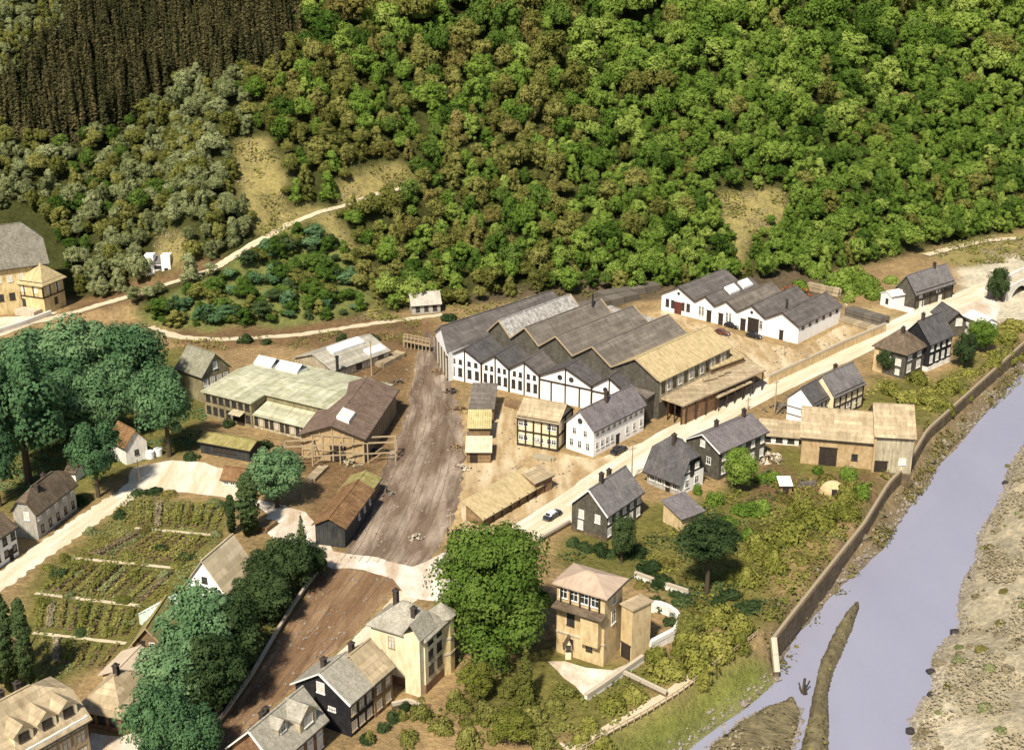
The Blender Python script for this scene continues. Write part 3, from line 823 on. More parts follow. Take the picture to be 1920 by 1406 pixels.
def house(name, label, A, B_, C, eave, ridge=None, axis='X', kind='gable', wall=None, roof=None, z0=0.0, o=.45, wins=(), chims=(), doors=(), hip=0.0,
          cat='house', rise=None, base=None, group=None, verge=None, t=.22, ridgecap=True, sag=0.0):
    """A near ground corner, B_ the left one, C the right one as the photograph shows them (or lengths in metres); eave and ridge as picture rows"""
    a, ang, X, Y, L, Wd = frame_of(A, B_, C, z0)
    ze = hgt(a, eave)
    mid = a + Y * (Wd / 2) if axis == 'X' else a + X * (L / 2)
    if kind == 'hip': mid = a + X * (L / 2) + Y * (Wd / 2)
    if kind in ('shed',): mid = a + Y * Wd
    zr = ze + rise if rise is not None else (hgt(mid, ridge) if ridge else ze + .3)
    r = thing(name, label, cat, a, ang, group)
    w = MB(); gable_walls(w, kind, axis, L, Wd, ze, zr)
    w.build('wall', wall, r)
    if base:
        bb = MB(); h = base[1]
        bb.box(-.08, L + .08, -.08, Wd + .08, -1, h)
        bb.build('plinth', base[0], r)
    rb = MB()
    for p in roof_polys(kind, axis, L, Wd, ze + .05, zr + .05, o, hip): rb.slab(p, t, 0)
    ro = rb.build('roof', [roof], r)
    if ridgecap and kind in ('gable', 'half', 'hip'):
        i = {'gable': -o, 'half': hip or 2.0, 'hip': min(hip or min(L, Wd) / 2, (L if axis == 'X' else Wd) / 2 - .01)}[kind]
        e = (L if axis == 'X' else Wd)
        if e - 2 * i > .5:
            p, q = ((i, Wd / 2, zr + .06), (e - i, Wd / 2, zr + .06)) if axis == 'X' else ((L / 2, i, zr + .06), (L / 2, e - i, zr + .06))
            MB().beam(p, q, .3, .16).build('ridge_cap', roof, ro)
    if kind == 'gable' and verge is not None:
        sl = (zr - ze) / ((Wd if axis == 'X' else L) / 2)
        for s in (0, 1):
            if axis == 'X': p, q = (-o - .04, (-o if s == 0 else Wd + o), ze - sl * o - .06), (-o - .04, Wd / 2, zr - .06)
            else: p, q = ((-o if s == 0 else L + o), -o - .04, ze - sl * o - .06), (L / 2, -o - .04, zr - .06)
            beam(ro, p, q, .2, verge, 'verge_board')
    if kind in ('gable', 'half', 'shed', 'hip'):
        sl = (zr - ze) / ((Wd if axis == 'X' else L) / 2) if kind != 'shed' else (zr - ze) / Wd
        zg = ze - sl * o - .1
        g = MB()
        if axis == 'X' or kind in ('hip', 'shed'): g.beam((-o, -o - .07, zg), (L + o, -o - .07, zg), .14)
        else: g.beam((-o - .07, -o, zg), (-o - .07, Wd + o, zg), .14)
        g.build('gutter', IRON, ro)
    for (fx, fy, h) in chims:
        x, y = fx * L, fy * Wd
        if kind in ('flat',): zz = ze
        elif axis == 'X': zz = ze + (zr - ze) * (1 - abs(y - Wd / 2) / (Wd / 2))
        else: zz = ze + (zr - ze) * (1 - abs(x - L / 2) / (L / 2))
        chimney(ro, x, y, zz, h)
    b = B(); b.root = r; b.roof = ro; b.L = L; b.W = Wd; b.ze = ze; b.zr = zr; b.a = a; b.ang = ang; b.X = X; b.Y = Y
    for wd in wins:
        face, n, f0, f1, zs, w_, h_, st = wd
        D = L if face == 'R' else Wd
        for zf in zs:
            for i in range(n):
                s = D * (f0 + (f1 - f0) * (i / (n - 1) if n > 1 else .5))
                z = ze * zf
                if face == 'F': window(r, 'F', s, z, w_, h_, st, off=L + 0)
                else: window(r, face, s, z, w_, h_, st)
    for (face, f, w_, h_, mt) in doors:
        door(r, face, (L if face == 'R' else Wd) * f, w_, h_, mt)
    return b
def dormer(b, x, w=1.8, h=1.6, y0=1.2, wall=None, roof=None, style='w'):
    """a small gabled dormer on the slope that falls towards y = 0"""
    zs = b.ze + (b.zr - b.ze) * (y0 / (b.W / 2))
    dep = b.W / 2 - y0
    m = MB()
    m.box(x - w / 2, x + w / 2, y0, y0 + dep * .8, zs - .3, zs + h)
    m.poly([(x - w / 2, y0, zs + h), (x + w / 2, y0, zs + h), (x, y0, zs + h + w * .4)])
    d = m.build('dormer', wall, b.roof)
    rr = MB()
    for p in roof_polys('gable', 'Y', w, dep, zs + h + .04, zs + h + .04 + w * .4, .25): rr.slab([(q[0] + x - w / 2, q[1] + y0, q[2]) for q in p], .14)
    rr.build('dormer_roof', roof, b.roof)
    a_, c_ = win_mesh(w * .45, h * .6, style)
    place('window', a_, b.roof, (x, y0 - .001, zs + h * .55)); place('pane', c_, b.roof, (x, y0 - .001, zs + h * .55))
def skylight(roof, pts, mt=None, lift=.25, bars=4):
    """a raised glazed panel: four corners on the slope, counter-clockwise from the lower left"""
    pts = [Vector(p) + Vector((0, 0, lift)) for p in pts]
    m = MB().slab(pts, lift + .1, 0, 1)
    o = m.build('skylight', [mt or GLASSROOF, FRAME], roof)
    return o
def slope_pts(b, x0, x1, f0, f1, side=0):
    """corners on a gable slope (ridge along X): f from eave 0 to ridge 1; side 0 falls towards y = 0"""
    out = []
    for x, f in ((x0, f0), (x1, f0), (x1, f1), (x0, f1)):
        y = b.W / 2 * f; z = b.ze + (b.zr - b.ze) * f + .05
        out.append((x, y if side == 0 else b.W - y, z))
    return out if side == 0 else out[::-1]
def multi_gable(name, label, A, B_, C, eave, valleys, rise, wall, roofs, cat, o=.4, z_extra=None, first_eave=None):
    """a row of gabled halls side by side: ridges run along X, the gable front is x = 0"""
    a, ang, X, Y, L, Wd = frame_of(A, B_, C)
    ze = hgt(a, eave)
    ysx = [0.0]
    for px in valleys:                                   # right to left in the picture
        lo, hi = -2.0, Wd + 2
        for _ in range(40):
            m = (lo + hi) / 2
            if proj(a + Y * m + Vector((0, 0, ze)))[0] > px: lo = m
            else: hi = m
        ysx.append((lo + hi) / 2)
    ysx.append(Wd)
    r = thing(name, label, cat, a, ang)
    rises = rise if isinstance(rise, (list, tuple)) else [rise] * (len(ysx) - 1)
    e = .16
    wm = MB()
    for x, sgn in ((0, 1), (L, -1)):
        for y0, y1, rs in zip(ysx[:-1], ysx[1:], rises):
            pts = [(x, y0, -1), (x, y0, ze), (x, (y0 + y1) / 2, ze + rs - e), (x, y1, ze), (x, y1, -1)]
            wm.poly(pts if sgn > 0 else pts[::-1])
    wm.poly([(0, 0, -1), (L, 0, -1), (L, 0, ze), (0, 0, ze)]); wm.poly([(L, Wd, -1), (0, Wd, -1), (0, Wd, ze), (L, Wd, ze)])
    wm.build('wall', wall, r)
    ros = []
    for i, (y0, y1, rs) in enumerate(zip(ysx[:-1], ysx[1:], rises)):
        rm = roofs[i % len(roofs)] if isinstance(roofs, (list, tuple)) else roofs
        rb = MB(); w = y1 - y0; m = (y0 + y1) / 2; zt = ze + .06
        oo0 = o if i == 0 else 0; oo1 = o if i == len(rises) - 1 else 0; sl = rs / (w / 2)
        rb.slab([(-o, y0 - oo0, zt - sl * oo0), (L + o, y0 - oo0, zt - sl * oo0), (L + o, m, zt + rs), (-o, m, zt + rs)], .2)
        rb.slab([(L + o, y1 + oo1, zt - sl * oo1), (-o, y1 + oo1, zt - sl * oo1), (-o, m, zt + rs), (L + o, m, zt + rs)], .2)
        ro = rb.build('roof', rm, r)
        MB().beam((-o, m, zt + rs + .02), (L + o, m, zt + rs + .02), .32, .14).build('ridge_cap', rm, ro)
        for s in (y0 - oo0, y1 + oo1):
            beam(ro, (-o - .05, s, zt - .12 - (sl * oo0 if s < y0 else sl * oo1 if s > y1 else 0)), (-o - .05, m, zt + rs - .12), .24, TIMBER, 'verge_board')
        ros.append(ro)
    b = B(); b.root = r; b.L = L; b.W = Wd; b.ze = ze; b.ys = ysx; b.rises = rises; b.roofs = ros; b.a = a; b.X = X; b.Y = Y; b.ang = ang
    return b
# ------------------------------------------------------------------ the works: white gabled front row
f = multi_gable('factory_front_halls', 'row of white gabled factory halls with dark roofs facing the rail yard', (1174, 783), (841, 709), 26.0, 737,
                (1110, 1012, 955, 903), (3.0, 3.2, 2.6, 2.6, 2.6), WHITE, [SLATE, SLATE, GREYFELT, SLATE, SLATE], 'factory')
for i, y in enumerate(f.ys): beam(f.root, (-.12, y, 0), (-.12, y, f.ze + .1), .36, TIMBER, 'pilaster')
for i, (y0, y1) in enumerate(zip(f.ys[:-1], f.ys[1:])):
    m = (y0 + y1) / 2; w = y1 - y0
    beam(f.root, (-.1, m, 0), (-.1, m, f.ze + f.rises[i] - .3), .26, TIMBER, 'pilaster')
    if i >= 2:
        for s in (-1, 1):
            for k in (-.11, .11):
                window(f.root, 'L', m + s * w * .25 + k * w, f.ze * .38, w * .09, 1.9, 'd')
                window(f.root, 'L', m + s * w * .23 + k * w * .9, f.ze * .82, w * .07, .9, 'd')
    elif i == 1:
        for s in (-1, 1): window(f.root, 'L', m + s * 1.5, f.ze * 1.06, 1.3, 1.3, 'o')
        beam(f.root, (-.08, y0, f.ze * .82), (-.08, y1, f.ze * .82), .3)
        for s in (-.27, .27): beam(f.root, (-.08, m + s * w, 0), (-.08, m + s * w, f.ze * .82), .3)
    else:
        window(f.root, 'L', m + 1.0, f.ze * .95, 1.2, 1.2, 'o'); beam(f.root, (-.08, y0, f.ze * .8), (-.08, y1, f.ze * .8), .3)
        window(f.root, 'L', m - 1.0, f.ze * .45, 1.0, 1.4, 'd')
for i, x0 in ((0, 14), (1, 15)):                        # pale roof lights on the two right roofs
    y0, y1 = f.ys[i], f.ys[i + 1]; w = (y1 - y0) / 2; ze, rs = f.ze + .06, f.rises[i]
    skylight(f.roofs[i], [(x0, y0 + w * .35, ze + rs * .35), (x0 + 3, y0 + w * .35, ze + rs * .35), (x0 + 3, y0 + w * .72, ze + rs * .72), (x0, y0 + w * .72, ze + rs * .72)])
# left hall, its end wall turned towards the yard
def custom(name, label, cat, pts0):
    return thing(name, label, cat, pts0)
ZR, ZE = 11.5, 7.5
rn, rf = G(828, 612, ZR), G(1032, 546, ZR); en, ef = G(841, 661, ZE), G(1064, 575, ZE)
ln = Vector((2 * rn.x - en.x, 2 * rn.y - en.y, ZE)); lf = Vector((2 * rf.x - ef.x, 2 * rf.y - ef.y, ZE))
O = Vector((en.x, en.y, 0))
hA = thing('factory_end_hall', 'long dark roofed hall at the left end of the white factory', 'factory', O)
w = MB(); d0 = lambda p, z=None: Vector((p.x - O.x, p.y - O.y, p.z if z is None else z))
w.poly([d0(ln, -1), d0(en, -1), d0(en), d0(rn) - Vector((0, 0, .2)), d0(ln)]); w.poly([d0(en, -1), d0(ef, -1), d0(ef), d0(en)])
w.poly([d0(ef, -1), d0(lf, -1), d0(lf), d0(rf) - Vector((0, 0, .2)), d0(ef)]); w.poly([d0(lf, -1), d0(ln, -1), d0(ln), d0(lf)])
w.build('wall', WHITE, hA)
up = Vector((0, 0, .08)); dirn = (rf - rn).normalized() * .5
rb = MB(); rb.slab([d0(en) - dirn + up, d0(ef) + dirn + up, d0(rf) + dirn + up, d0(rn) - dirn + up], .22); rb.slab([d0(lf) + dirn + up, d0(ln) - dirn + up, d0(rn) - dirn + up, d0(rf) + dirn + up], .22)
roA = rb.build('roof', GREYFELT, hA)
MB().beam(d0(rn) - dirn + up * 2, d0(rf) + dirn + up * 2, .35, .16).build('ridge_cap', GREYFELT, roA)
e0, e1 = d0(en, 0), d0(ln, 0); dv = (e1 - e0).normalized(); nrm = Vector((dv.y, -dv.x, 0))
nrm = nrm if nrm.x < 0 else -nrm
for k in range(9):
    p = e0 + (e1 - e0) * (k + .5) / 9 + nrm * .12
    beam(hA, p, p + Vector((0, 0, 6.2)), .28, PALEBOARD if k % 2 else TIMBER, 'batten')
# second, taller row with stepped brown roofs
VALL = ((916, 620), (971, 628), (1027, 642), (1085, 662), (1154, 684), (1237, 712))
ZV = 9.6
V3 = [G(*p, ZV) for p in VALL]
a2 = V3[-1].copy(); yv = (V3[0] - V3[-1]); W2 = yv.length; yv.normalize(); xv = Vector((yv.y, -yv.x, 0))
an2 = math.atan2(xv.y, xv.x)
t2 = thing('factory_rear_halls', 'taller stepped factory halls with brown felt roofs behind the white front', 'factory', (a2.x, a2.y, 0), an2)
ysv = [(p - a2).dot(yv) for p in V3][::-1]
L2 = [29, 30, 30, 29, 27]
mats2 = [STRAW, FELTROOF, FELTROOF, FELTROOF, RUBBLEROOF]
for i in range(5):
    y0, y1 = ysv[i], ysv[i + 1]; m = (y0 + y1) / 2; rs = 3.6; L = L2[i]
    w = MB()
    for x in (0, L): w.poly([(x, y0, -1), (x, y0, ZV), (x, m, ZV + rs - .15), (x, y1, ZV), (x, y1, -1)])
    w.poly([(0, y0, -1), (L, y0, -1), (L, y0, ZV), (0, y0, ZV)]); w.poly([(0, y1, -1), (L, y1, -1), (L, y1, ZV), (0, y1, ZV)])
    w.build('wall', SLATEW, t2)  # dark tone on the straw hall's front gable stands in for shade
    if i == 0: MB().poly([(.1, y0 - .03, 4), (L, y0 - .03, 4), (L, y0 - .03, ZV), (.1, y0 - .03, ZV)]).build('board_front', PALEBOARD, t2)
    rb = MB(); z = ZV + .06; o = .5
    o0 = .5 if i == 0 else 0.02
    sl = rs / ((y1 - y0) / 2)
    rb.slab([(-o, y0 - o0, z - sl * o0), (L + o, y0 - o0, z - sl * o0), (L + o, m, z + rs), (-o, m, z + rs)], .22); rb.slab([(L + o, y1, z), (-o, y1, z), (-o, m, z + rs), (L + o, m, z + rs)], .22)
    ro = rb.build('roof', mats2[i], t2)
    MB().beam((-o, m, z + rs), (L + o, m, z + rs), .35, .16).build('ridge_cap', mats2[i], ro)
    for s in (y0, y1): beam(ro, (-o - .06, s, z - .1), (-o - .06, m, z + rs - .1), .26, OLDTIMBER, 'verge_board')
    if i: beam(ro, (L + o + .06, y0, z), (L + o + .06, m, z + rs), .3, OLDTIMBER, 'verge_board')
    if i == 3: MB().tube((L - 4, m - 1, z + rs - 1), (L - 4, m - 1, z + rs + 2.6), .28, .24, 10).build('vent_pipe', IRON, ro)
for k in range(13):                                     # glazed band under the straw roof
    window(t2, 'R', 1.5 + k * (30 - 3) / 12, 7.6, 1.0, 2.6, 'w' if k % 2 else 'd', off=ysv[0] - .04)
# low roofs behind and beside the tall row
def deck(name, label, cat, pts, z, roofm, wallm, t=.3, open_front=False, drop=None):
    P = [G(px, py, z) for px, py in pts]; O = Vector((P[0].x, P[0].y, 0))
    r = thing(name, label, cat, O)
    Q = [Vector((p.x - O.x, p.y - O.y, z)) for p in P]
    c = sum(Q, Vector()) / len(Q); ins = [c + (q - c) * .96 for q in Q]
    w = MB(); n = len(ins)
    for i in range(n):
        p, q = ins[i], ins[(i + 1) % n]
        w.poly([(p.x, p.y, -1), (q.x, q.y, -1), (q.x, q.y, z - t + .02), (p.x, p.y, z - t + .02)])
    if not open_front: w.build('wall', wallm, r)
    ro = MB().slab(Q, t, 0).build('roof', roofm, r)
    return r, ro, Q, O
deck('flat_annex', 'brown flat roofed annex wedged beside the white offices', 'shed', ((1158, 706), (1213, 747), (1243, 727), (1192, 692)), 6.2, FELTROOF, SLATEW)
deck('rubble_roof_shed', 'low shed under a patched pale roof behind the tall halls', 'shed', ((1098, 588), (1150, 601), (1188, 590), (1145, 572)), 6.0, RUBBLEROOF, BOARDW)
deck('patched_roof_shed', 'low patched grey shed nearest the sandy yard', 'shed', ((1150, 603), (1210, 622), (1252, 606), (1195, 585)), 6.0, RUBBLEROOF, BOARDW)
deck('red_roof_lean_to', 'reddish brown low roof at the far end of the tall halls', 'shed', ((1214, 624), (1262, 648), (1306, 634), (1262, 612)), 7.0, BROWNROOF, BOARDW)
r_, ro_, Q_, O_ = deck('straw_annex', 'low straw coloured roof beyond the glazed band', 'shed', ((1300, 648), (1334, 692), (1398, 668), (1345, 634)), 6.6, STRAW, BOARDW)
for k in range(6):
    p = Q_[1].lerp(Q_[2], (k + .5) / 6); q = Q_[0].lerp(Q_[3], (k + .5) / 6)
    beam(ro_, p + Vector((0, 0, .06)), q + Vector((0, 0, .06)), .2, OLDTIMBER, 'roof_batten')
r_, ro_, Q_, O_ = deck('loading_canopy', 'broad tan flat roof of the loading shed along the street', 'shed', ((1236, 744), (1281, 760), (1437, 693), (1398, 669)), 5.0, TANROOF, BOARDW, .4, True)
w = MB(); c0, c1, c2, c3 = Q_
ins = lambda p, q, f: p + (q - p) * f
p0, p1 = ins(c1, c2, .02) + Vector((.2, .6, 0)), ins(c1, c2, .42) + Vector((0, .8, 0))
w.poly([(p0.x, p0.y, -1), (p1.x, p1.y, -1), (p1.x, p1.y, 4.6), (p0.x, p0.y, 4.6)])
p2 = ins(c0, c1, .9) + Vector((.4, .3, 0))
w.poly([(p2.x, p2.y, -1), (p0.x, p0.y, -1), (p0.x, p0.y, 4.6), (p2.x, p2.y, 4.6)])
p3, p4 = ins(c0, c3, .03) + Vector((1, 0, 0)), ins(c3, c2, .05)
w.poly([(p3.x, p3.y, -1), (p4.x, p4.y, -1), (p4.x, p4.y, 4.6), (p3.x, p3.y, 4.6)])
w.build('wall', BRICKW, r_)
for k in range(9):
    p = ins(c1, c2, .04 + k * .115); beam(r_, (p.x, p.y + .25, 0), (p.x, p.y + .25, 4.6), .3, TIMBER, 'post')
for k in range(4):
    p = ins(c0, c1, .06 + k * .28); beam(r_, (p.x + .3, p.y + .2, 0), (p.x + .3, p.y + .2, 4.6), .3, TIMBER, 'post')
r_, ro_, Q_, O_ = deck('street_awning', 'narrow tan awning sticking out below the loading shed roof', 'shed', ((1333, 738), (1346, 746), (1411, 716), (1397, 708)), 3.6, TANROOF, BOARDW, .2, True)
for k in range(5):
    p = ins(Q_[1], Q_[2], .04 + k * .23); beam(r_, (p.x, p.y + .2, 0), (p.x, p.y + .2, 3.4), .2, TIMBER, 'post')
pb = [G(1318, 716, 5.0), G(1330, 710, 5.0), G(1343, 704, 5.0)]
for k, p in enumerate(pb):
    lg = MB().tube((0, 0, .45), (3.6, 1.9, .45), .42, .42, 10).build('log_bundle', LUMBER)
    lg.location = (p.x, p.y, 5.01); tag(lg, ('left', 'middle', 'right')[k] + ' pale roll lying on the loading shed roof', 'roll', 'rolls on the loading shed roof')

# white sheds across the yard
g = multi_gable('white_halls', 'row of five low white halls with grey brown roofs across the yard', (1495, 645), (1238, 582), (1577, 606), 611,
                (1436, 1383, 1341, 1304), (2.7, 2.7, 2.2, 2.2, 3.0), WHITE, [GREYFELT, GREYFELT, FELTROOF, GREYFELT, GREYFELT], 'factory')
def gw(i, fr, z, w, h, st): window(g.root, 'L', g.ys[i] + (g.ys[i + 1] - g.ys[i]) * fr, z, w, h, st)
for fr in (.2, .36, .66, .82): gw(4, fr, 2.6, .9, 2.0, 'd')
door(g.root, 'L', g.ys[4] + (g.ys[5] - g.ys[4]) * .5, 2.4, 3.6, REDDOOR)
for fr in (.6, .75): gw(3, fr, 2.6, .6, 2.6, 'w')
door(g.root, 'L', g.ys[3] + (g.ys[4] - g.ys[3]) * .28, 1.5, 3.2)
for fr in (.3, .45): gw(2, fr, 2.6, .6, 2.6, 'w')
door(g.root, 'L', g.ys[2] + (g.ys[3] - g.ys[2]) * .72, 1.5, 3.2)
door(g.root, 'L', g.ys[1] + (g.ys[2] - g.ys[1]) * .42, 3.4, 4.0); door(g.root, 'L', g.ys[1] + (g.ys[2] - g.ys[1]) * .78, 1.6, 3.2); gw(1, .15, 2.8, .8, 2.2, 'w')
gw(1, .5, 5.6, .9, .9, 'o'); gw(4, .5, 6.0, .9, .9, 'o')
door(g.root, 'L', g.ys[0] + (g.ys[1] - g.ys[0]) * .5, 1.2, 2.6)
for k in range(6): window(g.root, 'R', g.L * (.1 + k * .16), g.ze - .9, .9, .8, 'd')
for x0 in (9, 16):
    y0, y1 = g.ys[3], g.ys[4]; w = (y1 - y0) / 2; ze, rs = g.ze + .06, g.rises[3]
    skylight(g.roofs[3], [(x0, y0 + w * .3, ze + rs * .3), (x0 + 5, y0 + w * .3, ze + rs * .3), (x0 + 5, y0 + w * .95, ze + rs * .95), (x0, y0 + w * .95, ze + rs * .95)], None, .5)
MB().tube((8, g.ys[1] - 1.5, g.ze + 1), (8, g.ys[1] - 1.5, g.ze + 3.6), .35, .3, 10).build('vent_pipe', IRON, g.roofs[0])

# ------------------------------------------------------------------ offices, half-timbered store and huts by the track
b = house('office_building', 'two storey white office building with mauve roof and arched windows', (1112, 857), (1058, 842), (1211, 808), 805, 769, 'X', 'gable', WHITE, MAUVE, cat='office',
          wins=[('R', 9, .07, .94, (.8,), .8, 1.2, 'a'), ('R', 4, .07, .36, (.34,), .8, 1.4, 'a'), ('R', 3, .66, .94, (.34,), .8, 1.5, 'a'), ('L', 3, .2, .8, (.3,), .8, 1.5, 'a'), ('L', 2, .3, .7, (.74,), .8, 1.3, 'a')],
          doors=[('R', .47, 1.2, 2.3, DOORM)], chims=[(.45, .42, 2.2)])
window(b.root, 'L', b.W * .5, b.ze + .9, 1.3, 1.3, 'o')
b = house('half_timbered_store', 'cream half-timbered store with tan roof beside the white offices', (1045, 847), (971, 834), 8.5, 792, None, 'Y', 'gable', CREAM, TANROOF, rise=2.6, cat='store',
          wins=[('L', 2, .09, .21, (.3, .78), .9, 1.0, 'w'), ('L', 3, .40, .58, (.3,), .9, .9, 'w'), ('L', 2, .80, .92, (.3, .78), .9, 1.0, 'w')])
timber(b.root, 'L', 0, b.W, 0, b.ze, 6, (.4, b.ze * .52, b.ze - .1), w=.32)
timber(b.root, 'R', 0, b.L, 0, b.ze, 3, (.4, b.ze * .52, b.ze - .1), w=.36)
b = house('corrugated_hut', 'narrow track side hut with ribbed yellow roof, middle of three', (879, 828), 7.0, (919, 828), 802, None, 'X', 'shed', BOARDW, mat('ribbed_yellow_roof', (.48, .41, .18), (.62, .54, .28), (.3, .24, .1), 'ribs', size=(.5, .5)), rise=1.2, cat='hut', o=.3)
b = house('board_hut', 'narrow track side hut with pale flat roof, nearest of three', (875, 868), 6.0, (920, 868), 847, None, 'X', 'shed', BOARDW, mat('pale_canvas_roof', (.58, .50, .34), (.68, .6, .44)), rise=.8, cat='hut', o=.3, doors=[('R', .3, 1.6, 2.0, DOORM)])
b = house('felt_hut', 'narrow track side hut with grey brown roof, farthest of three', (881, 792), 11.0, (925, 793), 765, None, 'X', 'shed', BOARDW, FELTROOF, rise=1.6, cat='hut', o=.3)
b = house('long_straw_shed', 'long open shed with straw coloured roof beside the street', (906, 988), (878, 974), (1013, 921), 970, None, 'X', 'shed', BOARDW, STRAW, rise=2.0, cat='shed', o=.5)
for k in range(8): beam(b.root, (b.L * k / 7, -.35, 0), (b.L * k / 7, -.35, b.ze), .22, TIMBER, 'post')
b = house('brick_end_shed', 'brown brick shed closing the end of the straw roofed shed', (1003, 932), (985, 920), (1030, 915), 905, None, 'X', 'shed', BRICKW, TANROOF, rise=1.0, cat='shed', o=.3)

# ------------------------------------------------------------------ houses along the street
S2 = (.3, .72)
b = house('slate_house', 'dark slate hung house with plain grey roof beside the white topped car', (1137, 1015), (1070, 994), (1203, 970), 963, 917, 'X', 'gable', SLATEW, SLATE2, verge=FRAME,
          wins=[('L', 2, .26, .72, (.70,), .95, 1.5, 'c'), ('L', 1, .74, .74, (.30,), .95, 1.6, 'c'), ('R', 5, .08, .92, (.28, .74), .95, 1.5, 'c')], chims=[(.32, .5, 1.6), (.6, .56, 1.4)], base=(WALLSTONE, .7), doors=[('R', .5, 1.1, 2.2, DOORM)])
b = house('half_hip_house', 'house with big half hipped dark roof and white river side gable', (1273, 930), (1200, 912), (1333, 914), 897, 832, 'Y', 'half', GREYW, SLATE, hip=2.6, o=.7,
          wins=[('L', 4, .14, .84, (.5,), 1.0, 1.4, 'w')], chims=[(.42, .52, 1.8)], doors=[('L', .35, 1.1, 2.1, DOORM)])
u = MB().poly([(-.02, -.05, -.5), (b.L + .02, -.05, -.5), (b.L + .02, -.05, b.ze), (-.02, -.05, b.ze)]); u.build('gable_front', WHITE, b.root)
u = MB().poly([(0, -.06, b.ze), (b.L, -.06, b.ze), (b.L * .75, -.06, b.ze + (b.zr - b.ze) * .5), (b.L * .25, -.06, b.ze + (b.zr - b.ze) * .5)]); u.build('gable_slate', BLACKW, b.root)
for fx in (.3, .7): window(b.root, 'R', b.L * fx, b.ze + 1.3, 1.0, 1.2, 'c', off=-.07); window(b.root, 'R', b.L * fx, b.ze * .5, 1.0, 1.5, 'w', off=-.07)
window(b.root, 'R', b.L * .5, b.ze * .95, 1.4, 1.4, 'o', off=-.07)
b = house('mauve_roof_house', 'dark house with mauve roof and two chimneys behind the half hipped house', (1346, 901), (1293, 872), (1422, 856), 846, 813, 'X', 'gable', SLATEW, MAUVE,
          wins=[('R', 5, .1, .92, (.3, .75), .95, 1.5, 'c'), ('L', 1, .5, .5, (1.05,), 1.0, 1.2, 'c'), ('L', 2, .3, .7, (.55,), .9, 1.4, 'w')], chims=[(.3, .55, 1.5), (.85, .5, 1.5)], verge=FRAME)
b = house('garden_hut', 'small square clay walled hut with mauve roof in the gardens', (1277, 996), (1250, 975), (1309, 977), 971, None, 'X', 'shed', BEIGE, MAUVE, rise=1.6, cat='hut', o=.4)
b = house('white_cottage', 'white gabled cottage with dark rails and grey roof by the street', (1522, 800), (1470, 788), (1560, 784), 757, 726, 'X', 'gable', WHITE, SLATE, wins=[('R', 2, .3, .8, (.4,), 1.0, 1.4, 'w')])
for z in (.28, .62): beam(b.root, (-.06, 0, b.ze * z), (-.06, b.W, b.ze * z), .14)
timber(b.root, 'R', 0, b.L, 0, b.ze, 5, (.3, b.ze * .5, b.ze - .1), w=.3)
b = house('timbered_cottage', 'taller half-timbered cottage with pale grey roof joined to the white cottage', (1561, 788), (1513, 772), (1614, 762), 741, 703, 'X', 'gable', CREAM, SLATE2, wins=[('R', 3, .2, .8, (.4,), 1.0, 1.4, 'w')], chims=[(.5, .6, 1.4)])
timber(b.root, 'R', 0, b.L, 0, b.ze, 6, (.3, b.ze * .5, b.ze - .1), w=.3)
b = house('canvas_barn', 'large sagging tan roofed barn with orange clay walls', (1500, 868), 12.5, (1634, 880), 816, None, 'X', 'gable', RUSTW, TANROOF, rise=3.9, cat='barn', o=.5)
door(b.root, 'R', b.L * .38, 3.6, 4.0); window(b.root, 'R', b.L * .75, 2.4, 1.0, 1.2, 'd')
b = house('pale_barn', 'tall weathered barn with straw tan roof above the river wall', (1636, 884), 13.0, (1707, 888), 816, None, 'X', 'gable', PALEBOARD, TANROOF, rise=4.4, cat='barn', o=.4)
door(b.root, 'R', b.L * .2, 2.6, 2.4); beam(b.root, (-.1, -.1, 0), (-.1, -.1, b.ze), .45, RUSTW, 'corner_post'); window(b.root, 'R', b.L * .75, 2.6, 1.2, 1.2, 'c')
MB().box(-.1, b.L + .1, -.1, b.W + .1, -5, -.05).build('foundation', WALLSTONE, b.root)
b = house('low_white_shed', 'low white walled shed with tan roof beside the big barn', (1424, 830), 5.0, (1497, 836), 814, None, 'X', 'shed', WHITEWALL, TANROOF, rise=1.4, cat='shed', o=.4, wins=[('R', 3, .2, .8, (.5,), 1.2, .8, 'd')])
# three storey timber house in two builds
b = house('tall_timber_house', 'three storey dark house with brown hipped roof and rows of white windows', (1694, 711), (1632, 696), (1736, 696), 660, 614, 'X', 'hip', SLATEW, BROWNROOF, o=.6, hip=5.0,
          wins=[('R', 2, .22, .72, (.34, .78), 1.6, 1.8, 'c'), ('L', 2, .22, .55, (.56,), 1.3, 1.5, 'c'), ('L', 1, .6, .6, (.86,), 1.1, 1.4, 'c'), ('L', 1, .22, .22, (.2,), .9, 1.2, 'c')], chims=[(.4, .4, 1.2)])
u = MB().box(-.06, .1, b.W * .7, b.W + .04, 0, b.ze - .1).build('side_panel', BEIGE, b.root)
b = house('tall_slate_house', 'three storey black house with blue grey gable roof joined behind', (1738, 697), (1680, 684), (1789, 681), 643, 602, 'X', 'gable', BLACKW, SLATE, o=.4, wins=[('R', 4, .12, .9, (.40, .80), 1.0, 1.7, 'c'), ('R', 3, .3, .9, (.1,), 1.0, 1.0, 'c')], chims=[(.2, .5, 1.4)], base=(WHITEWALL, 1.2))
b = house('gable_cottage', 'small dark gabled cottage next to the tall black house', (1775, 631), 9.0, (1808, 629), 602, 586, 'Y', 'gable', SLATEW, SLATE, wins=[('R', 1, .6, .6, (.9,), 1.6, 1.8, 'c')], verge=TIMBER)
b = house('white_outhouse', 'small plain white house above the river bushes', (1838, 638), 7.0, (1866, 634), 606, 596, 'Y', 'gable', WHITE, WHITEWALL, wins=[('R', 1, .5, .5, (.5,), .9, 1.2, 'w')])
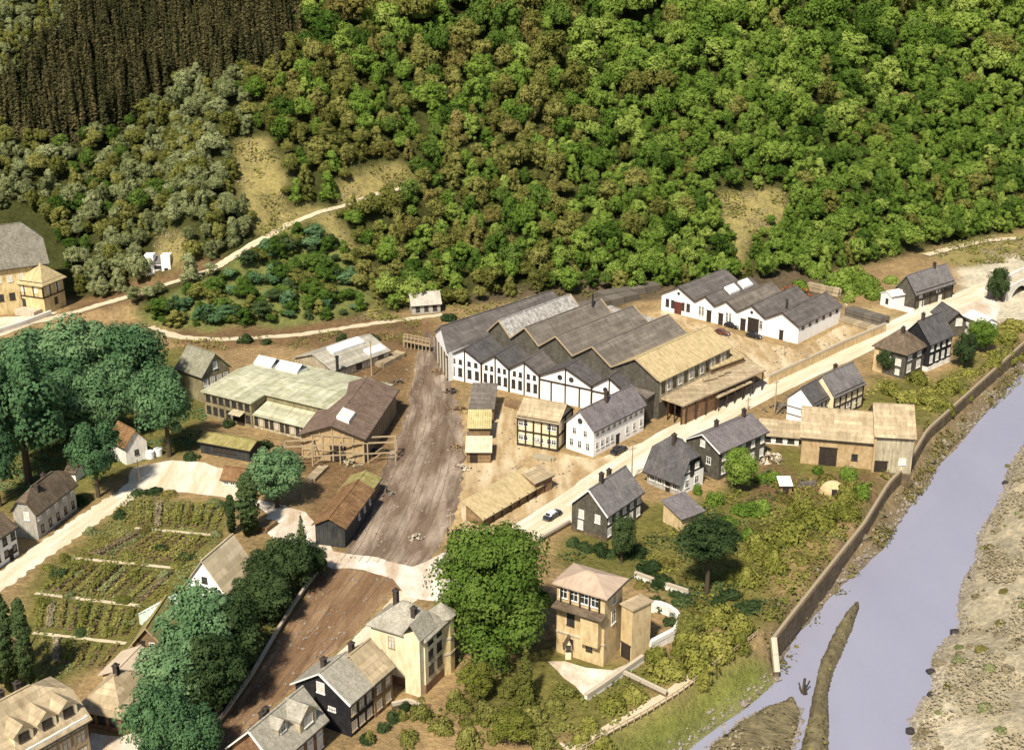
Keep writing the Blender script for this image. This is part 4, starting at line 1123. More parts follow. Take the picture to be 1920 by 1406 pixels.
b = house('far_grey_house', 'dark timbered house with long grey roof at the far end of the street', (1714, 580), (1673, 571), (1790, 559), 548, 516, 'X', 'gable', SLATEW, SLATE2, o=.6,
          wins=[('L', 1, .8, .8, (.3, .75), 1.4, 1.5, 'c'), ('R', 2, .18, .66, (.2,), 1.8, 1.5, 'c'), ('R', 2, .15, .6, (.72,), 1.6, 1.2, 'c')], chims=[(.7, .5, 1.2)])
timber(b.root, 'R', 0, b.L, 0, b.ze, 6, (b.ze * .5, b.ze - .1), w=.3, brace=False)
b = house('far_white_annex', 'small white annex left of the far grey house', (1670, 579), (1650, 571), 5.0, 556, 546, 'X', 'gable', WHITE, WHITEWALL, wins=[('L', 1, .4, .4, (.5,), .8, 1.2, 'd')], o=.2)

# ------------------------------------------------------------------ villas and houses in the foreground
b = house('beige_villa', 'tall beige villa with flat hipped roof beside the giant tree', (1131, 1250), (1042, 1222), (1165, 1216), 1115, None, 'Y', 'hip', BEIGE, mat('pinkish_felt_roof', (.40, .30, .22), (.47, .36, .27), (.32, .24, .17), bump=.1), rise=1.3, cat='villa', o=.7, hip=3.4,
          wins=[('L', 4, .2, .86, (.86,), 1.2, 1.6, 'w'), ('R', 1, .5, .5, (.58, .86), 1.1, 2.2, 'w'), ('L', 2, .35, .7, (.52,), 1.1, 2.0, 'd'), ('L', 2, .3, .7, (.2,), .8, .9, 'd')])
for z in (.30, .68): MB().box(-.2, .05, -.2, b.W, b.ze * z, b.ze * z + .28).build('string_course', STONE, b.root)
MB().box(-1.3, 0, b.W * .05, b.W * .42, b.ze * .30, b.ze * .66).build('bay', BEIGE, b.root)
MB().slab([(-1.9, -.4, b.ze * .72), (.1, -.4, b.ze * .74), (.1, b.W, b.ze * .74), (-1.9, b.W, b.ze * .72)], .2).build('veranda_roof', BROWNROOF, b.root)
for k in range(5): beam(b.root, (-.3, b.W * (.1 + .2 * k), b.ze * .74), (-.3, b.W * (.1 + .2 * k), b.ze - .2), .2, TIMBER, 'post')
b = house('villa_wing', 'lower flat roofed brown wing on the right of the beige villa', (1183, 1240), (1166, 1226), (1214, 1220), 1143, None, 'X', 'flat', BEIGE, TANROOF, cat='villa wing', o=.25, doors=[('L', .5, 2.0, 2.6, DOORM)])
b = house('porch_hut', 'tiny cream porch with dark window left of the beige villa', (1060, 1236), 2.2, (1071, 1236), 1208, 1196, 'Y', 'gable', CREAM, BROWNROOF, cat='porch', wins=[('R', 1, .5, .5, (.75,), .5, .8, 'd')], o=.25)
b = house('yellow_villa', 'cream yellow villa with pale hipped roof above the dark houses', (799, 1300), (700, 1268), (834, 1264), 1192, 1128, 'Y', 'hip', CREAM, PALESLATE, cat='villa', o=.6, hip=4.0,
          wins=[('R', 2, .28, .72, (.34, .60, .86), 1.1, 1.3, 'd'), ('L', 2, .1, .3, (.62, .82), .8, 1.1, 'd'), ('L', 1, .62, .62, (.72,), .9, 1.8, 'y')], chims=[(.5, .7, 1.4), (.3, .3, 1.2)], base=(BRICKW, 1.5))
MB().box(-1.2, 0, b.W * .02, b.W * .3, -.5, b.ze + .3).build('bay', CREAM, b.root)
sb = MB()
for p in roof_polys('gable', 'X', 4.2, b.W * .3, b.ze + .35, b.ze + 2.4, .3): sb.slab([(q[0] - 1.3, q[1] + b.W * .01, q[2]) for q in p], .18)
sb.build('bay_roof', PALESLATE, b.root)
ty = MB(); cx, cy = b.L + 1.2, 1.2
oct_ = [(cx + 2.0 * math.cos(k * math.pi / 5), cy + 2.0 * math.sin(k * math.pi / 5)) for k in range(10)]
ty.prism(oct_, -1, b.ze - .2); ty.build('round_bay', GOLD, b.root)
cone = MB()
for k in range(10):
    p, q = oct_[k], oct_[(k + 1) % 10]; s = 1.15
    cone.poly([(cx + (p[0] - cx) * s, cy + (p[1] - cy) * s, b.ze - .2), (cx + (q[0] - cx) * s, cy + (q[1] - cy) * s, b.ze - .2), (cx, cy, b.ze + 1.8)])
cone.build('bay_roof', PALESLATE, b.root)
for z in (.35, .62): MB().prism([(cx + (p[0] - cx) * 1.06, cy + (p[1] - cy) * 1.06) for p in oct_], b.ze * z, b.ze * z + .3).build('string_course', STONE, b.root)
b = house('black_slate_house', 'black slate house with pale grey roof and brown framed windows', (659, 1382), (556, 1345), (703, 1346), 1314, 1259, 'X', 'gable', BLACKW, PALESLATE, verge=FRAME, o=.5,
          wins=[('R', 3, .16, .84, (.25, .68), 1.0, 1.4, 'y'), ('L', 1, .52, .52, (1.08,), 1.2, 1.6, 'c'), ('L', 2, .3, .36, (.6,), .5, .5, 'w')], chims=[(.4, .62, 1.3)])
b = house('tan_roof_house', 'brown house with tan roof joined to the black slate house', (704, 1345), (622, 1315), (738, 1316), 1276, 1226, 'X', 'gable', BOARDW, TANROOF, o=.4, wins=[('R', 2, .25, .75, (.25, .7), 1.0, 1.3, 'y')], chims=[(.5, .7, 1.3)])
b = house('cross_gable_house', 'house with grey green roof and dormers at the lower edge', (520, 1482), (438, 1452), (612, 1402), 1424, 1366, 'X', 'gable', BRICKW, PALESLATE, verge=FRAME, o=.6,
          wins=[('L', 1, .5, .5, (.62,), 1.0, 1.8, 'c'), ('R', 4, .3, .9, (.3, .72), 1.0, 1.7, 'c')], chims=[(.45, .7, 1.2), (.3, .6, 1.0)])
dormer(b, b.L * .72, 3.6, 2.2, .2, PALEBOARD, PALESLATE, 'c'); dormer(b, b.L * .35, 2.0, 1.4, 1.4, PALEBOARD, PALESLATE)
b = house('dormered_house', 'large tan roofed house with dormers in the lower left corner', (5, 1522), 11.5, (170, 1424), 1437, None, 'X', 'half', CREAM, TANROOF, rise=4.8, o=.7, hip=4.0,
          wins=[('R', 6, .12, .93, (.25, .62, .88), 1.2, 1.7, 'y')], chims=[(.45, .62, 1.4), (.62, .6, 1.4)])
MB().box(-.3, b.L + .3, -.3, .02, b.ze * .93, b.ze + .05).build('cornice', FRAME, b.root)
for fx in (.36, .62, .86): dormer(b, b.L * fx, 2.8, 1.7, .7, CREAM, TANROOF, 'd')
timber(b.root, 'R', 0, b.L, 0, b.ze * .9, 7, (b.ze * .45, b.ze * .75), w=.28, brace=False, mt=OLDTIMBER)
b = house('tan_hip_house', 'tan hip roofed house between the dormered house and the dark trees', (230, 1374), (160, 1356), (290, 1302), 1334, 1262, 'X', 'hip', BRICKW, TANROOF, o=.7, hip=4.0,
          wins=[('L', 3, .2, .8, (.5,), 1.0, 1.6, 'd'), ('R', 4, .15, .85, (.5,), 1.0, 1.6, 'd')], chims=[(.5, .5, 1.3)])
b = house('pale_tan_annex', 'flat pale tan roofed annex behind the tan hip roofed house', (262, 1302), (196, 1290), (298, 1262), 1272, None, 'X', 'gable', BEIGE, mat('pale_tan_roof', (.50, .40, .29), (.56, .46, .34), (.42, .32, .22), bump=.1), rise=1.4, o=.5)
b = house('white_gable_house', 'white gabled house with pale tan roof among the dark trees', (424, 1142), (350, 1130), (480, 1094), 1106, 1049, 'X', 'gable', WHITE, mat('pale_sand_roof', (.52, .42, .26), (.62, .52, .36), (.44, .35, .21), 'planks', size=(5, 1.2), bump=.1, dark=.8), o=.5,
          wins=[('L', 2, .3, .72, (.62,), .8, 1.0, 'd'), ('R', 4, .12, .9, (.62,), .8, 1.1, 'd')])
window(b.root, 'L', b.W * .5, b.ze + 1.2, .8, .9, 'd')
b = house('brown_garden_hut', 'small brown gabled hut with mossy roof at the allotment corner', (250, 1220), 9.0, (309, 1223), 1204, 1174, 'Y', 'gable', BOARDW, MOSSROOF, cat='hut', o=.5, verge=OLDTIMBER, wins=[('R', 1, .62, .62, (.8,), .7, .7, 'w')], doors=[('R', .3, 1.0, 1.9, DOORM)])
b = house('greenhouse', 'pale green glass greenhouse beside the brown garden hut', (294, 1184), (268, 1166), (344, 1150), 1166, 1145, 'X', 'gable', PALEGLASS, PALEGLASS, cat='greenhouse', o=.1, t=.06)
for k in range(9):
    for s in (0, 1):
        y0 = -.1 if s == 0 else b.W + .1
        beam(b.roof, (b.L * k / 8, y0, b.ze + .12), (b.L * k / 8, b.W / 2, b.zr + .14), .09, FRAME, 'glazing_bar')
b = house('long_brown_house', 'long dark roofed house with cream windows along the left street', (73, 1012), (34, 1004), (141, 954), 959, 926, 'X', 'half', GREYW, BROWNROOF, o=.5, hip=3.0,
          wins=[('R', 5, .08, .92, (.78,), .9, 1.5, 'c'), ('R', 5, .12, .9, (.28,), .6, 1.3, 'd'), ('L', 1, .4, .4, (.8,), .9, 1.5, 'c')], chims=[(.3, .35, 1.0), (.6, .6, .9)])
b = house('left_white_house', 'white house with brown roof cut by the left edge', (-40, 1092), 10.0, (36, 1040), 1036, None, 'X', 'gable', WHITE, BROWNROOF, rise=3.6, o=.4, wins=[('R', 4, .3, .92, (.3, .72), .8, 1.2, 'd')], doors=[('R', .82, 1.0, 2.0, DOORM)])
b = house('small_white_shed', 'little white shed between the long brown house and a round tree', (124, 902), 4.0, (143, 904), 884, None, 'X', 'gable', WHITEWALL, BROWNROOF, rise=1.2, cat='shed', o=.2)
b = house('tree_cottage', 'small cottage with rusty roof half hidden between the round trees', (238, 872), (226, 850), (268, 853), 836, 806, 'Y', 'gable', WHITEWALL, RUSTROOF, o=.4, wins=[('R', 1, .5, .5, (.5,), .7, .9, 'd')])
b = house('black_hut', 'long low black hut with mossy roof facing the square', (469, 866), (374, 851), (497, 850), 842, None, 'Y', 'gable', TARW, MOSSROOF, rise=.9, cat='hut', o=.45, wins=[('L', 5, .32, .7, (.55,), .9, .8, 'd')])
b = house('kiosk', 'small cream kiosk with brown roof on the sandy square', (417, 910), 4.2, (456, 914), 896, None, 'X', 'gable', CREAM, RUSTROOF, rise=1.6, cat='kiosk', o=.35, wins=[('R', 3, .2, .8, (.5,), .8, .8, 'w')])

# ------------------------------------------------------------------ left works
b = house('grey_gable_house', 'grey green gabled house behind the pale roofed workshop', (383, 756), (334, 740), (436, 738), 703, 662, 'Y', 'gable', OLIVEW, mat('grey_green_roof', (.24, .23, .16), (.32, .31, .23), (.17, .16, .1), 'tiles', size=(.5, .45)), o=.5,
          wins=[('R', 4, .12, .86, (.68,), 1.1, 1.5, 'c'), ('R', 1, .5, .5, (1.18,), 1.0, 1.6, 'c')])
a, ang, X, Y, _, Wd = frame_of((614, 838), (386, 780), 24.0)
lw = thing('pale_roof_workshop', 'large workshop with pale mossy roof, left of the brown tiled hall', 'workshop', a, ang)
ye = Wd * .60; ze = 6.2
MB().box(0, 24, ye, Wd, -1, ze).build('wall', OLIVEW, lw)
MB().box(5, 24, 0, ye, -1, ze).build('wall', OLIVEW, lw)
MB().box(.3, 5, 0, ye, -1, 3.4).build('lean_to_wall', PALEBOARD, lw)
rb = MB(); rb.slab([(-.5, ye - .4, ze), (12, ye - .4, ze + 1.2), (12, Wd + .5, ze + 1.2), (-.5, Wd + .5, ze)], .3).slab([(12, ye - .4, ze + 1.2), (24.5, ye - .4, ze), (24.5, Wd + .5, ze), (12, Wd + .5, ze + 1.2)], .3)
rb.slab([(4.4, -.5, ze + .5), (12, -.5, ze + 1.2), (12, ye - .41, ze + 1.2), (4.4, ye - .41, ze + .5)], .3).slab([(12, -.5, ze + 1.2), (24.5, -.5, ze), (24.5, ye - .41, ze), (12, ye - .41, ze + 1.2)], .3)
rw = rb.build('roof', GREENFELT, lw)
MB().slab([(-.4, -.4, 3.5), (4.9, -.4, 4.9), (4.9, ye - .42, 4.9), (-.4, ye - .42, 3.5)], .2).build('lean_to_roof', GREENFELT, lw)
for k in range(14): window(lw, 'L', .9 + k * (ye - 1.8) / 13, 1.9, .75, 1.9, 'd' if k % 3 else 'y', off=.3)
for k in range(7): window(lw, 'L', ye + 1.2 + k * (Wd - ye - 2.4) / 6, 4.6, 1.0, 1.2, 'd'); window(lw, 'L', ye + 1.2 + k * (Wd - ye - 2.4) / 6, 1.9, 1.0, 1.6, 'd')
door(lw, 'L', ye + 3.4, 2.2, 2.8)
MB().slab([(-2.0, ye + 1.8, 3.1), (.2, ye + 1.8, 3.6), (.2, ye + 5.2, 3.6), (-2.0, ye + 5.2, 3.1)], .12).build('door_canopy', PALEBOARD, lw)
for (x0, y0, x1, y1) in ((17, Wd * .62, 21, Wd * .80), (17, Wd * .84, 21, Wd * .99)):
    s = MB(); z = ze + .6
    s.box(x0, x1, y0, y1, z - .6, z + .6, 1)
    s.slab([(x0 - .1, y0 - .1, z + .65), ((x0 + x1) / 2, y0 - .1, z + 2.0), ((x0 + x1) / 2, y1 + .1, z + 2.0), (x0 - .1, y1 + .1, z + .65)], .1, 0)
    s.slab([((x0 + x1) / 2, y0 - .1, z + 2.0), (x1 + .1, y0 - .1, z + .65), (x1 + .1, y1 + .1, z + .65), ((x0 + x1) / 2, y1 + .1, z + 2.0)], .1, 0)
    s.build('roof_lantern', [GLASSROOF, FRAME], rw)
b = house('tiled_hall', 'half-timbered hall with brown tiled roof standing along the rail yard', (683, 868), (567, 862), (748, 775), 820, 796, 'X', 'gable', mat('straw_brown_panel', (.36, .25, .12), (.50, .37, .2), (.22, .14, .07)), mat('red_brown_tile_roof', (.17, .115, .085), (.24, .17, .125), (.11, .07, .05), 'tiles', size=(.5, .45)), o=.7, cat='workshop', verge=TIMBER)
timber(b.root, 'L', 0, b.W, 0, b.ze, 7, (b.ze * .4, b.ze - .1), w=.32, mt=OLDTIMBER)
for k in range(3): beam(b.root, (-.08, b.W * (.3 + .2 * k), b.ze), (-.08, b.W * (.3 + .2 * k), b.ze + (b.zr - b.ze) * (.55 if k != 1 else .85)), .28, OLDTIMBER)
for k in range(18):
    x = b.L * (k + .3) / 18; beam(b.root, (x, -.1, 0), (x, -.1, b.ze), .28, OLDTIMBER, 'post')
    if k % 3 == 0 and k < 16: beam(b.root, (x, -.12, .2), (x + 1.6, -.12, b.ze - .2), .22, OLDTIMBER, 'brace')
door(b.root, 'L', b.W * .42, 3.4, 3.4)
skylight(b.roof, slope_pts(b, 3.0, 8.0, .58, .98), mat('warm_white_glass', (.74, .72, .64), (.8, .78, .72), bump=0, rough=.3), .7)  # warm white panes, paler than the whitened glass elsewhere
b = house('glazed_hall', 'pale boarded hall with long roof lights behind the workshop', (626, 714), (540, 694), (742, 680), 694, None, 'X', 'gable', PALEBOARD, mat('weathered_zinc_roof', (.36, .33, .26), (.46, .43, .35), (.26, .23, .17), 'planks', size=(9, 1.0), bump=.1, dark=.75), rise=2.6, o=.5, cat='workshop')
for k in range(12): beam(b.root, (-.06, b.W * (k + .5) / 12, 0), (-.06, b.W * (k + .5) / 12, b.ze), .14, OLDTIMBER, 'batten')
for k in range(5): skylight(b.roof, slope_pts(b, b.L * (.22 + k * .115), b.L * (.22 + k * .115 + .105), .62, .96), None, .7)
for k in range(5): skylight(b.roof, slope_pts(b, b.L * (.66 + k * .065), b.L * (.66 + k * .065 + .058), .05, .36), None, .35)
for k in range(10): window(b.root, 'R', b.L * (k + .5) / 10, b.ze * .5, 1.6, 1.2, 'y' if k % 4 else 'd')
b = house('boat_roof_shed', 'long rusty roofed shed on the edge of the rail yard', (648, 1027), (598, 1014), (686, 955), 986, None, 'X', 'gable', TARW, RUSTROOF, rise=1.5, o=.5, cat='shed', wins=[('R', 3, .5, .9, (.6,), .6, 1.2, 'w')])
b = house('boat_shed_rear', 'shorter shed with pale mossy roof behind the rusty roofed shed', (690, 953), (640, 944), (706, 922), 926, None, 'X', 'gable', BOARDW, MOSSROOF, rise=1.2, o=.4, cat='shed')

# ------------------------------------------------------------------ houses on the hill edge
b = house('upper_villa', 'golden villa with tall grey roof at the upper left edge', (-34, 596), 15.0, (98, 576), 506, 430, 'X', 'half', GOLD, mat('putty_grey_roof', (.21, .19, .145), (.27, .25, .195), (.16, .145, .105), 'tiles', size=(.6, .45)), o=.7, hip=4.0, cat='villa',
          wins=[('R', 3, .3, .62, (.35,), 1.3, 1.8, 'd'), ('R', 3, .3, .62, (.72,), 1.1, 1.5, 'c')])
b = house('upper_villa_wing', 'golden half-timbered wing with hipped roof on the upper left villa', (86, 590), (36, 582), (123, 573), 531, None, 'Y', 'hip', GOLD, STRAW, o=.8, hip=3.6, rise=4.2, cat='villa wing',
          wins=[('L', 2, .25, .7, (.75,), 1.0, 1.5, 'c'), ('R', 2, .25, .7, (.75,), 1.2, 1.6, 'c'), ('L', 1, .75, .75, (.3,), 1.2, 2.0, 'd'), ('R', 1, .55, .55, (.3,), 1.0, 1.8, 'd')])
for fc, D in (('L', b.W), ('R', b.L)): timber(b.root, fc, 0, D, b.ze * .5, b.ze, 4, (b.ze * .52, b.ze - .1), w=.3, brace=False)
MB().box(-3.5, -.2, b.W * .1, b.W * .8, -1, 1.6).build('terrace', STONE, b.root)
p = T(276, 516)
ch = thing('chalet', 'small white turreted chalet in a hillside clearing', 'house', p, 0)
wd = 44 / ppm(p)
MB().box(0, wd, 0, 5, -3, 3.6).build('wall', WHITE, ch)
for x in (0, wd - 2): MB().box(x - .3, x + 2.3, -.4, 2.6, -3, 6.0).build('turret', WHITE, ch)
MB().slab([(-.3, -.3, 3.7), (wd + .3, -.3, 3.7), (wd + .3, 5.3, 5.0), (-.3, 5.3, 5.0)], .2).build('roof', SLATE2, ch)
for x in (.7, wd - 1.0): window(ch, 'R', x, 1.6, .9, 1.0, 'd', off=-.4)
window(ch, 'R', wd / 2, 2.4, 2.4, .7, 'd')
b = house('track_hut', 'small pale gabled hut at the foot of the hill', (773, 590), 5.0, (826, 586), 571, 549, 'X', 'gable', GREYW, mat('pale_grey_roof', (.42, .38, .31), (.5, .46, .39)), cat='hut', o=.4, wins=[('R', 3, .2, .8, (.5,), .9, 1.3, 'd')])
chimney(b.roof, b.L * .3, b.W * .7, b.zr - .4, 1.2)
# ------------------------------------------------------------------ vegetation
def rand_dirs(r, n):
    v = r.normal(size=(n, 3)); return v / np.linalg.norm(v, axis=1)[:, None]
def leaves(r, pos, nrm, size, tint, soft=None):
    """one slightly bent leafy quad per point"""
    n = len(pos)
    ref = rand_dirs(r, n)
    u = np.cross(nrm, ref); u /= np.linalg.norm(u, axis=1)[:, None] + 1e-9
    w = np.cross(nrm, u)
    s = (size * (.55 + .9 * r.random(n)))[:, None]; s2 = s * (.55 + .5 * r.random(n))[:, None]
    k = (.4 * (r.random(n) - .5))[:, None]
    V = np.stack([pos + u * s * .5 + w * s2 * k, pos + w * s2 * .5, pos - u * s * .5 - w * s2 * k, pos - w * s2 * .5], 1)
    if soft is not None: return V.reshape(-1, 3), np.repeat(np.clip(tint, 0, 1), 4), np.repeat(soft / (np.linalg.norm(soft, axis=1)[:, None] + 1e-9), 4, 0)
    return V.reshape(-1, 3), np.repeat(np.clip(tint, 0, 1), 4)
def crown(seed, nclump, nleaf, size, shape='round', flat=1.0):
    """leafy crown of radius 1 about z = 0, made of clumps with gaps between"""
    r = np.random.default_rng(seed)
    if shape == 'round':
        d = rand_dirs(r, nclump); rad = r.random(nclump) ** .4
        c = d * (rad * .8)[:, None]; c[:, 2] = c[:, 2] * flat + .05
        c[:, :2] *= (1 + .22 * np.sin(3 * np.arctan2(c[:, 1], c[:, 0]) + seed))[:, None]
        cr = (.15 + .24 * r.random(nclump) ** 1.5)
    elif shape == 'block':                                  # broad, foliage down to the ground, lumpy outline
        z = r.random(nclump) * 1.9 - .95; a = r.random(nclump) * 6.283
        rr = np.where(z < 0, .92 - .12 * z * z, .92 * np.sqrt(np.clip(1 - (z * .92) ** 2.2, .05, 1))) * (1 + .13 * np.sin(3 * a + 1) + .1 * np.sin(5 * a + z * 6))
        rad = r.random(nclump) ** .42 * rr * .8
        c = np.stack([rad * np.cos(a), rad * np.sin(a), z * .82], 1); cr = .16 + .17 * r.random(nclump)
    elif shape == 'cone':                                   # tapering, ragged
        z = r.random(nclump) ** 1.3 * 1.8 - .85; a = r.random(nclump) * 6.283
        rr = .82 * np.clip((1.05 - z) / 1.9, .05, 1) ** .7
        rad = r.random(nclump) ** .45 * rr
        c = np.stack([rad * np.cos(a), rad * np.sin(a), z], 1); cr = .17 + .17 * r.random(nclump)
    elif shape == 'dome':
        d = rand_dirs(r, nclump); d[:, 2] = np.abs(d[:, 2]); rad = r.random(nclump) ** .45
        c = d * (rad * .75)[:, None]; c[:, 2] *= .8 * flat; cr = .24 + .2 * r.random(nclump)
    elif shape == 'tall':
        z = r.random(nclump) * 2 - 1
        rr = .78 * np.sqrt(np.clip(1 - np.abs(z) ** 2.2, 0.03, 1)); a = r.random(nclump) * 6.283
        rad = r.random(nclump) ** .5 * rr
        c = np.stack([rad * np.cos(a), rad * np.sin(a), z * flat], 1); cr = .3 + .2 * r.random(nclump)
    P, N, Tn, S = [], [], [], []
    base = r.random(nclump)
    for i in range(nclump):
        dd = rand_dirs(r, nleaf); dd[:, 2] = np.where(dd[:, 2] < -.45, -dd[:, 2], dd[:, 2])
        p = c[i] + dd * (cr[i] * (.72 + .36 * r.random(nleaf)))[:, None] * np.array([1, 1, .8])
        n = dd + .55 * rand_dirs(r, nleaf) + np.array([0, 0, .25]); n /= np.linalg.norm(n, axis=1)[:, None]
        P.append(p); N.append(n); Tn.append(base[i] * .5 + .3 * r.random(nleaf) + .1)
        S.append(dd * .72 + c[i] * .35 + n * .4)
    P, N, Tn, S = np.concatenate(P), np.concatenate(N), np.concatenate(Tn), np.concatenate(S)
    return leaves(r, P, N, np.full(len(P), size), Tn, S)
def spruce(seed, layers, per, size, wide=.5):
    """narrow conifer one unit tall with drooping whorls"""
    r = np.random.default_rng(seed); P, N, S = [], [], []
    for i in range(layers):
        z = .06 + .94 * i / (layers - 1); rad = wide * (1.02 - z) ** .85 * (.8 + .4 * r.random())
        k = max(3, int(per * (1.1 - z)))
        a = r.random(k) * 6.283; q = rad * (.45 + .6 * r.random(k))
        P.append(np.stack([q * np.cos(a), q * np.sin(a), z - .35 * q + .02 * r.normal(size=k)], 1))
        N.append(np.stack([.55 * np.cos(a), .55 * np.sin(a), np.full(k, .8)], 1) + .3 * rand_dirs(r, k)); S.append(np.full(k, size * (1.15 - .6 * z)))
    P, N, S = np.concatenate(P), np.concatenate(N), np.concatenate(S); N /= np.linalg.norm(N, axis=1)[:, None]
    return leaves(r, P, N, S, r.random(len(P)) * .6 + .4 * r.random(), N + np.stack([P[:, 0], P[:, 1], 0 * P[:, 0]], 1) * 2)
def quads_of(V): return np.arange(len(V)).reshape(-1, 4)
def trunk_mesh(h=1.0, r=.05, limbs=4, seed=1):
    rr = random.Random(seed); m = MB()
    m.tube((0, 0, -.15), (0, 0, h * .55), r * 1.25, r * .75, 7); m.tube((0, 0, h * .55), (rr.uniform(-.05, .05), rr.uniform(-.05, .05), h), r * .75, r * .25, 6)
    for k in range(limbs):
        a = k * 6.283 / limbs + rr.random(); z = h * rr.uniform(.4, .75)
        m.tube((0, 0, z), (math.cos(a) * .28, math.sin(a) * .28, z + rr.uniform(.12, .26)), r * .5, r * .15, 5)
    return m.mesh('trunk', BARK)
PROTO = {}
def proto(kind, var, lm):
    k = (kind, var, lm)
    if k in PROTO: return PROTO[k]
    if kind == 'big': V, t, s = crown(100 + var, 120, 330, .045, 'block', 1.0)
    elif kind == 'tree': V, t, s = crown(200 + var, 105, 150, .07, 'round', .95)
    elif kind == 'forest': V, t, s = crown(300 + var, (50, 50, 44, 40, 36, 56)[var], (80, 72, 84, 90, 96, 74)[var], .11, ('round', 'block', 'round', 'cone', 'dome', 'round')[var], (.9, .9, 1.05, 1.0, 1.25, .75)[var])
    elif kind == 'shrub': V, t, s = crown(400 + var, 26, 110, .11, 'dome', 1.0)
    elif kind == 'poplar': V, t, s = crown(500 + var, 190, 60, .2, 'tall', 4.0)
    elif kind == 'fir': V, t, s = spruce(600 + var, 40, 46, .085, .3)
    elif kind == 'spruce': V, t, s = spruce(700 + var, 30, 18, .08, .14)
    if (kind, var) in NRM: s = NRM[(kind, var)]
    NRM[(kind, var)] = s
    me = np_mesh('crown', V, quads_of(V), LEAF[lm], t, normals=s)
    PROTO[k] = (me, V, t)
    return PROTO[k]
NRM = {}
TRUNKS = [trunk_mesh(1, .045, 5, s) for s in range(3)]
def tree(px, py, top, wpx, lm, kind='tree', label='', name='tree', cat='tree', group=None, var=None, low=.22):
    """base spot, top row and crown width as the photograph shows them"""
    p = T(px, py); H = hgt(p, top); rad = wpx / 2 / ppm(p)
    r = thing(name, label, cat, p, rnd.random() * 6.28, group)
    var = rnd.randrange(4) if var is None else var
    if kind in ('fir', 'spruce'):
        c = place('crown', proto(kind, var, lm)[0], r, (0, 0, 0), 0, (rad * 2.6, rad * 2.6, H))
        tr = place('trunk', TRUNKS[0], r, (0, 0, 0), 0, (H * .5, H * .5, H * .8))
    else:
        zb = H * low; hz = (H - zb) / 2
        fl = 4.2 if kind == 'poplar' else 1.0
        c = place('crown', proto(kind, var, lm)[0], r, (0, 0, zb + hz), 0, (rad, rad, hz / fl / 1.0))
        tr = place('trunk', TRUNKS[var % 3], r, (0, 0, 0), 0, (max(rad, H * .3) * 1.6, max(rad, H * .3) * 1.6, H * .8))
    return r
def shrub(px, py, wpx, hm, lm, label, group=None, name='shrub'):
    p = T(px, py); rad = wpx / 2 / ppm(p)
    o = place(name, proto('shrub', rnd.randrange(4), lm)[0], None, p + Vector((0, 0, -.15)), rnd.random() * 6.28, (rad, rad, hm / .85))
    return tag(o, label, 'shrub', group)

tree(928, 1226, 992, 246, 'deep', 'big', 'giant spreading green tree between the two villas', 'broad_tree', var=0, low=.0)
tree(185, 932, 785, 108, 'teal', 'tree', 'round blue green tree in front of the long brown house', 'round_tree', low=.2)
tree(318, 856, 688, 126, 'teal', 'tree', 'round blue green tree left of the black hut', 'round_tree', low=.2)
for i, (x, y, t, w, d) in enumerate(((55, 905, 640, 190, 'lowest of the dense park trees beside the brown house'), (150, 830, 690, 150, 'middle pale crown of the dense park trees'), (250, 770, 600, 150, 'rightmost of the dense park trees under the hill road'),
                                     (150, 760, 590, 180, 'tallest of the dense park trees below the villa terrace'), (40, 770, 620, 170, 'left rear tree of the dense park below the villa'), (-10, 850, 700, 140, 'park tree cut by the left edge below the villa'),
                                     (0, 950, 790, 90, 'narrow green tree at the left edge above the brown roof'), (100, 820, 660, 170, 'broad tree in the heart of the dense left park'), (215, 825, 680, 120, 'park tree just above the rusty roofed cottage'))):
    tree(x, y, t, w, 'teal', 'tree', 'blue green ' + d, 'park_tree', group='park trees on the left', low=.12)
tree(520, 952, 836, 118, 'teal', 'tree', 'drooping grey green tree before the tiled hall', 'drooping_tree', low=.1)
tree(468, 1004, 888, 42, 'dark', 'poplar', 'dark column shaped tree next to the square', 'column_tree', low=.02)
tree(436, 1002, 928, 18, 'dark', 'poplar', 'thin dark cypress at the allotment edge', 'cypress', low=.02)
tree(568, 1042, 963, 44, 'dark', 'fir', 'dark pointed fir by the bright lane', 'fir_tree')
for x, y, t, w, lm, d in ((545, 1110, 1005, 118, 'dark', 'dark leafy tree just below the pointed fir'), (495, 1165, 1068, 126, 'dark', 'dark leafy tree right of the white gabled house'), (592, 1086, 1020, 60, 'dark', 'small dark tree at the level crossing'),
                          (385, 1268, 1092, 165, 'teal', 'tall green tree right of the greenhouse'), (440, 1272, 1120, 130, 'dark', 'dark tree beside the red brown track bed'), (335, 1345, 1205, 160, 'teal', 'green tree right of the tan hip roofed house'),
                          (410, 1345, 1185, 130, 'dark', 'dark tree above the lower track bed'), (310, 1440, 1275, 130, 'teal', 'green tree above the white yard at the lower edge'), (365, 1450, 1320, 130, 'teal', 'lowest green tree beside the track bed'),
                          (500, 1120, 1030, 80, 'dark', 'dark tree behind the white gabled house')):
    tree(x, y, t, w, lm, 'tree', d, 'leafy_tree', group='dark trees along the track', low=.06)
for i, (x, y, t, w) in enumerate(((22, 1296, 1116, 40), (56, 1296, 1124, 34), (2, 1280, 1140, 34))):
    tree(x, y, t, w, 'dark', 'poplar', ('middle', 'right', 'left')[i] + ' one of three dark poplars at the left edge', 'poplar_tree', group='poplars at the left edge', low=.02)
tree(1325, 1112, 968, 122, 'dark', 'tree', 'dark umbrella shaped tree in the river gardens', 'umbrella_tree', low=.42)
tree(1388, 922, 838, 70, 'green', 'tree', 'bright green tree before the mauve roofed house', 'garden_tree', low=.05)
tree(1165, 1056, 962, 52, 'dark', 'tree', 'dark narrow tree against the slate house', 'garden_tree', low=.05)
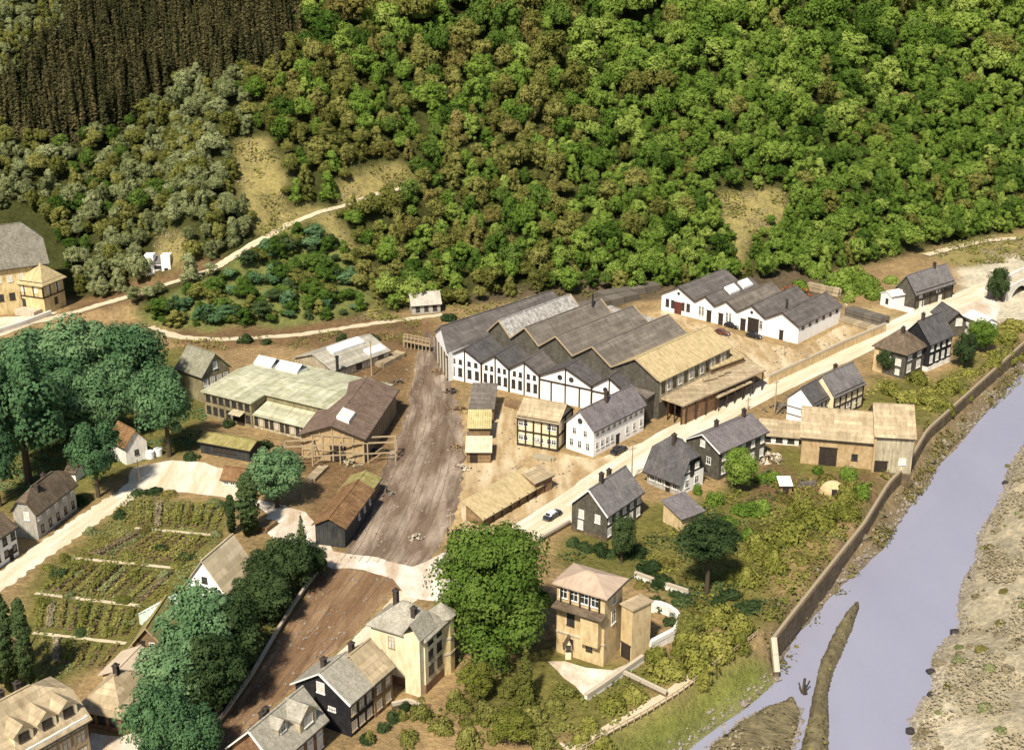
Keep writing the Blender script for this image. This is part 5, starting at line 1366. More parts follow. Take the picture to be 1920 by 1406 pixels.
tree(985, 1318, 1204, 66, 'olive', 'fir', 'ragged olive fir below the giant tree', 'fir_tree')
tree(1868, 566, 498, 48, 'dark', 'tree', 'dark lone tree left of the far bridge', 'lone_tree', low=.05)
tree(1835, 660, 596, 62, 'green', 'tree', 'green tree beside the small white outhouse', 'garden_tree', low=.05)
tree(1805, 690, 620, 50, 'dark', 'tree', 'dark tree behind the tall black house', 'garden_tree', low=.05)
tree(1660, 700, 650, 40, 'dark', 'tree', 'small dark tree against the brown hipped house', 'garden_tree', low=.05)
tree(1290, 1200, 1150, 60, 'olive', 'tree', 'olive tree behind the curved white wall', 'garden_tree', low=.05)
tree(895, 1312, 1240, 74, 'gold', 'tree', 'yellow green tree right of the yellow villa', 'garden_tree', low=.05)
tree(960, 1390, 1330, 90, 'gold', 'tree', 'ragged yellow green tree at the lower edge', 'garden_tree', low=.05)

# shrubs of the gardens: (spots, colour, label, group)
GARD = [
    (((1430, 1030, 80), (1480, 1010, 90), (1535, 985, 80), (1570, 968, 60), (1400, 1092, 70), (1452, 1070, 60), (1590, 940, 50), (1500, 960, 60)), 'gold', 'yellow green shrub in the river gardens above the wall', 4.0),
    (((1290, 1215, 70), (1340, 1225, 90), (1385, 1190, 70), (1250, 1268, 90), (1305, 1256, 90), (1355, 1165, 70), (1230, 1240, 50)), 'gold', 'bright yellow green bush on the slope below the curved wall', 3.6),
    (((1425, 960, 50), (1450, 900, 44), (1395, 960, 60), (1365, 985, 50), (1590, 900, 40), (1610, 930, 46), (1340, 945, 40), (1660, 860, 30)), 'green', 'green garden bush below the street houses', 2.8),
    (((1700, 752, 70), (1745, 758, 64), (1675, 740, 50), (1775, 735, 60), (1880, 640, 60), (1900, 620, 60), (1890, 680, 40), (1860, 690, 40), (1720, 720, 40)), 'gold', 'yellow bush below the tall timber houses', 3.2),
    (((1095, 1030, 44), (1130, 1040, 40), (1190, 1040, 50), (1075, 1022, 30), (1215, 1068, 60), (1240, 1100, 50), (1280, 1130, 50), (1230, 1140, 50), (1370, 1120, 50), (1400, 1140, 60), (1260, 1170, 40)), 'dark', 'dark bush in the gardens behind the beige villa', 2.2),
    (((1250, 1060, 40), (1270, 1085, 44), (1410, 1000, 40), (1500, 1050, 50), (1530, 1010, 40), (1470, 940, 40), (1550, 900, 40), (1300, 1160, 50), (1200, 1100, 30)), 'brown', 'brown garden bush among the vegetable plots', 1.8),
    (((860, 1330, 60), (910, 1350, 60), (790, 1345, 50), (830, 1370, 60), (880, 1395, 60), (1000, 1350, 60), (1040, 1330, 50), (1010, 1400, 60), (770, 1390, 50), (950, 1300, 50), (1060, 1300, 50)), 'olive', 'scrubby olive bush in the lower gardens', 2.6),
    (((1150, 1330, 60), (1190, 1310, 60), (1130, 1400, 60), (1100, 1370, 50), (1090, 1395, 44)), 'gold', 'low bush beside the long river fence', 2.0),
    (((740, 1350, 40), (690, 1390, 40), (760, 1330, 30), (720, 1370, 30)), 'dark', 'dark bush at the foot of the black slate house', 1.8),
    (((1560, 545, 60), (1600, 550, 60), (1640, 560, 50), (1580, 530, 60), (1620, 535, 60), (1530, 520, 50)), 'light', 'pale green bush behind the white halls', 4.5),
    (((1700, 905, 30), (1740, 860, 40), (1770, 830, 36), (1650, 965, 30), (1665, 990, 26), (1800, 800, 30), (1620, 1010, 26), (1850, 740, 30)), 'straw', 'dry tuft of scrub on the river bank below the wall', 1.4),
    (((840, 600, 40), (460, 642, 36), (700, 640, 30), (500, 645, 26), (640, 640, 26)), 'dark', 'dark bush by the foot road', 2.4),
    (((430, 800, 30), (360, 860, 40), (500, 840, 30), (150, 945, 40), (110, 935, 30)), 'dark', 'dark bush near the sandy square', 1.8)]
for gi, (spots, lm, lb, hm) in enumerate(GARD):
    extra = (1, 1, 1, 1, 1, 1, 1, 0, 0, 1, 0, 0, 0)[gi]
    for (x, y, w) in spots:
        shrub(x, y, w, hm * rnd.uniform(.8, 1.4), lm, lb, 'planting: ' + lb)
        for _ in range(extra):
            shrub(x + rnd.gauss(0, w * .55), y + rnd.gauss(0, w * .3), w * rnd.uniform(.4, .8), hm * rnd.uniform(.5, 1.1), lm, lb, 'planting: ' + lb)

# ---- forest on the hill
def scatter(xr, yr, sp, seed):
    r = np.random.default_rng(seed)
    X, Y = np.meshgrid(np.arange(xr[0], xr[1], sp), np.arange(yr[0], yr[1], sp))
    X = X + (r.random(X.shape) - .5) * sp * .95; Y = Y + (r.random(Y.shape) - .5) * sp * .95
    return X.ravel(), Y.ravel()
SPRUCE_Z = ((25, 268), (8, 200), (60, 120), (150, 40), (165, -120), (640, -120), (625, 25), (560, 80), (545, 152), (470, 150), (400, 150), (300, 196), (240, 240), (150, 280))
OPEN_Z = [z for z, c in ZONES if c in (C_DRY,)] + [((1740, 475), (1840, 450), (1990, 430), (1990, 520), (1790, 500)), ((255, 470), (335, 465), (340, 525), (255, 530))]
SMALL_Z = ((240, 590), (420, 510), (560, 420), (640, 470), (700, 560), (640, 612), (330, 624))
def lay_forest():
    trees = []
    X, Y = scatter((-240, 340), (300, 680), 3.0, 3)
    Z = tzv(X, Y); px, py = projv(X, Y, Z)
    dfoot = Y - np.interp(X, FX, FY)
    dro = segdist(X, Y, [(p[0], p[1]) for p in ROAD[::3]])
    ok = (dfoot > 2.5) & (dro > 5.0) & (px > -170) & (px < 2090) & (py > -230)
    for z in OPEN_Z: ok &= ~inpoly(px + 6 * fnoise(X, Y, 6, 2), py, z)
    insp = inpoly(px + 100 * fnoise(X, Y, 7, 4), py + 80 * fnoise(X, Y, 7, 14), SPRUCE_Z); ok &= ~insp
    r = np.random.default_rng(5)
    dens = fnoise(X, Y, 26, 61)
    small = inpoly(px, py, SMALL_Z)
    villa = inpoly(px, py, ((-100, 600), (-100, 380), (70, 400), (130, 480), (130, 600)))
    ok &= ~villa
    near = np.zeros(len(X), bool)
    for z in OPEN_Z[:4]:
        for s_ in (18, 40): near |= inpoly(px, py - s_, z)
    taken = np.zeros((6000, 3)); nt_ = 0
    for i in r.permutation(np.nonzero(ok)[0]):
        u = r.random()
        if small[i]:
            if u > .85: continue
            R_ = 1.3 + 2.2 * r.random() ** 1.6
            lm = r.choice(['deep', 'deep', 'dark', 'olive', 'teal', 'deep'])
            trees.append((X[i], Y[i], Z[i], R_, R_ * 1.5, lm, 'b')); continue
        upper = np.clip((300 - py[i]) / 250, 0, 1) * np.clip((px[i] - 500) / 150, 0, 1)
        R_ = 2.2 + 2.0 * r.random() ** 1.5 + upper * (1.0 + 4.6 * r.random() ** 1.4)
        if px[i] < 470: R_ *= .85
        if near[i]: R_ = min(R_, 2.2) * .75
        q = taken[:nt_]
        if ((q[:, 0] - X[i]) ** 2 + (q[:, 1] - Y[i]) ** 2 < (.53 * (q[:, 2] + R_)) ** 2).any(): continue
        taken[nt_] = (X[i], Y[i], R_); nt_ += 1
        v = r.random() + dens[i] * 1.0
        if px[i] < 470: lm = 'pale' if v < .58 else 'olive' if v < .90 else 'deep'
        elif px[i] < 1080 + 200 * dens[i]: lm = 'olive' if v < .50 else 'light' if v < .62 else 'brown' if v < .70 else 'green' if v < .86 else 'deep'
        else: lm = 'green' if v < .48 else 'light' if v < .74 else 'olive' if v < .82 else 'deep'
        trees.append((X[i], Y[i], Z[i], R_, R_ * (2.0 + .8 * r.random()), lm, 'f'))
    X, Y = scatter((-240, 20), (330, 720), 2.9, 8)
    Z = tzv(X, Y); px, py = projv(X, Y, Z)
    for i in np.nonzero(inpoly(px + 100 * fnoise(X, Y, 7, 4), py + 80 * fnoise(X, Y, 7, 14), SPRUCE_Z) & (px > -60))[0]:
        trees.append((X[i], Y[i], Z[i], 1.3 + .6 * r.random(), 11 + 7 * r.random(), 'spruce', 's'))
    return trees
FT = lay_forest()
def apparent(t): return t[3] * t[4] * ppm((t[0], t[1], t[2])) ** 2
LBL = {'b': ('bank_tree', 'bushy tree on the bank under the climbing hill road', 'trees on the road bank'),
       'f': ('forest_tree', 'broadleaf tree in the dense hillside forest', 'hillside forest trees'),
       's': ('spruce_tree', 'dark brown spruce in the upper left plantation', 'plantation spruces')}
nr = np.random.default_rng(77)
for key in 'bfs':
    grp = sorted([t for t in FT if t[6] == key], key=apparent, reverse=True)
    def seen(t):
        x, y = proj((t[0], t[1], t[2] + t[4] * .7)); return -20 < x < 1940 and -10 < y < 1406
    vis_ = [t for t in grp if seen(t)]; hid = [t for t in grp if not seen(t)]
    keep, rest = vis_[:300], vis_[300:] + hid
    nm, lb, gp = LBL[key]
    for (x, y, z, R_, H, lm, k) in keep:
        var = int(nr.integers(0, 6))
        if k == 's': o = place(nm, proto('spruce', var, lm)[0], None, (x, y, z - .4), nr.random() * 6.28, (H * .8, H * .8, H))
        else: o = place(nm, proto('forest', var, lm)[0], None, (x, y, z + H * .52), nr.random() * 6.28, (R_ * (.8 + .45 * nr.random()), R_ * (.8 + .45 * nr.random()), H * .52))
        tag(o, lb, 'tree', gp)
    if rest:
        for lm in sorted({t[5] for t in rest}):
            sub = [t for t in rest if t[5] == lm]
            k = 's' if key == 's' else 'f'
            me = bpy.data.meshes.new('forest_points'); me.vertices.add(len(sub))
            pos = np.array([(t[0], t[1], t[2] - .4 if k == 's' else t[2] + t[4] * .52) for t in sub], np.float32)
            sca = np.array([(t[4] * .8, t[4] * .8, t[4]) if k == 's' else (t[3] * (.8 + .45 * nr.random()), t[3] * (.8 + .45 * nr.random()), t[4] * .52) for t in sub], np.float32)
            me.vertices.foreach_set('co', pos.ravel())
            at = me.attributes.new('sca', 'FLOAT_VECTOR', 'POINT'); at.data.foreach_set('vector', sca.ravel())
            at = me.attributes.new('rz', 'FLOAT', 'POINT'); at.data.foreach_set('value', (nr.random(len(sub)) * 6.28).astype(np.float32))
            at = me.attributes.new('pick', 'INT', 'POINT'); at.data.foreach_set('value', nr.integers(0, 6, len(sub)).astype(np.int32))
            o = place('spruce_wood' if key == 's' else 'hillside_forest', me)
            tag(o, LBL[key][1].replace(' tree ', ' foliage ').replace(' spruce ', ' spruces '), None, None, 'stuff')
            pc = bpy.data.collections.new('crowns_' + key + lm)
            for v in range(6): pc.objects.link(bpy.data.objects.new('crown_%d' % v, proto('spruce' if k == 's' else 'forest', v, lm)[0]))
            ng = bpy.data.node_groups.new('scatter_crowns', 'GeometryNodeTree')
            ng.interface.new_socket('Geometry', in_out='INPUT', socket_type='NodeSocketGeometry'); ng.interface.new_socket('Geometry', in_out='OUTPUT', socket_type='NodeSocketGeometry')
            N = ng.nodes.new; gi, go = N('NodeGroupInput'), N('NodeGroupOutput')
            ip, ci, rl = N('GeometryNodeInstanceOnPoints'), N('GeometryNodeCollectionInfo'), N('GeometryNodeRealizeInstances')
            ci.inputs[0].default_value = pc; ci.inputs['Separate Children'].default_value = True; ci.inputs['Reset Children'].default_value = True
            def attr(nm, ty):
                n = N('GeometryNodeInputNamedAttribute'); n.data_type = ty; n.inputs[0].default_value = nm
                return n.outputs[0]
            cx = N('ShaderNodeCombineXYZ'); ng.links.new(attr('rz', 'FLOAT'), cx.inputs[2])
            ng.links.new(gi.outputs[0], ip.inputs['Points']); ng.links.new(ci.outputs[0], ip.inputs['Instance'])
            ip.inputs['Pick Instance'].default_value = True
            ng.links.new(attr('pick', 'INT'), ip.inputs['Instance Index']); ng.links.new(cx.outputs[0], ip.inputs['Rotation']); ng.links.new(attr('sca', 'FLOAT_VECTOR'), ip.inputs['Scale'])
            ng.links.new(ip.outputs[0], go.inputs[0]); ng.nodes.remove(rl)
            md = o.modifiers.new('crowns', 'NODES'); md.node_group = ng
print('forest', len(FT), {k: sum(1 for t in FT if t[6] == k) for k in 'bfs'})
# ------------------------------------------------------------------ walls, fences and bank
def wall_line(name, label, pts, h, w, mt, cap=None, cat='wall', zb=-1.0, capn=None, capw=None, z=0.0, pier=None):
    """a free-standing wall along a line of places, its coping laid stone by stone"""
    P = [Vector(p) for p in pts]; O = Vector((P[0].x, P[0].y, 0))
    r = thing(name, label, cat, O)
    a, b_ = offset_line([tuple(p) for p in P], w / 2)
    m = MB()
    for i in range(len(P) - 1):
        A0, A1, B0, B1 = (Vector(q) - O for q in (a[i], a[i + 1], b_[i], b_[i + 1]))
        for q in (A0, A1, B0, B1): q.z = 0
        zt0, zt1 = P[i].z + h, P[i + 1].z + h; zb0, zb1 = P[i].z + zb, P[i + 1].z + zb
        f = lambda q, zz: (q.x, q.y, zz)
        m.poly([f(B0, zb0), f(B1, zb1), f(B1, zt1), f(B0, zt0)]); m.poly([f(A1, zb1), f(A0, zb0), f(A0, zt0), f(A1, zt1)]); m.poly([f(B0, zt0), f(B1, zt1), f(A1, zt1), f(A0, zt0)])
        if i == 0: m.poly([f(A0, zb0), f(B0, zb0), f(B0, zt0), f(A0, zt0)])
        if i == len(P) - 2: m.poly([f(B1, zb1), f(A1, zb1), f(A1, zt1), f(B1, zt1)])
    m.build('wall_face', mt, r)
    if cap:
        c, t = resample(pts, capn or max(2, int(sum((Vector(q) - Vector(p)).length for p, q in zip(pts[:-1], pts[1:])) / 1.7)))
        for i in range(len(c) - 1):
            p, q = Vector(c[i]) - O, Vector(c[i + 1]) - O; d = (q - p).normalized() * .02
            beam(r, p + d + Vector((0, 0, h + .08 + rnd.uniform(-.01, .02))), q - d + Vector((0, 0, h + .08)), (capw or w) + .12, cap, 'coping_stone')
    return r
DULLSTONE = mat('dull_coping', (.26, .205, .13), (.37, .3, .2), (.15, .11, .07), scale=.8, bump=.3)
shift = lambda pts, d: [Vector(p) + Vector((d, -d, 0)) * .7 for p in pts]
wp = resample([G(*p) for p in WALL_PX], 60)[0]
wall_line('river_wall', 'long stone embankment wall with pale coping above the river', shift([Vector(p) for p in wp], 1.3), .25, .9, WALLSTONE, DULLSTONE, zb=-4.2, capw=.45)
c0 = G(*WALL_PX[-1]) + Vector((.9, -.9, 0)); c1 = G(1456, 1266, -4.2)
wall_line('return_wall', 'short sloping stone wall ending the embankment at the lawn', [c0, c0.lerp(c1, .35), c0.lerp(c1, .7), c1], .5, .8, WALLSTONE, STONE, zb=-3.5)
fp = resample([G(*p) for p in FENCE_PX[1:7]], 34)[0]
fr_ = thing('river_fence', 'long pale rail fence along the top of the river lawn', 'fence', fp[0])
for i in range(len(fp)):
    p = Vector(fp[i]) - Vector(fp[0]); beam(fr_, p, p + Vector((0, 0, 1.1)), .16, OLDTIMBER, 'post')
    if i:
        q = Vector(fp[i - 1]) - Vector(fp[0])
        for z in (.5, 1.0): beam(fr_, q + Vector((0, 0, z)), p + Vector((0, 0, z)), .11, OLDTIMBER, 'rail')
l, r_ = offset_line([tuple(p) for p in fp], .9)
ribbon('fence_path', 'pale narrow path along the river fence', l - np.array([.9, -.9, 0]), r_ - np.array([.9, -.9, 0]), PATHM, .06, 50, .15)
cw = [G(*p) for p in ((1212, 1146), (1235, 1146), (1256, 1154), (1272, 1168), (1274, 1182), (1264, 1198), (1243, 1208), (1217, 1222))]
wall_line('curved_wall', 'curved white terrace wall round the back of the beige villa', [Vector(p) for p in resample(cw, 26)[0]], 1.5, .6, WHITEWALL, WHITEWALL)
wall_line('drive_wall', 'low white wall along the drive of the beige villa', [Vector(p) for p in resample([G(1098, 1314), G(1130, 1293), G(1165, 1268), G(1205, 1240)], 12)[0]], .9, .5, WHITEWALL, STONE)
wall_line('yard_wall', 'long low tan wall between the works yard and the street', [Vector(p) for p in resample([G(1440, 722), G(1500, 694), G(1580, 656), G(1659, 622)], 20)[0]], 2.2, .4, BEIGE, STONE)
wall_line('street_wall', 'dark street side retaining wall before the slate house', [Vector(p) for p in resample([G(1002, 1022), G(1035, 1003), G(1068, 984)], 8)[0]], .8, .4, WALLSTONE, STONE)
wall_line('track_wall', 'low pale wall along the left side of the track bed', [Vector(p) for p in resample([G(*p) for p in ((606, 1066), (568, 1116), (532, 1172), (474, 1272), (422, 1347), (378, 1402))], 40)[0]], .9, .35, WALLSTONE, STONE)
wall_line('garden_wall', 'white garden wall behind the beige villa', [Vector(p) for p in resample([G(1190, 1083), G(1230, 1098), G(1290, 1118)], 9)[0]], 1.0, .4, WHITEWALL, STONE)
wall_line('lawn_wall', 'broken low wall crossing the lower lawns', [Vector(p) for p in resample([G(1158, 1262), G(1200, 1282), G(1250, 1306)], 8)[0]], .7, .4, WALLSTONE, STONE)
wall_line('barn_yard_wall', 'tan board wall between the cottages and the big barn', [Vector(p) for p in resample([G(1424, 812), G(1460, 812), G(1500, 812)], 5)[0]], 1.6, .3, BOARDW)
wall_line('lower_terrace_wall', 'dark curved terrace wall below the yellow villa', [Vector(p) for p in resample([G(735, 1330), G(770, 1322), G(795, 1336), G(790, 1352)], 12)[0]], .9, .4, WALLSTONE, STONE)
wall_line('forecourt_wall', 'white parapet along the upper villa forecourt', [Vector(p) for p in resample([G(-40, 640), G(0, 626), G(50, 610), G(96, 592)], 12)[0]], 1.2, .5, WHITEWALL, WHITEWALL)
wall_line('chalk_bank_wall', 'pale ramp wall under the far grey house', [Vector(p) for p in resample([G(1672, 577), G(1692, 583), G(1713, 588)], 5)[0]], 1.0, .5, WHITEWALL, WHITEWALL)

# ------------------------------------------------------------------ railway
RAILB = mat('dusty_rail', (.17, .12, .09), (.25, .19, .15), rough=.6, bump=0)
SLEEPER = mat('muddy_sleepers', (.13, .095, .075), (.2, .155, .125), (.26, .2, .16), scale=.6)
def track(name, label, f0, f1, Lp, Rp, n=60):
    a = resample([G(*p) for p in Lp], n)[0]; b = resample([G(*p) for p in Rp], n)[0]
    f = np.linspace(f0, f1, n)[:, None]
    c = a * (1 - f) + b * f
    for _ in range(6): c[1:-1] = (c[:-2] + 2 * c[1:-1] + c[2:]) / 4
    O = Vector(c[0]); r = thing(name, label, 'railway track', O, 0, 'railway tracks')
    for s in (.75, -.75):
        l = offset_line(c, s)[0]; m = MB()
        for i in range(n - 1): m.beam(Vector(l[i]) - O + Vector((0, 0, .06)), Vector(l[i + 1]) - O + Vector((0, 0, .06)), .08, .1)
        m.build('rail', RAILB, r)
    return r
for i, (f0, f1) in enumerate(((.16, .10), (.34, .30), (.56, .50), (.8, .74))):
    track('railway_track', ('leftmost', 'second from left', 'second from right', 'rightmost')[i] + ' track in the upper rail yard', f0, f1, LY, RY)
for i, (f0, f1) in enumerate(((.16, .22), (.45, .52), (.74, .8))):
    track('railway_track', ('left', 'middle', 'right')[i] + ' track on the red brown lower track bed', f0, f1, LB, RB)
# crane trestle before the tiled hall
O = G(534, 876); E = G(742, 866)
tr = thing('crane_trestle', 'weathered timber trestle spanning in front of the tiled hall', 'trestle', O)
d = E - O; back = Vector((0, 3.0, 0))
for row in (Vector((0, 0, 0)), back):
    beam(tr, row + Vector((0, 0, 4.6)), row + d + Vector((0, 0, 4.6)), .26, OLDTIMBER)
    if row.y == 0: beam(tr, row + Vector((0, 0, 2.2)), row + d + Vector((0, 0, 2.2)), .22, OLDTIMBER)
    for k in range(0, 9, 2):
        p = row + d * k / 8; beam(tr, p, p + Vector((0, 0, 4.6)), .26, OLDTIMBER, 'post')
        if k in (2, 6): beam(tr, p + Vector((0, 0, .2)), row + d * (k + 1) / 8 + Vector((0, 0, 2.2)), .16, OLDTIMBER, 'brace')
for k in range(0, 9, 2): beam(tr, d * k / 8 + Vector((0, 0, 4.62)), d * k / 8 + back + Vector((0, 0, 4.62)), .2, OLDTIMBER)
O = G(757, 652); fb = thing('timber_footbridge', 'brown timber footbridge at the top of the rail yard', 'bridge', O); d = G(806, 662) - O
for s in (0, 1.8):
    q = Vector((0, s, 0)); beam(fb, q + Vector((0, 0, 2.0)), q + d + Vector((0, 0, 2.0)), .35, OLDTIMBER); beam(fb, q + Vector((0, 0, 3.2)), q + d + Vector((0, 0, 3.2)), .2, OLDTIMBER, 'rail')
    for k in range(8): p = q + d * k / 7; beam(fb, p, p + Vector((0, 0, 3.2)), .2, OLDTIMBER, 'post')
MB().slab([Vector((0, 0, 2.25)), d + Vector((0, 0, 2.25)), d + Vector((0, 1.8, 2.25)), Vector((0, 1.8, 2.25))], .12).build('deck', BOARDW, fb)
for i, (px, py, top, r0, lb) in enumerate(((634, 716, 668, .42, 'black iron stove pipe stack at the corner of the glazed hall'), (697, 705, 640, .18, 'thin pale mast beside the glazed hall'))):
    p = G(px, py); h = hgt(p, top); s = thing('stack_pipe', lb, 'chimney' if i == 0 else 'mast', p)
    MB().tube((0, 0, 0), (0, 0, h), r0, r0 * .85, 12).build('pipe', IRON if i == 0 else OLDTIMBER, s)
    MB().tube((0, 0, h - .3), (0, 0, h), r0 * 1.25, r0 * 1.25, 12).build('rim', IRON if i == 0 else OLDTIMBER, s)

# ------------------------------------------------------------------ cars
def loft(sections, m=0):
    mb = MB(); n = len(sections[0])
    for a, b in zip(sections[:-1], sections[1:]):
        for k in range(n - 1): mb.poly([a[k], a[k + 1], b[k + 1], b[k]], m)
    mb.poly(sections[0][::-1], m); mb.poly(sections[-1], m)
    return mb
def section(x, w, z0, z1, r=.16): return [(x, -w, z0), (x, -w, z1 - r), (x, -w + r, z1), (x, w - r, z1), (x, w, z1 - r), (x, w, z0)]
def car(label, px, py, px2, py2, body, top, group='parked cars'):
    p = G(px, py); q = G(px2, py2); ang = math.atan2(q.y - p.y, q.x - p.x)
    r = thing('parked_car', label, 'car', p, ang, group)
    S = [section(-2.25, .62, .42, .72), section(-2.05, .80, .32, .95), section(-1.2, .86, .3, 1.02), section(.35, .86, .3, 1.02), section(1.5, .8, .3, .98), section(2.1, .66, .34, .88), section(2.25, .5, .42, .7)]
    loft(S).build('body', body, r)
    C = [section(-1.65, .62, .95, 1.05, .05), section(-1.25, .72, .95, 1.52, .2), section(-.2, .74, .95, 1.6, .2), section(.35, .70, .95, 1.54, .2), section(.8, .64, .95, 1.05, .05)]
    loft(C).build('cabin', top, r)
    gl = MB()
    for s in (-1, 1):
        for x0, x1 in ((-1.15, -.45), (-.35, .3)): gl.poly([(x0, s * .765, 1.06), (x1, s * .765, 1.06), (x1, s * .75, 1.36), (x0, s * .75, 1.36)][::s])
    gl.poly([(.45, -.5, 1.48), (.45, .5, 1.48), (.80, .55, 1.08), (.80, -.55, 1.08)]); gl.poly([(-1.36, .5, 1.45), (-1.36, -.5, 1.45), (-1.68, -.5, 1.08), (-1.68, .5, 1.08)])
    gl.build('window_glass', PANE, r)
    for x in (-1.4, 1.4):
        for s in (-1, 1):
            wme = MB().tube((x, s * .70, .34), (x, s * .92, .34), .34, .34, 14, 0).tube((x, s * .91, .34), (x, s * .94, .34), .18, .18, 10, 1)
            wme.build('wheel', [RUBBER, RAILM], r)
            MB().box(x - .5, x + .5, s * .80 - .1, s * .80 + .12, .62, .74).build('mudguard', body, r)
    for s in (-.5, .5): MB().tube((2.1, s, .68), (2.32, s, .68), .13, .13, 10).build('headlight', GLASSROOF, r)
    MB().box(2.28, 2.36, -.75, .75, .36, .48).build('bumper', RAILM, r); MB().box(-2.36, -2.28, -.75, .75, .36, .48).build('bumper', RAILM, r)
car('black car with white roof on the street by the slate house', 1036, 970, 1075, 946, CARBLUE, CARWHITE)
car('black car parked before the white office door', 1160, 848, 1200, 828, CARBLACK, CARBLACK)
car('small maroon car in the sandy works yard', 1354, 627, 1374, 632, CARRED, CARRED)
car('black car by the big dark door of the white halls', 1372, 614, 1400, 622, CARBLACK, CARBLACK)
car('dark car right of the big door of the white halls', 1414, 633, 1440, 640, CARBLACK, CARBLACK)

# ------------------------------------------------------------------ poles, stacks, heaps
def pole(px, py, top, label):
    p = G(px, py); h = hgt(p, top); r = thing('utility_pole', label, 'utility pole', p, R(35))
    MB().tube((0, 0, -.5), (0, 0, h), .16, .11, 8).build('mast', OLDTIMBER, r)
    MB().box(-.9, .9, -.06, .06, h - .7, h - .55).build('crossarm', OLDTIMBER, r)
    for x in (-.75, -.3, .3, .75): MB().tube((x, 0, h - .55), (x, 0, h - .35), .05, .05, 6).build('insulator', GLASSROOF, r)
for px, py, top, lb in ((1184, 905, 836, 'timber pole on the street between slate house and half hipped house'), (1452, 775, 712, 'timber pole on the street left of the white cottage'), (1402, 770, 745, 'short timber pole behind the mauve roofed house'),
                        (1470, 668, 640, 'dark pole at the corner of the works yard'), (1510, 690, 660, 'dark gatepost like pole on the yard wall'), (262, 905, 862, 'thin pole on the edge of the sandy square'), (846, 1010, 960, 'thin pole at the right edge of the rail yard')):
    pole(px, py, top, lb)
def stack(px, py, px2, py2, w, h, label, mt=DARKLUMBER, layers=3):
    p = G(px, py); q = G(px2, py2); L = (q - p).length; p.z = max(0, min(tz(p.x, p.y), tz(q.x, q.y)))
    r = thing('timber_stack', label, 'timber stack', p, math.atan2(q.y - p.y, q.x - p.x))
    n = max(3, int(w / .45))
    for k in range(layers):
        for i in range(n):
            y = w * (i + .5) / n; s = rnd.uniform(-.3, .3)
            o = beam(r, (s, y, h * (k + .5) / layers), (L + s + rnd.uniform(-.4, .2), y, h * (k + .5) / layers), 1, mt, 'plank')
            o.scale = (w / n * .92, h / layers * .86, o.scale[2])
    return r
stack(1582, 592, 1650, 612, 4, 2.2, 'long dark timber stack between white halls and street, upper one', layers=2)
stack(1570, 606, 1636, 626, 3, 1.6, 'long brown timber stack between white halls and street, lower one', LUMBER, 2)
stack(1090, 588, 1200, 562, 4, 2.0, 'grey timber stack along the upper yard track'); stack(1130, 565, 1240, 545, 4, 2.0, 'rear grey timber stack under the forest edge')
stack(1512, 545, 1572, 558, 2, 2.4, 'pale timber stack under the bushes behind the white halls', LUMBER, 2)
stack(1255, 583, 1285, 592, 2, 1.0, 'plank pile in the far left corner of the sandy yard', DARKLUMBER, 2)
stack(1000, 770, 1040, 782, 3, 1.2, 'plank pile before the white factory gables', LUMBER, 2); stack(945, 762, 985, 774, 3, 1.0, 'reddish plank pile left of the white factory gables', BOARDW, 2)
stack(998, 862, 1035, 868, 2, .8, 'white plank pile before the half-timbered store', PALEBOARD, 2); stack(590, 905, 615, 880, 2, .8, 'plank pile under the crane trestle', LUMBER, 2)
stack(500, 1000, 520, 985, 2.5, 1.0, 'brown plank pile beside the dark column tree', BOARDW, 2); stack(720, 690, 762, 668, 3, 1.2, 'plank pile by the glazed hall', LUMBER, 2)
stack(1500, 915, 1530, 912, 1.0, 1.0, 'dark frame row in the river gardens', DARKLUMBER, 2)
def heap(px, py, w, h, mt, label, n=60, size=.6):
    p = G(px, py); r = random.Random(px * 7 + py); m = MB()
    for k in range(n):
        a = r.random() * 6.283; d = r.random() ** .6; x, y = math.cos(a) * d * w / 2, math.sin(a) * d * w / 2 * .7
        z = h * (1 - d) * r.uniform(.6, 1); s = size * r.uniform(.5, 1.3)
        q = [Vector((r.uniform(-1, 1), r.uniform(-1, 1), r.uniform(-.5, 1))) * s for _ in range(4)]; c = Vector((x, y, z))
        for t in ((0, 1, 2), (0, 2, 3), (0, 3, 1), (1, 3, 2)): m.poly([c + q[i] for i in t])
    me = m.mesh('heap', mt); o = place('rubble_heap', me, None, p); return tag(o, label, 'heap')
heap(1500, 548, 14, 2.4, REDCLAY, 'red clay heap behind the white halls'); heap(1560, 575, 9, 1.6, STONE, 'pale rubble heap at the end of the white halls')
heap(1440, 862, 8, 1.6, STONE, 'pale sand heap left of the big barn'); heap(900, 1035, 5, 1.0, IRON, 'dark scrap heap at the right edge of the rail yard'); heap(885, 815, 4, 1.2, ROCK, 'scrap heap between track and huts', 40, .5)
heap(862, 770, 5, 1.2, BOARDW, 'brown scrap heap on the track side above the huts', 40, .5); heap(850, 1000, 4, .8, IRON, 'dark scrap by the thin pole', 30, .5); heap(1470, 770, 10, 1.6, DARKLUMBER, 'dark junk heap left of the white cottage', 70, .7)
heap(1355, 1360, 1, .1, ROCK, 'small stone on the river lawn edge', 6, .5); heap(660, 870, 5, 1.2, PALEBOARD, 'pale scrap under the tiled hall', 40, .5); heap(710, 850, 5, 1.4, IRON, 'dark scrap beside the tiled hall', 40, .5)
heap(1075, 1402, 4, .6, STONE, 'pale stones in the lower garden', 26, .4); heap(1010, 1380, 4, .6, STONE, 'pale rubble under the ragged tree', 26, .4)
b = house('tool_shed', 'tiny white roofed tool shed in the river gardens', (1462, 925), 3.0, (1484, 925), 910, None, 'X', 'shed', BOARDW, WHITEWALL, rise=.5, cat='shed', o=.2, doors=[('R', .5, 1.2, 1.6, DOORM)])
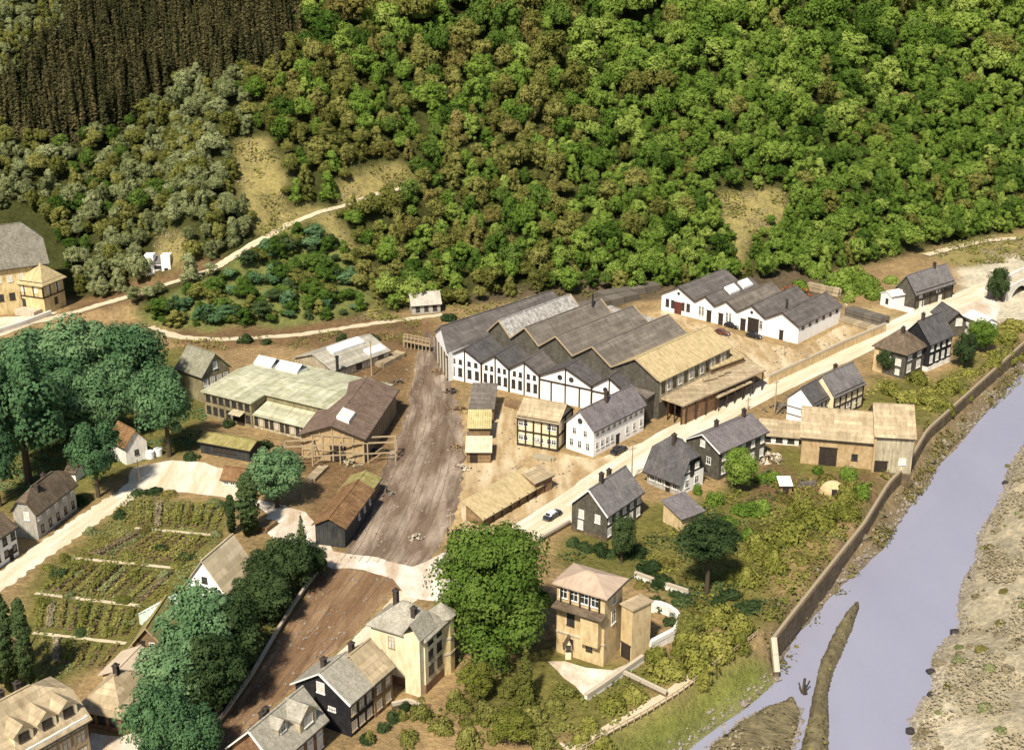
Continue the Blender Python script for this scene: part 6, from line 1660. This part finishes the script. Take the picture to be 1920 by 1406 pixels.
p = G(1560, 922); dm = thing('round_hut', 'pale rounded hut in the river gardens', 'hut', p)
m = MB()
for i in range(12):
    for j in range(5):
        a0, a1 = i * math.pi / 6, (i + 1) * math.pi / 6; b0, b1 = j * math.pi / 10, (j + 1) * math.pi / 10
        f = lambda a, b: (2.6 * math.cos(b) * math.cos(a), 1.9 * math.cos(b) * math.sin(a), 2.4 * math.sin(b))
        m.poly([f(a0, b0), f(a1, b0), f(a1, b1), f(a0, b1)] if j < 4 else [f(a0, b0), f(a1, b0), f(a0, b1)])
m.build('shell', BEIGE, dm); MB().box(-.5, .5, -1.98, -1.5, 0, 1.3).build('door', DOORM, dm)
for i, (px, py) in enumerate(((282, 858), (297, 853))):
    p = G(px, py); t = thing('round_tank', ('left', 'right')[i] + ' small pale round tank at the square edge', 'tank', p)
    MB().tube((0, 0, 0), (0, 0, 1.5), .9, .9, 16).build('shell', CARWHITE, t); MB().tube((0, 0, 1.5), (0, 0, 1.75), .95, .3, 16).build('lid', CARWHITE, t)
for i, (x, y, w, mt, lb) in enumerate(((858, 842, 4, BOARDW, 'brown scrap heap on the track edge beside the middle hut'), (866, 880, 4, STONE, 'pale stone heap on the track edge below the huts'), (846, 735, 4, IRON, 'dark scrap heap below the end hall'), (780, 1010, 3, STONE, 'pale stones in the rail yard near the crossing'), (718, 925, 5, DARKLUMBER, 'dark timber scrap by the rusty roofed shed'), (745, 720, 5, DARKLUMBER, 'dark timber scrap beside the footbridge'), (820, 700, 4, BOARDW, 'brown scrap at the upper end of the rail yard'))):
    heap(x, y, w, 1.0, mt, lb, 36, .5)
# far bridge
O = G(1884, 566); d = G(1975, 520) - O; fbz = math.atan2(d.y, d.x); L = d.length
br = thing('arch_bridge', 'white arched bridge at the right edge', 'bridge', O, fbz)
for y in (0, 5.0):
    m = MB(); N = 14; x0, x1 = 4.0, 15.0
    xsn = [0, x0] + [x0 + (x1 - x0) * (k + 1) / N for k in range(N)] + [L]
    zz = lambda x: -1 if x <= x0 or x >= x1 else -1 + 3.6 * math.sqrt(max(0, 1 - ((x - (x0 + x1) / 2) / ((x1 - x0) / 2)) ** 2))
    for xa, xb in zip(xsn[:-1], xsn[1:]):
        za, zb = (zz(xa), zz(xb)) if xa >= x0 and xb <= x1 + 1e-6 else (-1, -1)
        m.poly([(xa, y, za), (xb, y, zb), (xb, y, 4.2), (xa, y, 4.2)]); m.poly([(xb, y + .5, zb), (xa, y + .5, za), (xa, y + .5, 4.2), (xb, y + .5, 4.2)])
        m.poly([(xa, y, 4.2), (xb, y, 4.2), (xb, y + .5, 4.2), (xa, y + .5, 4.2)]); m.poly([(xa, y + .5, za), (xb, y + .5, zb), (xb, y, zb), (xa, y, za)])
    m.build('arch_wall', WHITEWALL, br)
MB().box(0, L, .5, 5.0, 2.9, 3.2).build('deck', STONE, br)
# snag in the water and boulders along the bank
p = G(1505, 1300, -5); sn = thing('driftwood_snag', 'dark driftwood snag sticking out of the water left of the spit', 'driftwood', p)
for q, w in (((.2, .3, 2.6), .35), ((-.7, .2, 1.9), .2), ((1.0, .3, 2.2), .18), ((.4, -.8, .9), .25)): beam(sn, (0, 0, -.4), q, w, BARK, 'branch')
def rocks(name, label, spots, seed):
    r = random.Random(seed); m = MB()
    for (x, y, z, s) in spots:
        v = [Vector((r.uniform(-1, 1), r.uniform(-1, 1), r.uniform(-.5, .9))) for _ in range(6)]
        c = Vector((x, y, z)); q = [c + Vector(u) * s for u in ((1, 0, 0), (0, 1, 0), (-1, 0, 0), (0, -1, 0), (0, 0, .8), (.2, .1, -.7))]
        q = [a + b * s * .35 for a, b in zip(q, v)]
        for t in ((0, 1, 4), (1, 2, 4), (2, 3, 4), (3, 0, 4), (1, 0, 5), (2, 1, 5), (3, 2, 5), (0, 3, 5)): m.poly([q[i] for i in t])
    return tag(m.build(name, ROCK), label, None, None, 'stuff')
sp = []
for line, side in ((wl, 1), (wr, -1)):
    c = resample(line, 520)[0]
    for q in c:
        k = 1 if side == 1 else 2
        for _ in range(k):
            x, y = q[0] - side * abs(rnd.gauss(.2, 1.0)), q[1] + side * abs(rnd.gauss(.1, .6))
            sp.append((x, y, max(tz(x, y), -5.1), rnd.uniform(.15, .5) * (1.8 if rnd.random() < .06 else 1)))
for lft, rgt in ((ISLE_L, ISLE_R),):
    for line in (lft, rgt):
        for q in resample([G(*p, -5) for p in line], 60)[0]: sp.append((q[0] + rnd.gauss(0, .3), q[1] + rnd.gauss(0, .3), -4.9, rnd.uniform(.15, .42)))
rocks('bank_rocks', 'loose stones along both river shores', sp, 5)
for i, (px, py, s) in enumerate(((1745, 1258, 1.3), (1745, 1302, 1.2), (1706, 1370, 1.4), (1885, 905, 1.2), (1790, 1185, 1.6), (1820, 1085, 1.3))):
    p = G(px, py, -4.6); r = random.Random(i)
    m = MB(); import bmesh
    bm = bmesh.new(); bmesh.ops.create_icosphere(bm, subdivisions=2, radius=s * .55)
    for v in bm.verts: v.co *= .75 + .4 * r.random(); v.co.z *= .7
    me = bpy.data.meshes.new('boulder'); bm.to_mesh(me); bm.free(); me.materials.append(IRON)
    tag(place('boulder', me, None, p), ('upper of two dark boulders at the pale right shore', 'lower of two dark boulders at the pale right shore', 'dark boulder lowest on the right shore', 'dark boulder highest on the right shore', 'dark boulder at the bushy bend of the right shore', 'dark boulder on the right shore opposite the spit tip')[i], 'boulder')
# ------------------------------------------------------------------ allotments
LINES = [((250, 930), (432, 944)), ((253, 990), (404, 1003)), ((140, 1046), (338, 1066)), ((66, 1112), (264, 1136)), ((62, 1186), (236, 1206)), ((78, 1246), (190, 1262))]
for i, (a, b_) in enumerate(LINES[1:5]):
    road('garden_path', ('first', 'second', 'third', 'fourth')[i] + ' white cross path of the allotments counted from the square', (a, ((a[0] + b_[0]) / 2, (a[1] + b_[1]) / 2), b_), .8, PATHM, .05, .1, 24)
def bed_plants(seed, L, w, h, n, size):
    r = np.random.default_rng(seed)
    rows = 3
    x = r.random(n) * L; y = (np.floor(r.random(n) * rows) + .5) / rows * w + r.normal(size=n) * .12 - w / 2
    z = h * r.random(n) ** .7
    nn = rand_dirs(r, n) * .6 + np.array([0, 0, .8]); nn /= np.linalg.norm(nn, axis=1)[:, None]
    return leaves(r, np.stack([x, y, z], 1), nn, np.full(n, size), .5 * r.random(n) + .5 * fnoise(x, y, 3, seed) + .25)
PL = {}
bedsoil = None
ordn = ('first', 'second', 'third', 'fourth', 'fifth', 'sixth', 'seventh', 'eighth', 'ninth', 'tenth')
for k in range(5):
    (a0, a1), (b0, b1) = LINES[k], LINES[k + 1]
    nb = (9, 10, 10, 9, 6)[k]
    for i in range(nb):
        t = (i + .5) / nb; s = .045
        lerp = lambda p, q, u: (p[0] + (q[0] - p[0]) * u, p[1] + (q[1] - p[1]) * u)
        u0, u1 = lerp(lerp(a0, a1, t), lerp(b0, b1, t), rnd.uniform(.8, .93)), lerp(lerp(a0, a1, t), lerp(b0, b1, t), rnd.uniform(.07, .2))
        P0, P1 = G(*u0), G(*u1); L = (P1 - P0).length
        wd = (G(*lerp(b0, b1, (i + 1) / nb)) - G(*lerp(b0, b1, i / nb))).length * .62
        r = thing('garden_bed', f'{ordn[i]} bed from the left in the {ordn[k]} allotment strip below the square', 'garden bed', P0, math.atan2(P1.y - P0.y, P1.x - P0.x), 'allotment beds')
        m = MB(); hh = .22
        m.slab([(0, -wd / 2, .05), (L, -wd / 2, .05), (L, -wd / 4, hh), (0, -wd / 4, hh)], .1).slab([(0, -wd / 4, hh), (L, -wd / 4, hh), (L, wd / 4, hh), (0, wd / 4, hh)], .1).slab([(0, wd / 4, hh), (L, wd / 4, hh), (L, wd / 2, .05), (0, wd / 2, .05)], .1)
        m.build('soil', SOIL, r)
        lm = rnd.choice(['gold', 'olive', 'pale', 'gold', 'olive', 'straw', 'brown'])
        V, tt = bed_plants(k * 20 + i, L, wd * .9, rnd.choice((.35, .5, .9, .6)), int(L * wd * rnd.uniform(14, 34)), .36)
        V[:, 2] += .2
        tag(place('plants', np_mesh('plants', V, quads_of(V), LEAF[lm], tt), r), kind='stuff')
HEDGE = [(262, 926, 44), (290, 924, 44), (318, 928, 40), (400, 948, 44), (420, 950, 30), (405, 1005, 26), (335, 1062, 40), (350, 1045, 40), (310, 1080, 30), (205, 1070, 36), (150, 1078, 40), (120, 1050, 26), (230, 1128, 40), (250, 1080, 30),
         (90, 1068, 30), (110, 1078, 40), (240, 1045, 40), (300, 1030, 40), (190, 1020, 40), (270, 1000, 30), (170, 1000, 30), (85, 1130, 40), (130, 1120, 30), (240, 1170, 36), (200, 1190, 30), (150, 1190, 30), (370, 980, 30), (330, 968, 36), (225, 970, 30)]
for (x, y, w) in HEDGE: shrub(x, y, w, rnd.uniform(.9, 2.0), rnd.choice(['olive', 'olive', 'dark', 'brown', 'pale']), 'low bush among the allotment beds', 'bushes among the allotment beds')

# ------------------------------------------------------------------ ground cover that nobody could count
def cover(name, label, polys, lm, n, size, h, seed, clump=2.2, keep=.5, mode='px'):
    r = np.random.default_rng(seed); P = []
    for poly in polys:
        w = [G(*p) for p in poly] if mode == 'px' else [Vector((p[0], p[1], 0)) for p in poly]
        x0, x1 = min(p.x for p in w), max(p.x for p in w); y0, y1 = min(p.y for p in w), max(p.y for p in w)
        ar = (x1 - x0) * (y1 - y0); k = int(ar * n)
        x = x0 + (x1 - x0) * r.random(k); y = y0 + (y1 - y0) * r.random(k)
        ok = inpoly(x, y, [(p.x, p.y) for p in w]) & (fnoise(x, y, clump * 2.5, seed, 3) > (keep - .5) * .5)
        P.append(np.stack([x[ok], y[ok]], 1))
    P = np.concatenate(P); z = tzv(P[:, 0], P[:, 1]) + h * r.random(len(P)) ** 1.5 + .05
    N = rand_dirs(r, len(P)) * .7 + np.array([0, 0, .8]); N /= np.linalg.norm(N, axis=1)[:, None]
    V, tt, sn_ = leaves(r, np.stack([P[:, 0], P[:, 1], z], 1), N, np.full(len(P), size), .35 * r.random(len(P)) + .4 + fnoise(P[:, 0], P[:, 1], 4, seed + 3) * 1.2, N * .45 + np.array([0, -.1, .7]))
    return tag(place(name, np_mesh(name, V, quads_of(V), LEAF[lm], tt, normals=sn_)), label, None, None, 'stuff')
RG = ((1205, 1010), (1320, 945), (1440, 880), (1480, 900), (1640, 905), (1600, 985), (1440, 1185), (1280, 1150), (1215, 1080))
cover('weeds', 'yellow green weeds of the river gardens', [RG], 'gold', 3.2, .55, .7, 21, keep=.52)
cover('weeds', 'dark weeds of the river gardens', [RG, ((1040, 1040), (1200, 1030), (1240, 1130), (1190, 1090), (1060, 1060))], 'dark', 5, .5, .9, 36, keep=.62)
cover('weeds', 'brown withered weeds of the river gardens', [RG], 'brown', 2.2, .5, .4, 22, keep=.55)
cover('weeds', 'olive weeds in the lower gardens', [((740, 1410), (800, 1340), (960, 1280), (1100, 1310), (1160, 1262), (1400, 1190), (1140, 1372), (1040, 1440))], 'olive', 3.4, .55, .7, 23, keep=.5)
cover('weeds', 'weeds round the timber houses', [((1610, 760), (1640, 715), (1780, 700), (1870, 640), (1925, 620), (1830, 712), (1735, 795))], 'gold', 3, .5, .8, 24)
cover('weeds', 'scrub under the hill foot', [((320, 640), (640, 622), (790, 600), (800, 640), (740, 650), (620, 640), (540, 660), (340, 655)), ((830, 575), (1050, 540), (1250, 522), (1250, 545), (1080, 580), (850, 600))], 'olive', 2.4, .6, .9, 25, keep=.54)
cover('weeds', 'grass under the left park trees', [((-20, 720), (300, 660), (390, 760), (370, 850), (240, 870), (140, 940), (-20, 950))], 'teal', 3, .55, .6, 26)
cover('weeds', 'undergrowth along the dark track side trees', [((260, 1420), (330, 1180), (420, 1110), (510, 1020), (600, 1060), (480, 1260), (370, 1400), (350, 1420))], 'dark', 3.4, .6, .8, 27)
cover('weeds', 'withered weeds between the allotment beds', [((60, 1130), (240, 930), (440, 945), (415, 1010), (300, 1180), (80, 1290))], 'pale', 4, .4, .35, 28, keep=.5)
cover('weeds', 'brown withered stalks between the allotment beds', [((60, 1130), (240, 930), (440, 945), (415, 1010), (300, 1180), (80, 1290))], 'brown', 4, .45, .5, 38, keep=.56)
lawn = [(p.x, p.y) for p in (G(1440, 1200), G(1350, 1252), G(1275, 1306), G(1151, 1380), G(1060, 1436), G(1180, 1480, -5), G(1280, 1415, -5), G(1340, 1370, -5), G(1400, 1330, -5), G(1452, 1285, -5))]
cover('lawn_grass', 'green grass of the sloping river lawn', [lawn], 'lawn', 10, .24, .15, 29, keep=.2, mode='w')
rb_ = [(p.x + 1.5, p.y) for p in wr] + [(wr[-1].x + 90, wr[-1].y), (wr[0].x + 90, wr[0].y)]
cover('bank_scrub', 'dry straw coloured scrub of the right river bank', [rb_], 'straw', 7, .5, .7, 30, keep=.5, mode='w')
lb_ = [(p.x, p.y) for p in wl[2:15]] + [(p.x + 1.6, p.y - 1.6) for p in reversed(bank_top[2:11])]
cover('bank_scrub', 'dry grass between river wall and water', [lb_], 'straw', 3.0, .5, .5, 32, keep=.5, mode='w')
for nm, lf, rt in (('spit', SPIT_L, SPIT_R), ('island', ISLE_L, ISLE_R)):
    poly = [(p.x, p.y) for p in (G(*q, -5) for q in lf)] + [(p.x, p.y) for p in reversed([G(*q, -5) for q in rt])]
    r = np.random.default_rng(40); x0, x1 = min(p[0] for p in poly), max(p[0] for p in poly); y0, y1 = min(p[1] for p in poly), max(p[1] for p in poly)
    k = 1200; x = x0 + (x1 - x0) * r.random(k); y = y0 + (y1 - y0) * r.random(k); ok = inpoly(x, y, poly) & (fnoise(x, y, 4, 3) > -.05) & (segdist(x, y, poly) > (1.1 if nm == 'spit' else .3))
    x, y = x[ok], y[ok]; d = segdist(x, y, poly); z = -5 + 1.5 * np.minimum(d / 2.4, 1) ** .6 + .3 * r.random(len(x))
    N = rand_dirs(r, len(x)) * .7 + np.array([0, 0, .8]); N /= np.linalg.norm(N, axis=1)[:, None]
    V, tt = leaves(r, np.stack([x, y, z], 1), N, np.full(len(x), .5), r.random(len(x)))
    tag(place('bar_grass', np_mesh('bar_grass', V, quads_of(V), LEAF['brown' if nm == 'spit' else 'straw'], tt)), 'rough grass on the gravel ' + nm, None, None, 'stuff')
cover('weeds', 'dry grass tufts in the hillside clearings', [[(q.x, q.y) for q in (T(*p) for p in z)] for z, c in ZONES if c is C_DRY], 'straw', 2.2, .6, .6, 35, keep=.5, mode='w')
cover('weeds', 'olive bushes creeping into the hillside clearings', [[(q.x, q.y) for q in (T(*p) for p in z)] for z, c in ZONES if c is C_DRY], 'olive', 3, .7, 1.2, 55, keep=.62, mode='w')
wt_ = [(p.x + 1.2, p.y - 1.2) for p in bank_top[1:11]]; wt2 = [(p.x - 1.6, p.y + 1.6) for p in bank_top[1:11]]
cover('wall_weeds', 'weeds overgrowing the top of the river wall', [wt_ + wt2[::-1]], 'olive', 9, .5, .9, 51, keep=.52, mode='w')
wf_ = [(p.x + 1.8, p.y - 1.8) for p in bank_top[1:11]]; wf2 = [(p.x + 4.2, p.y - 4.2) for p in bank_top[1:11]]
cover('wall_weeds', 'weeds along the foot of the river wall', [wf_ + wf2[::-1]], 'brown', 8, .5, 1.0, 52, keep=.53, mode='w')
# shrubs of the right bank
for i in range(150):
    q = wr[0].lerp(wr[0], 0)
    t = rnd.random(); c = resample(wr, 100)[0][int(t * 99)]
    x, y = c[0] + 1.5 + abs(rnd.gauss(0, 14)), c[1] + rnd.uniform(-4, 4)
    px, py = proj((x, y, tz(x, y)))
    if px > 1950 or py > 1440: continue
    rad = rnd.uniform(.5, 1.5)
    o = place('bank_shrub', proto('shrub', rnd.randrange(4), rnd.choice(['straw', 'straw', 'straw', 'brown', 'pale']))[0], None, (x, y, tz(x, y) - .2), rnd.random() * 6, (rad, rad, rad * .9))
    tag(o, 'low scrubby bush on the right river bank', 'shrub', 'bushes of the right river bank')
# litter of the yards
lit = []
for poly, n in ((LY + RY[::-1], 260), (((880, 745), (960, 760), (980, 830), (1110, 862), (960, 985), (870, 1010)), 120), (((1240, 590), (1500, 655), (1650, 600), (1440, 715), (1290, 615)), 120), (((560, 690), (780, 640), (700, 900), (560, 1000)), 160), (LB + RB[::-1], 140)):
    w = [G(*p) for p in poly]; xs_ = [p.x for p in w]; ys_ = [p.y for p in w]; c = 0
    while c < n:
        x, y = rnd.uniform(min(xs_), max(xs_)), rnd.uniform(min(ys_), max(ys_))
        if inpoly(np.array([x]), np.array([y]), [(p.x, p.y) for p in w])[0]: lit.append((x, y, .1, rnd.uniform(.1, .38))); c += 1
rocks('yard_litter', 'loose stones and scrap littering the yards and track beds', lit, 9)
print('objects', len(bpy.data.objects), 'tris', sum(sum(len(p.vertices) - 2 for p in m.polygons) if len(m.polygons) < 5000 else len(m.polygons) * 2 for m in bpy.data.meshes))
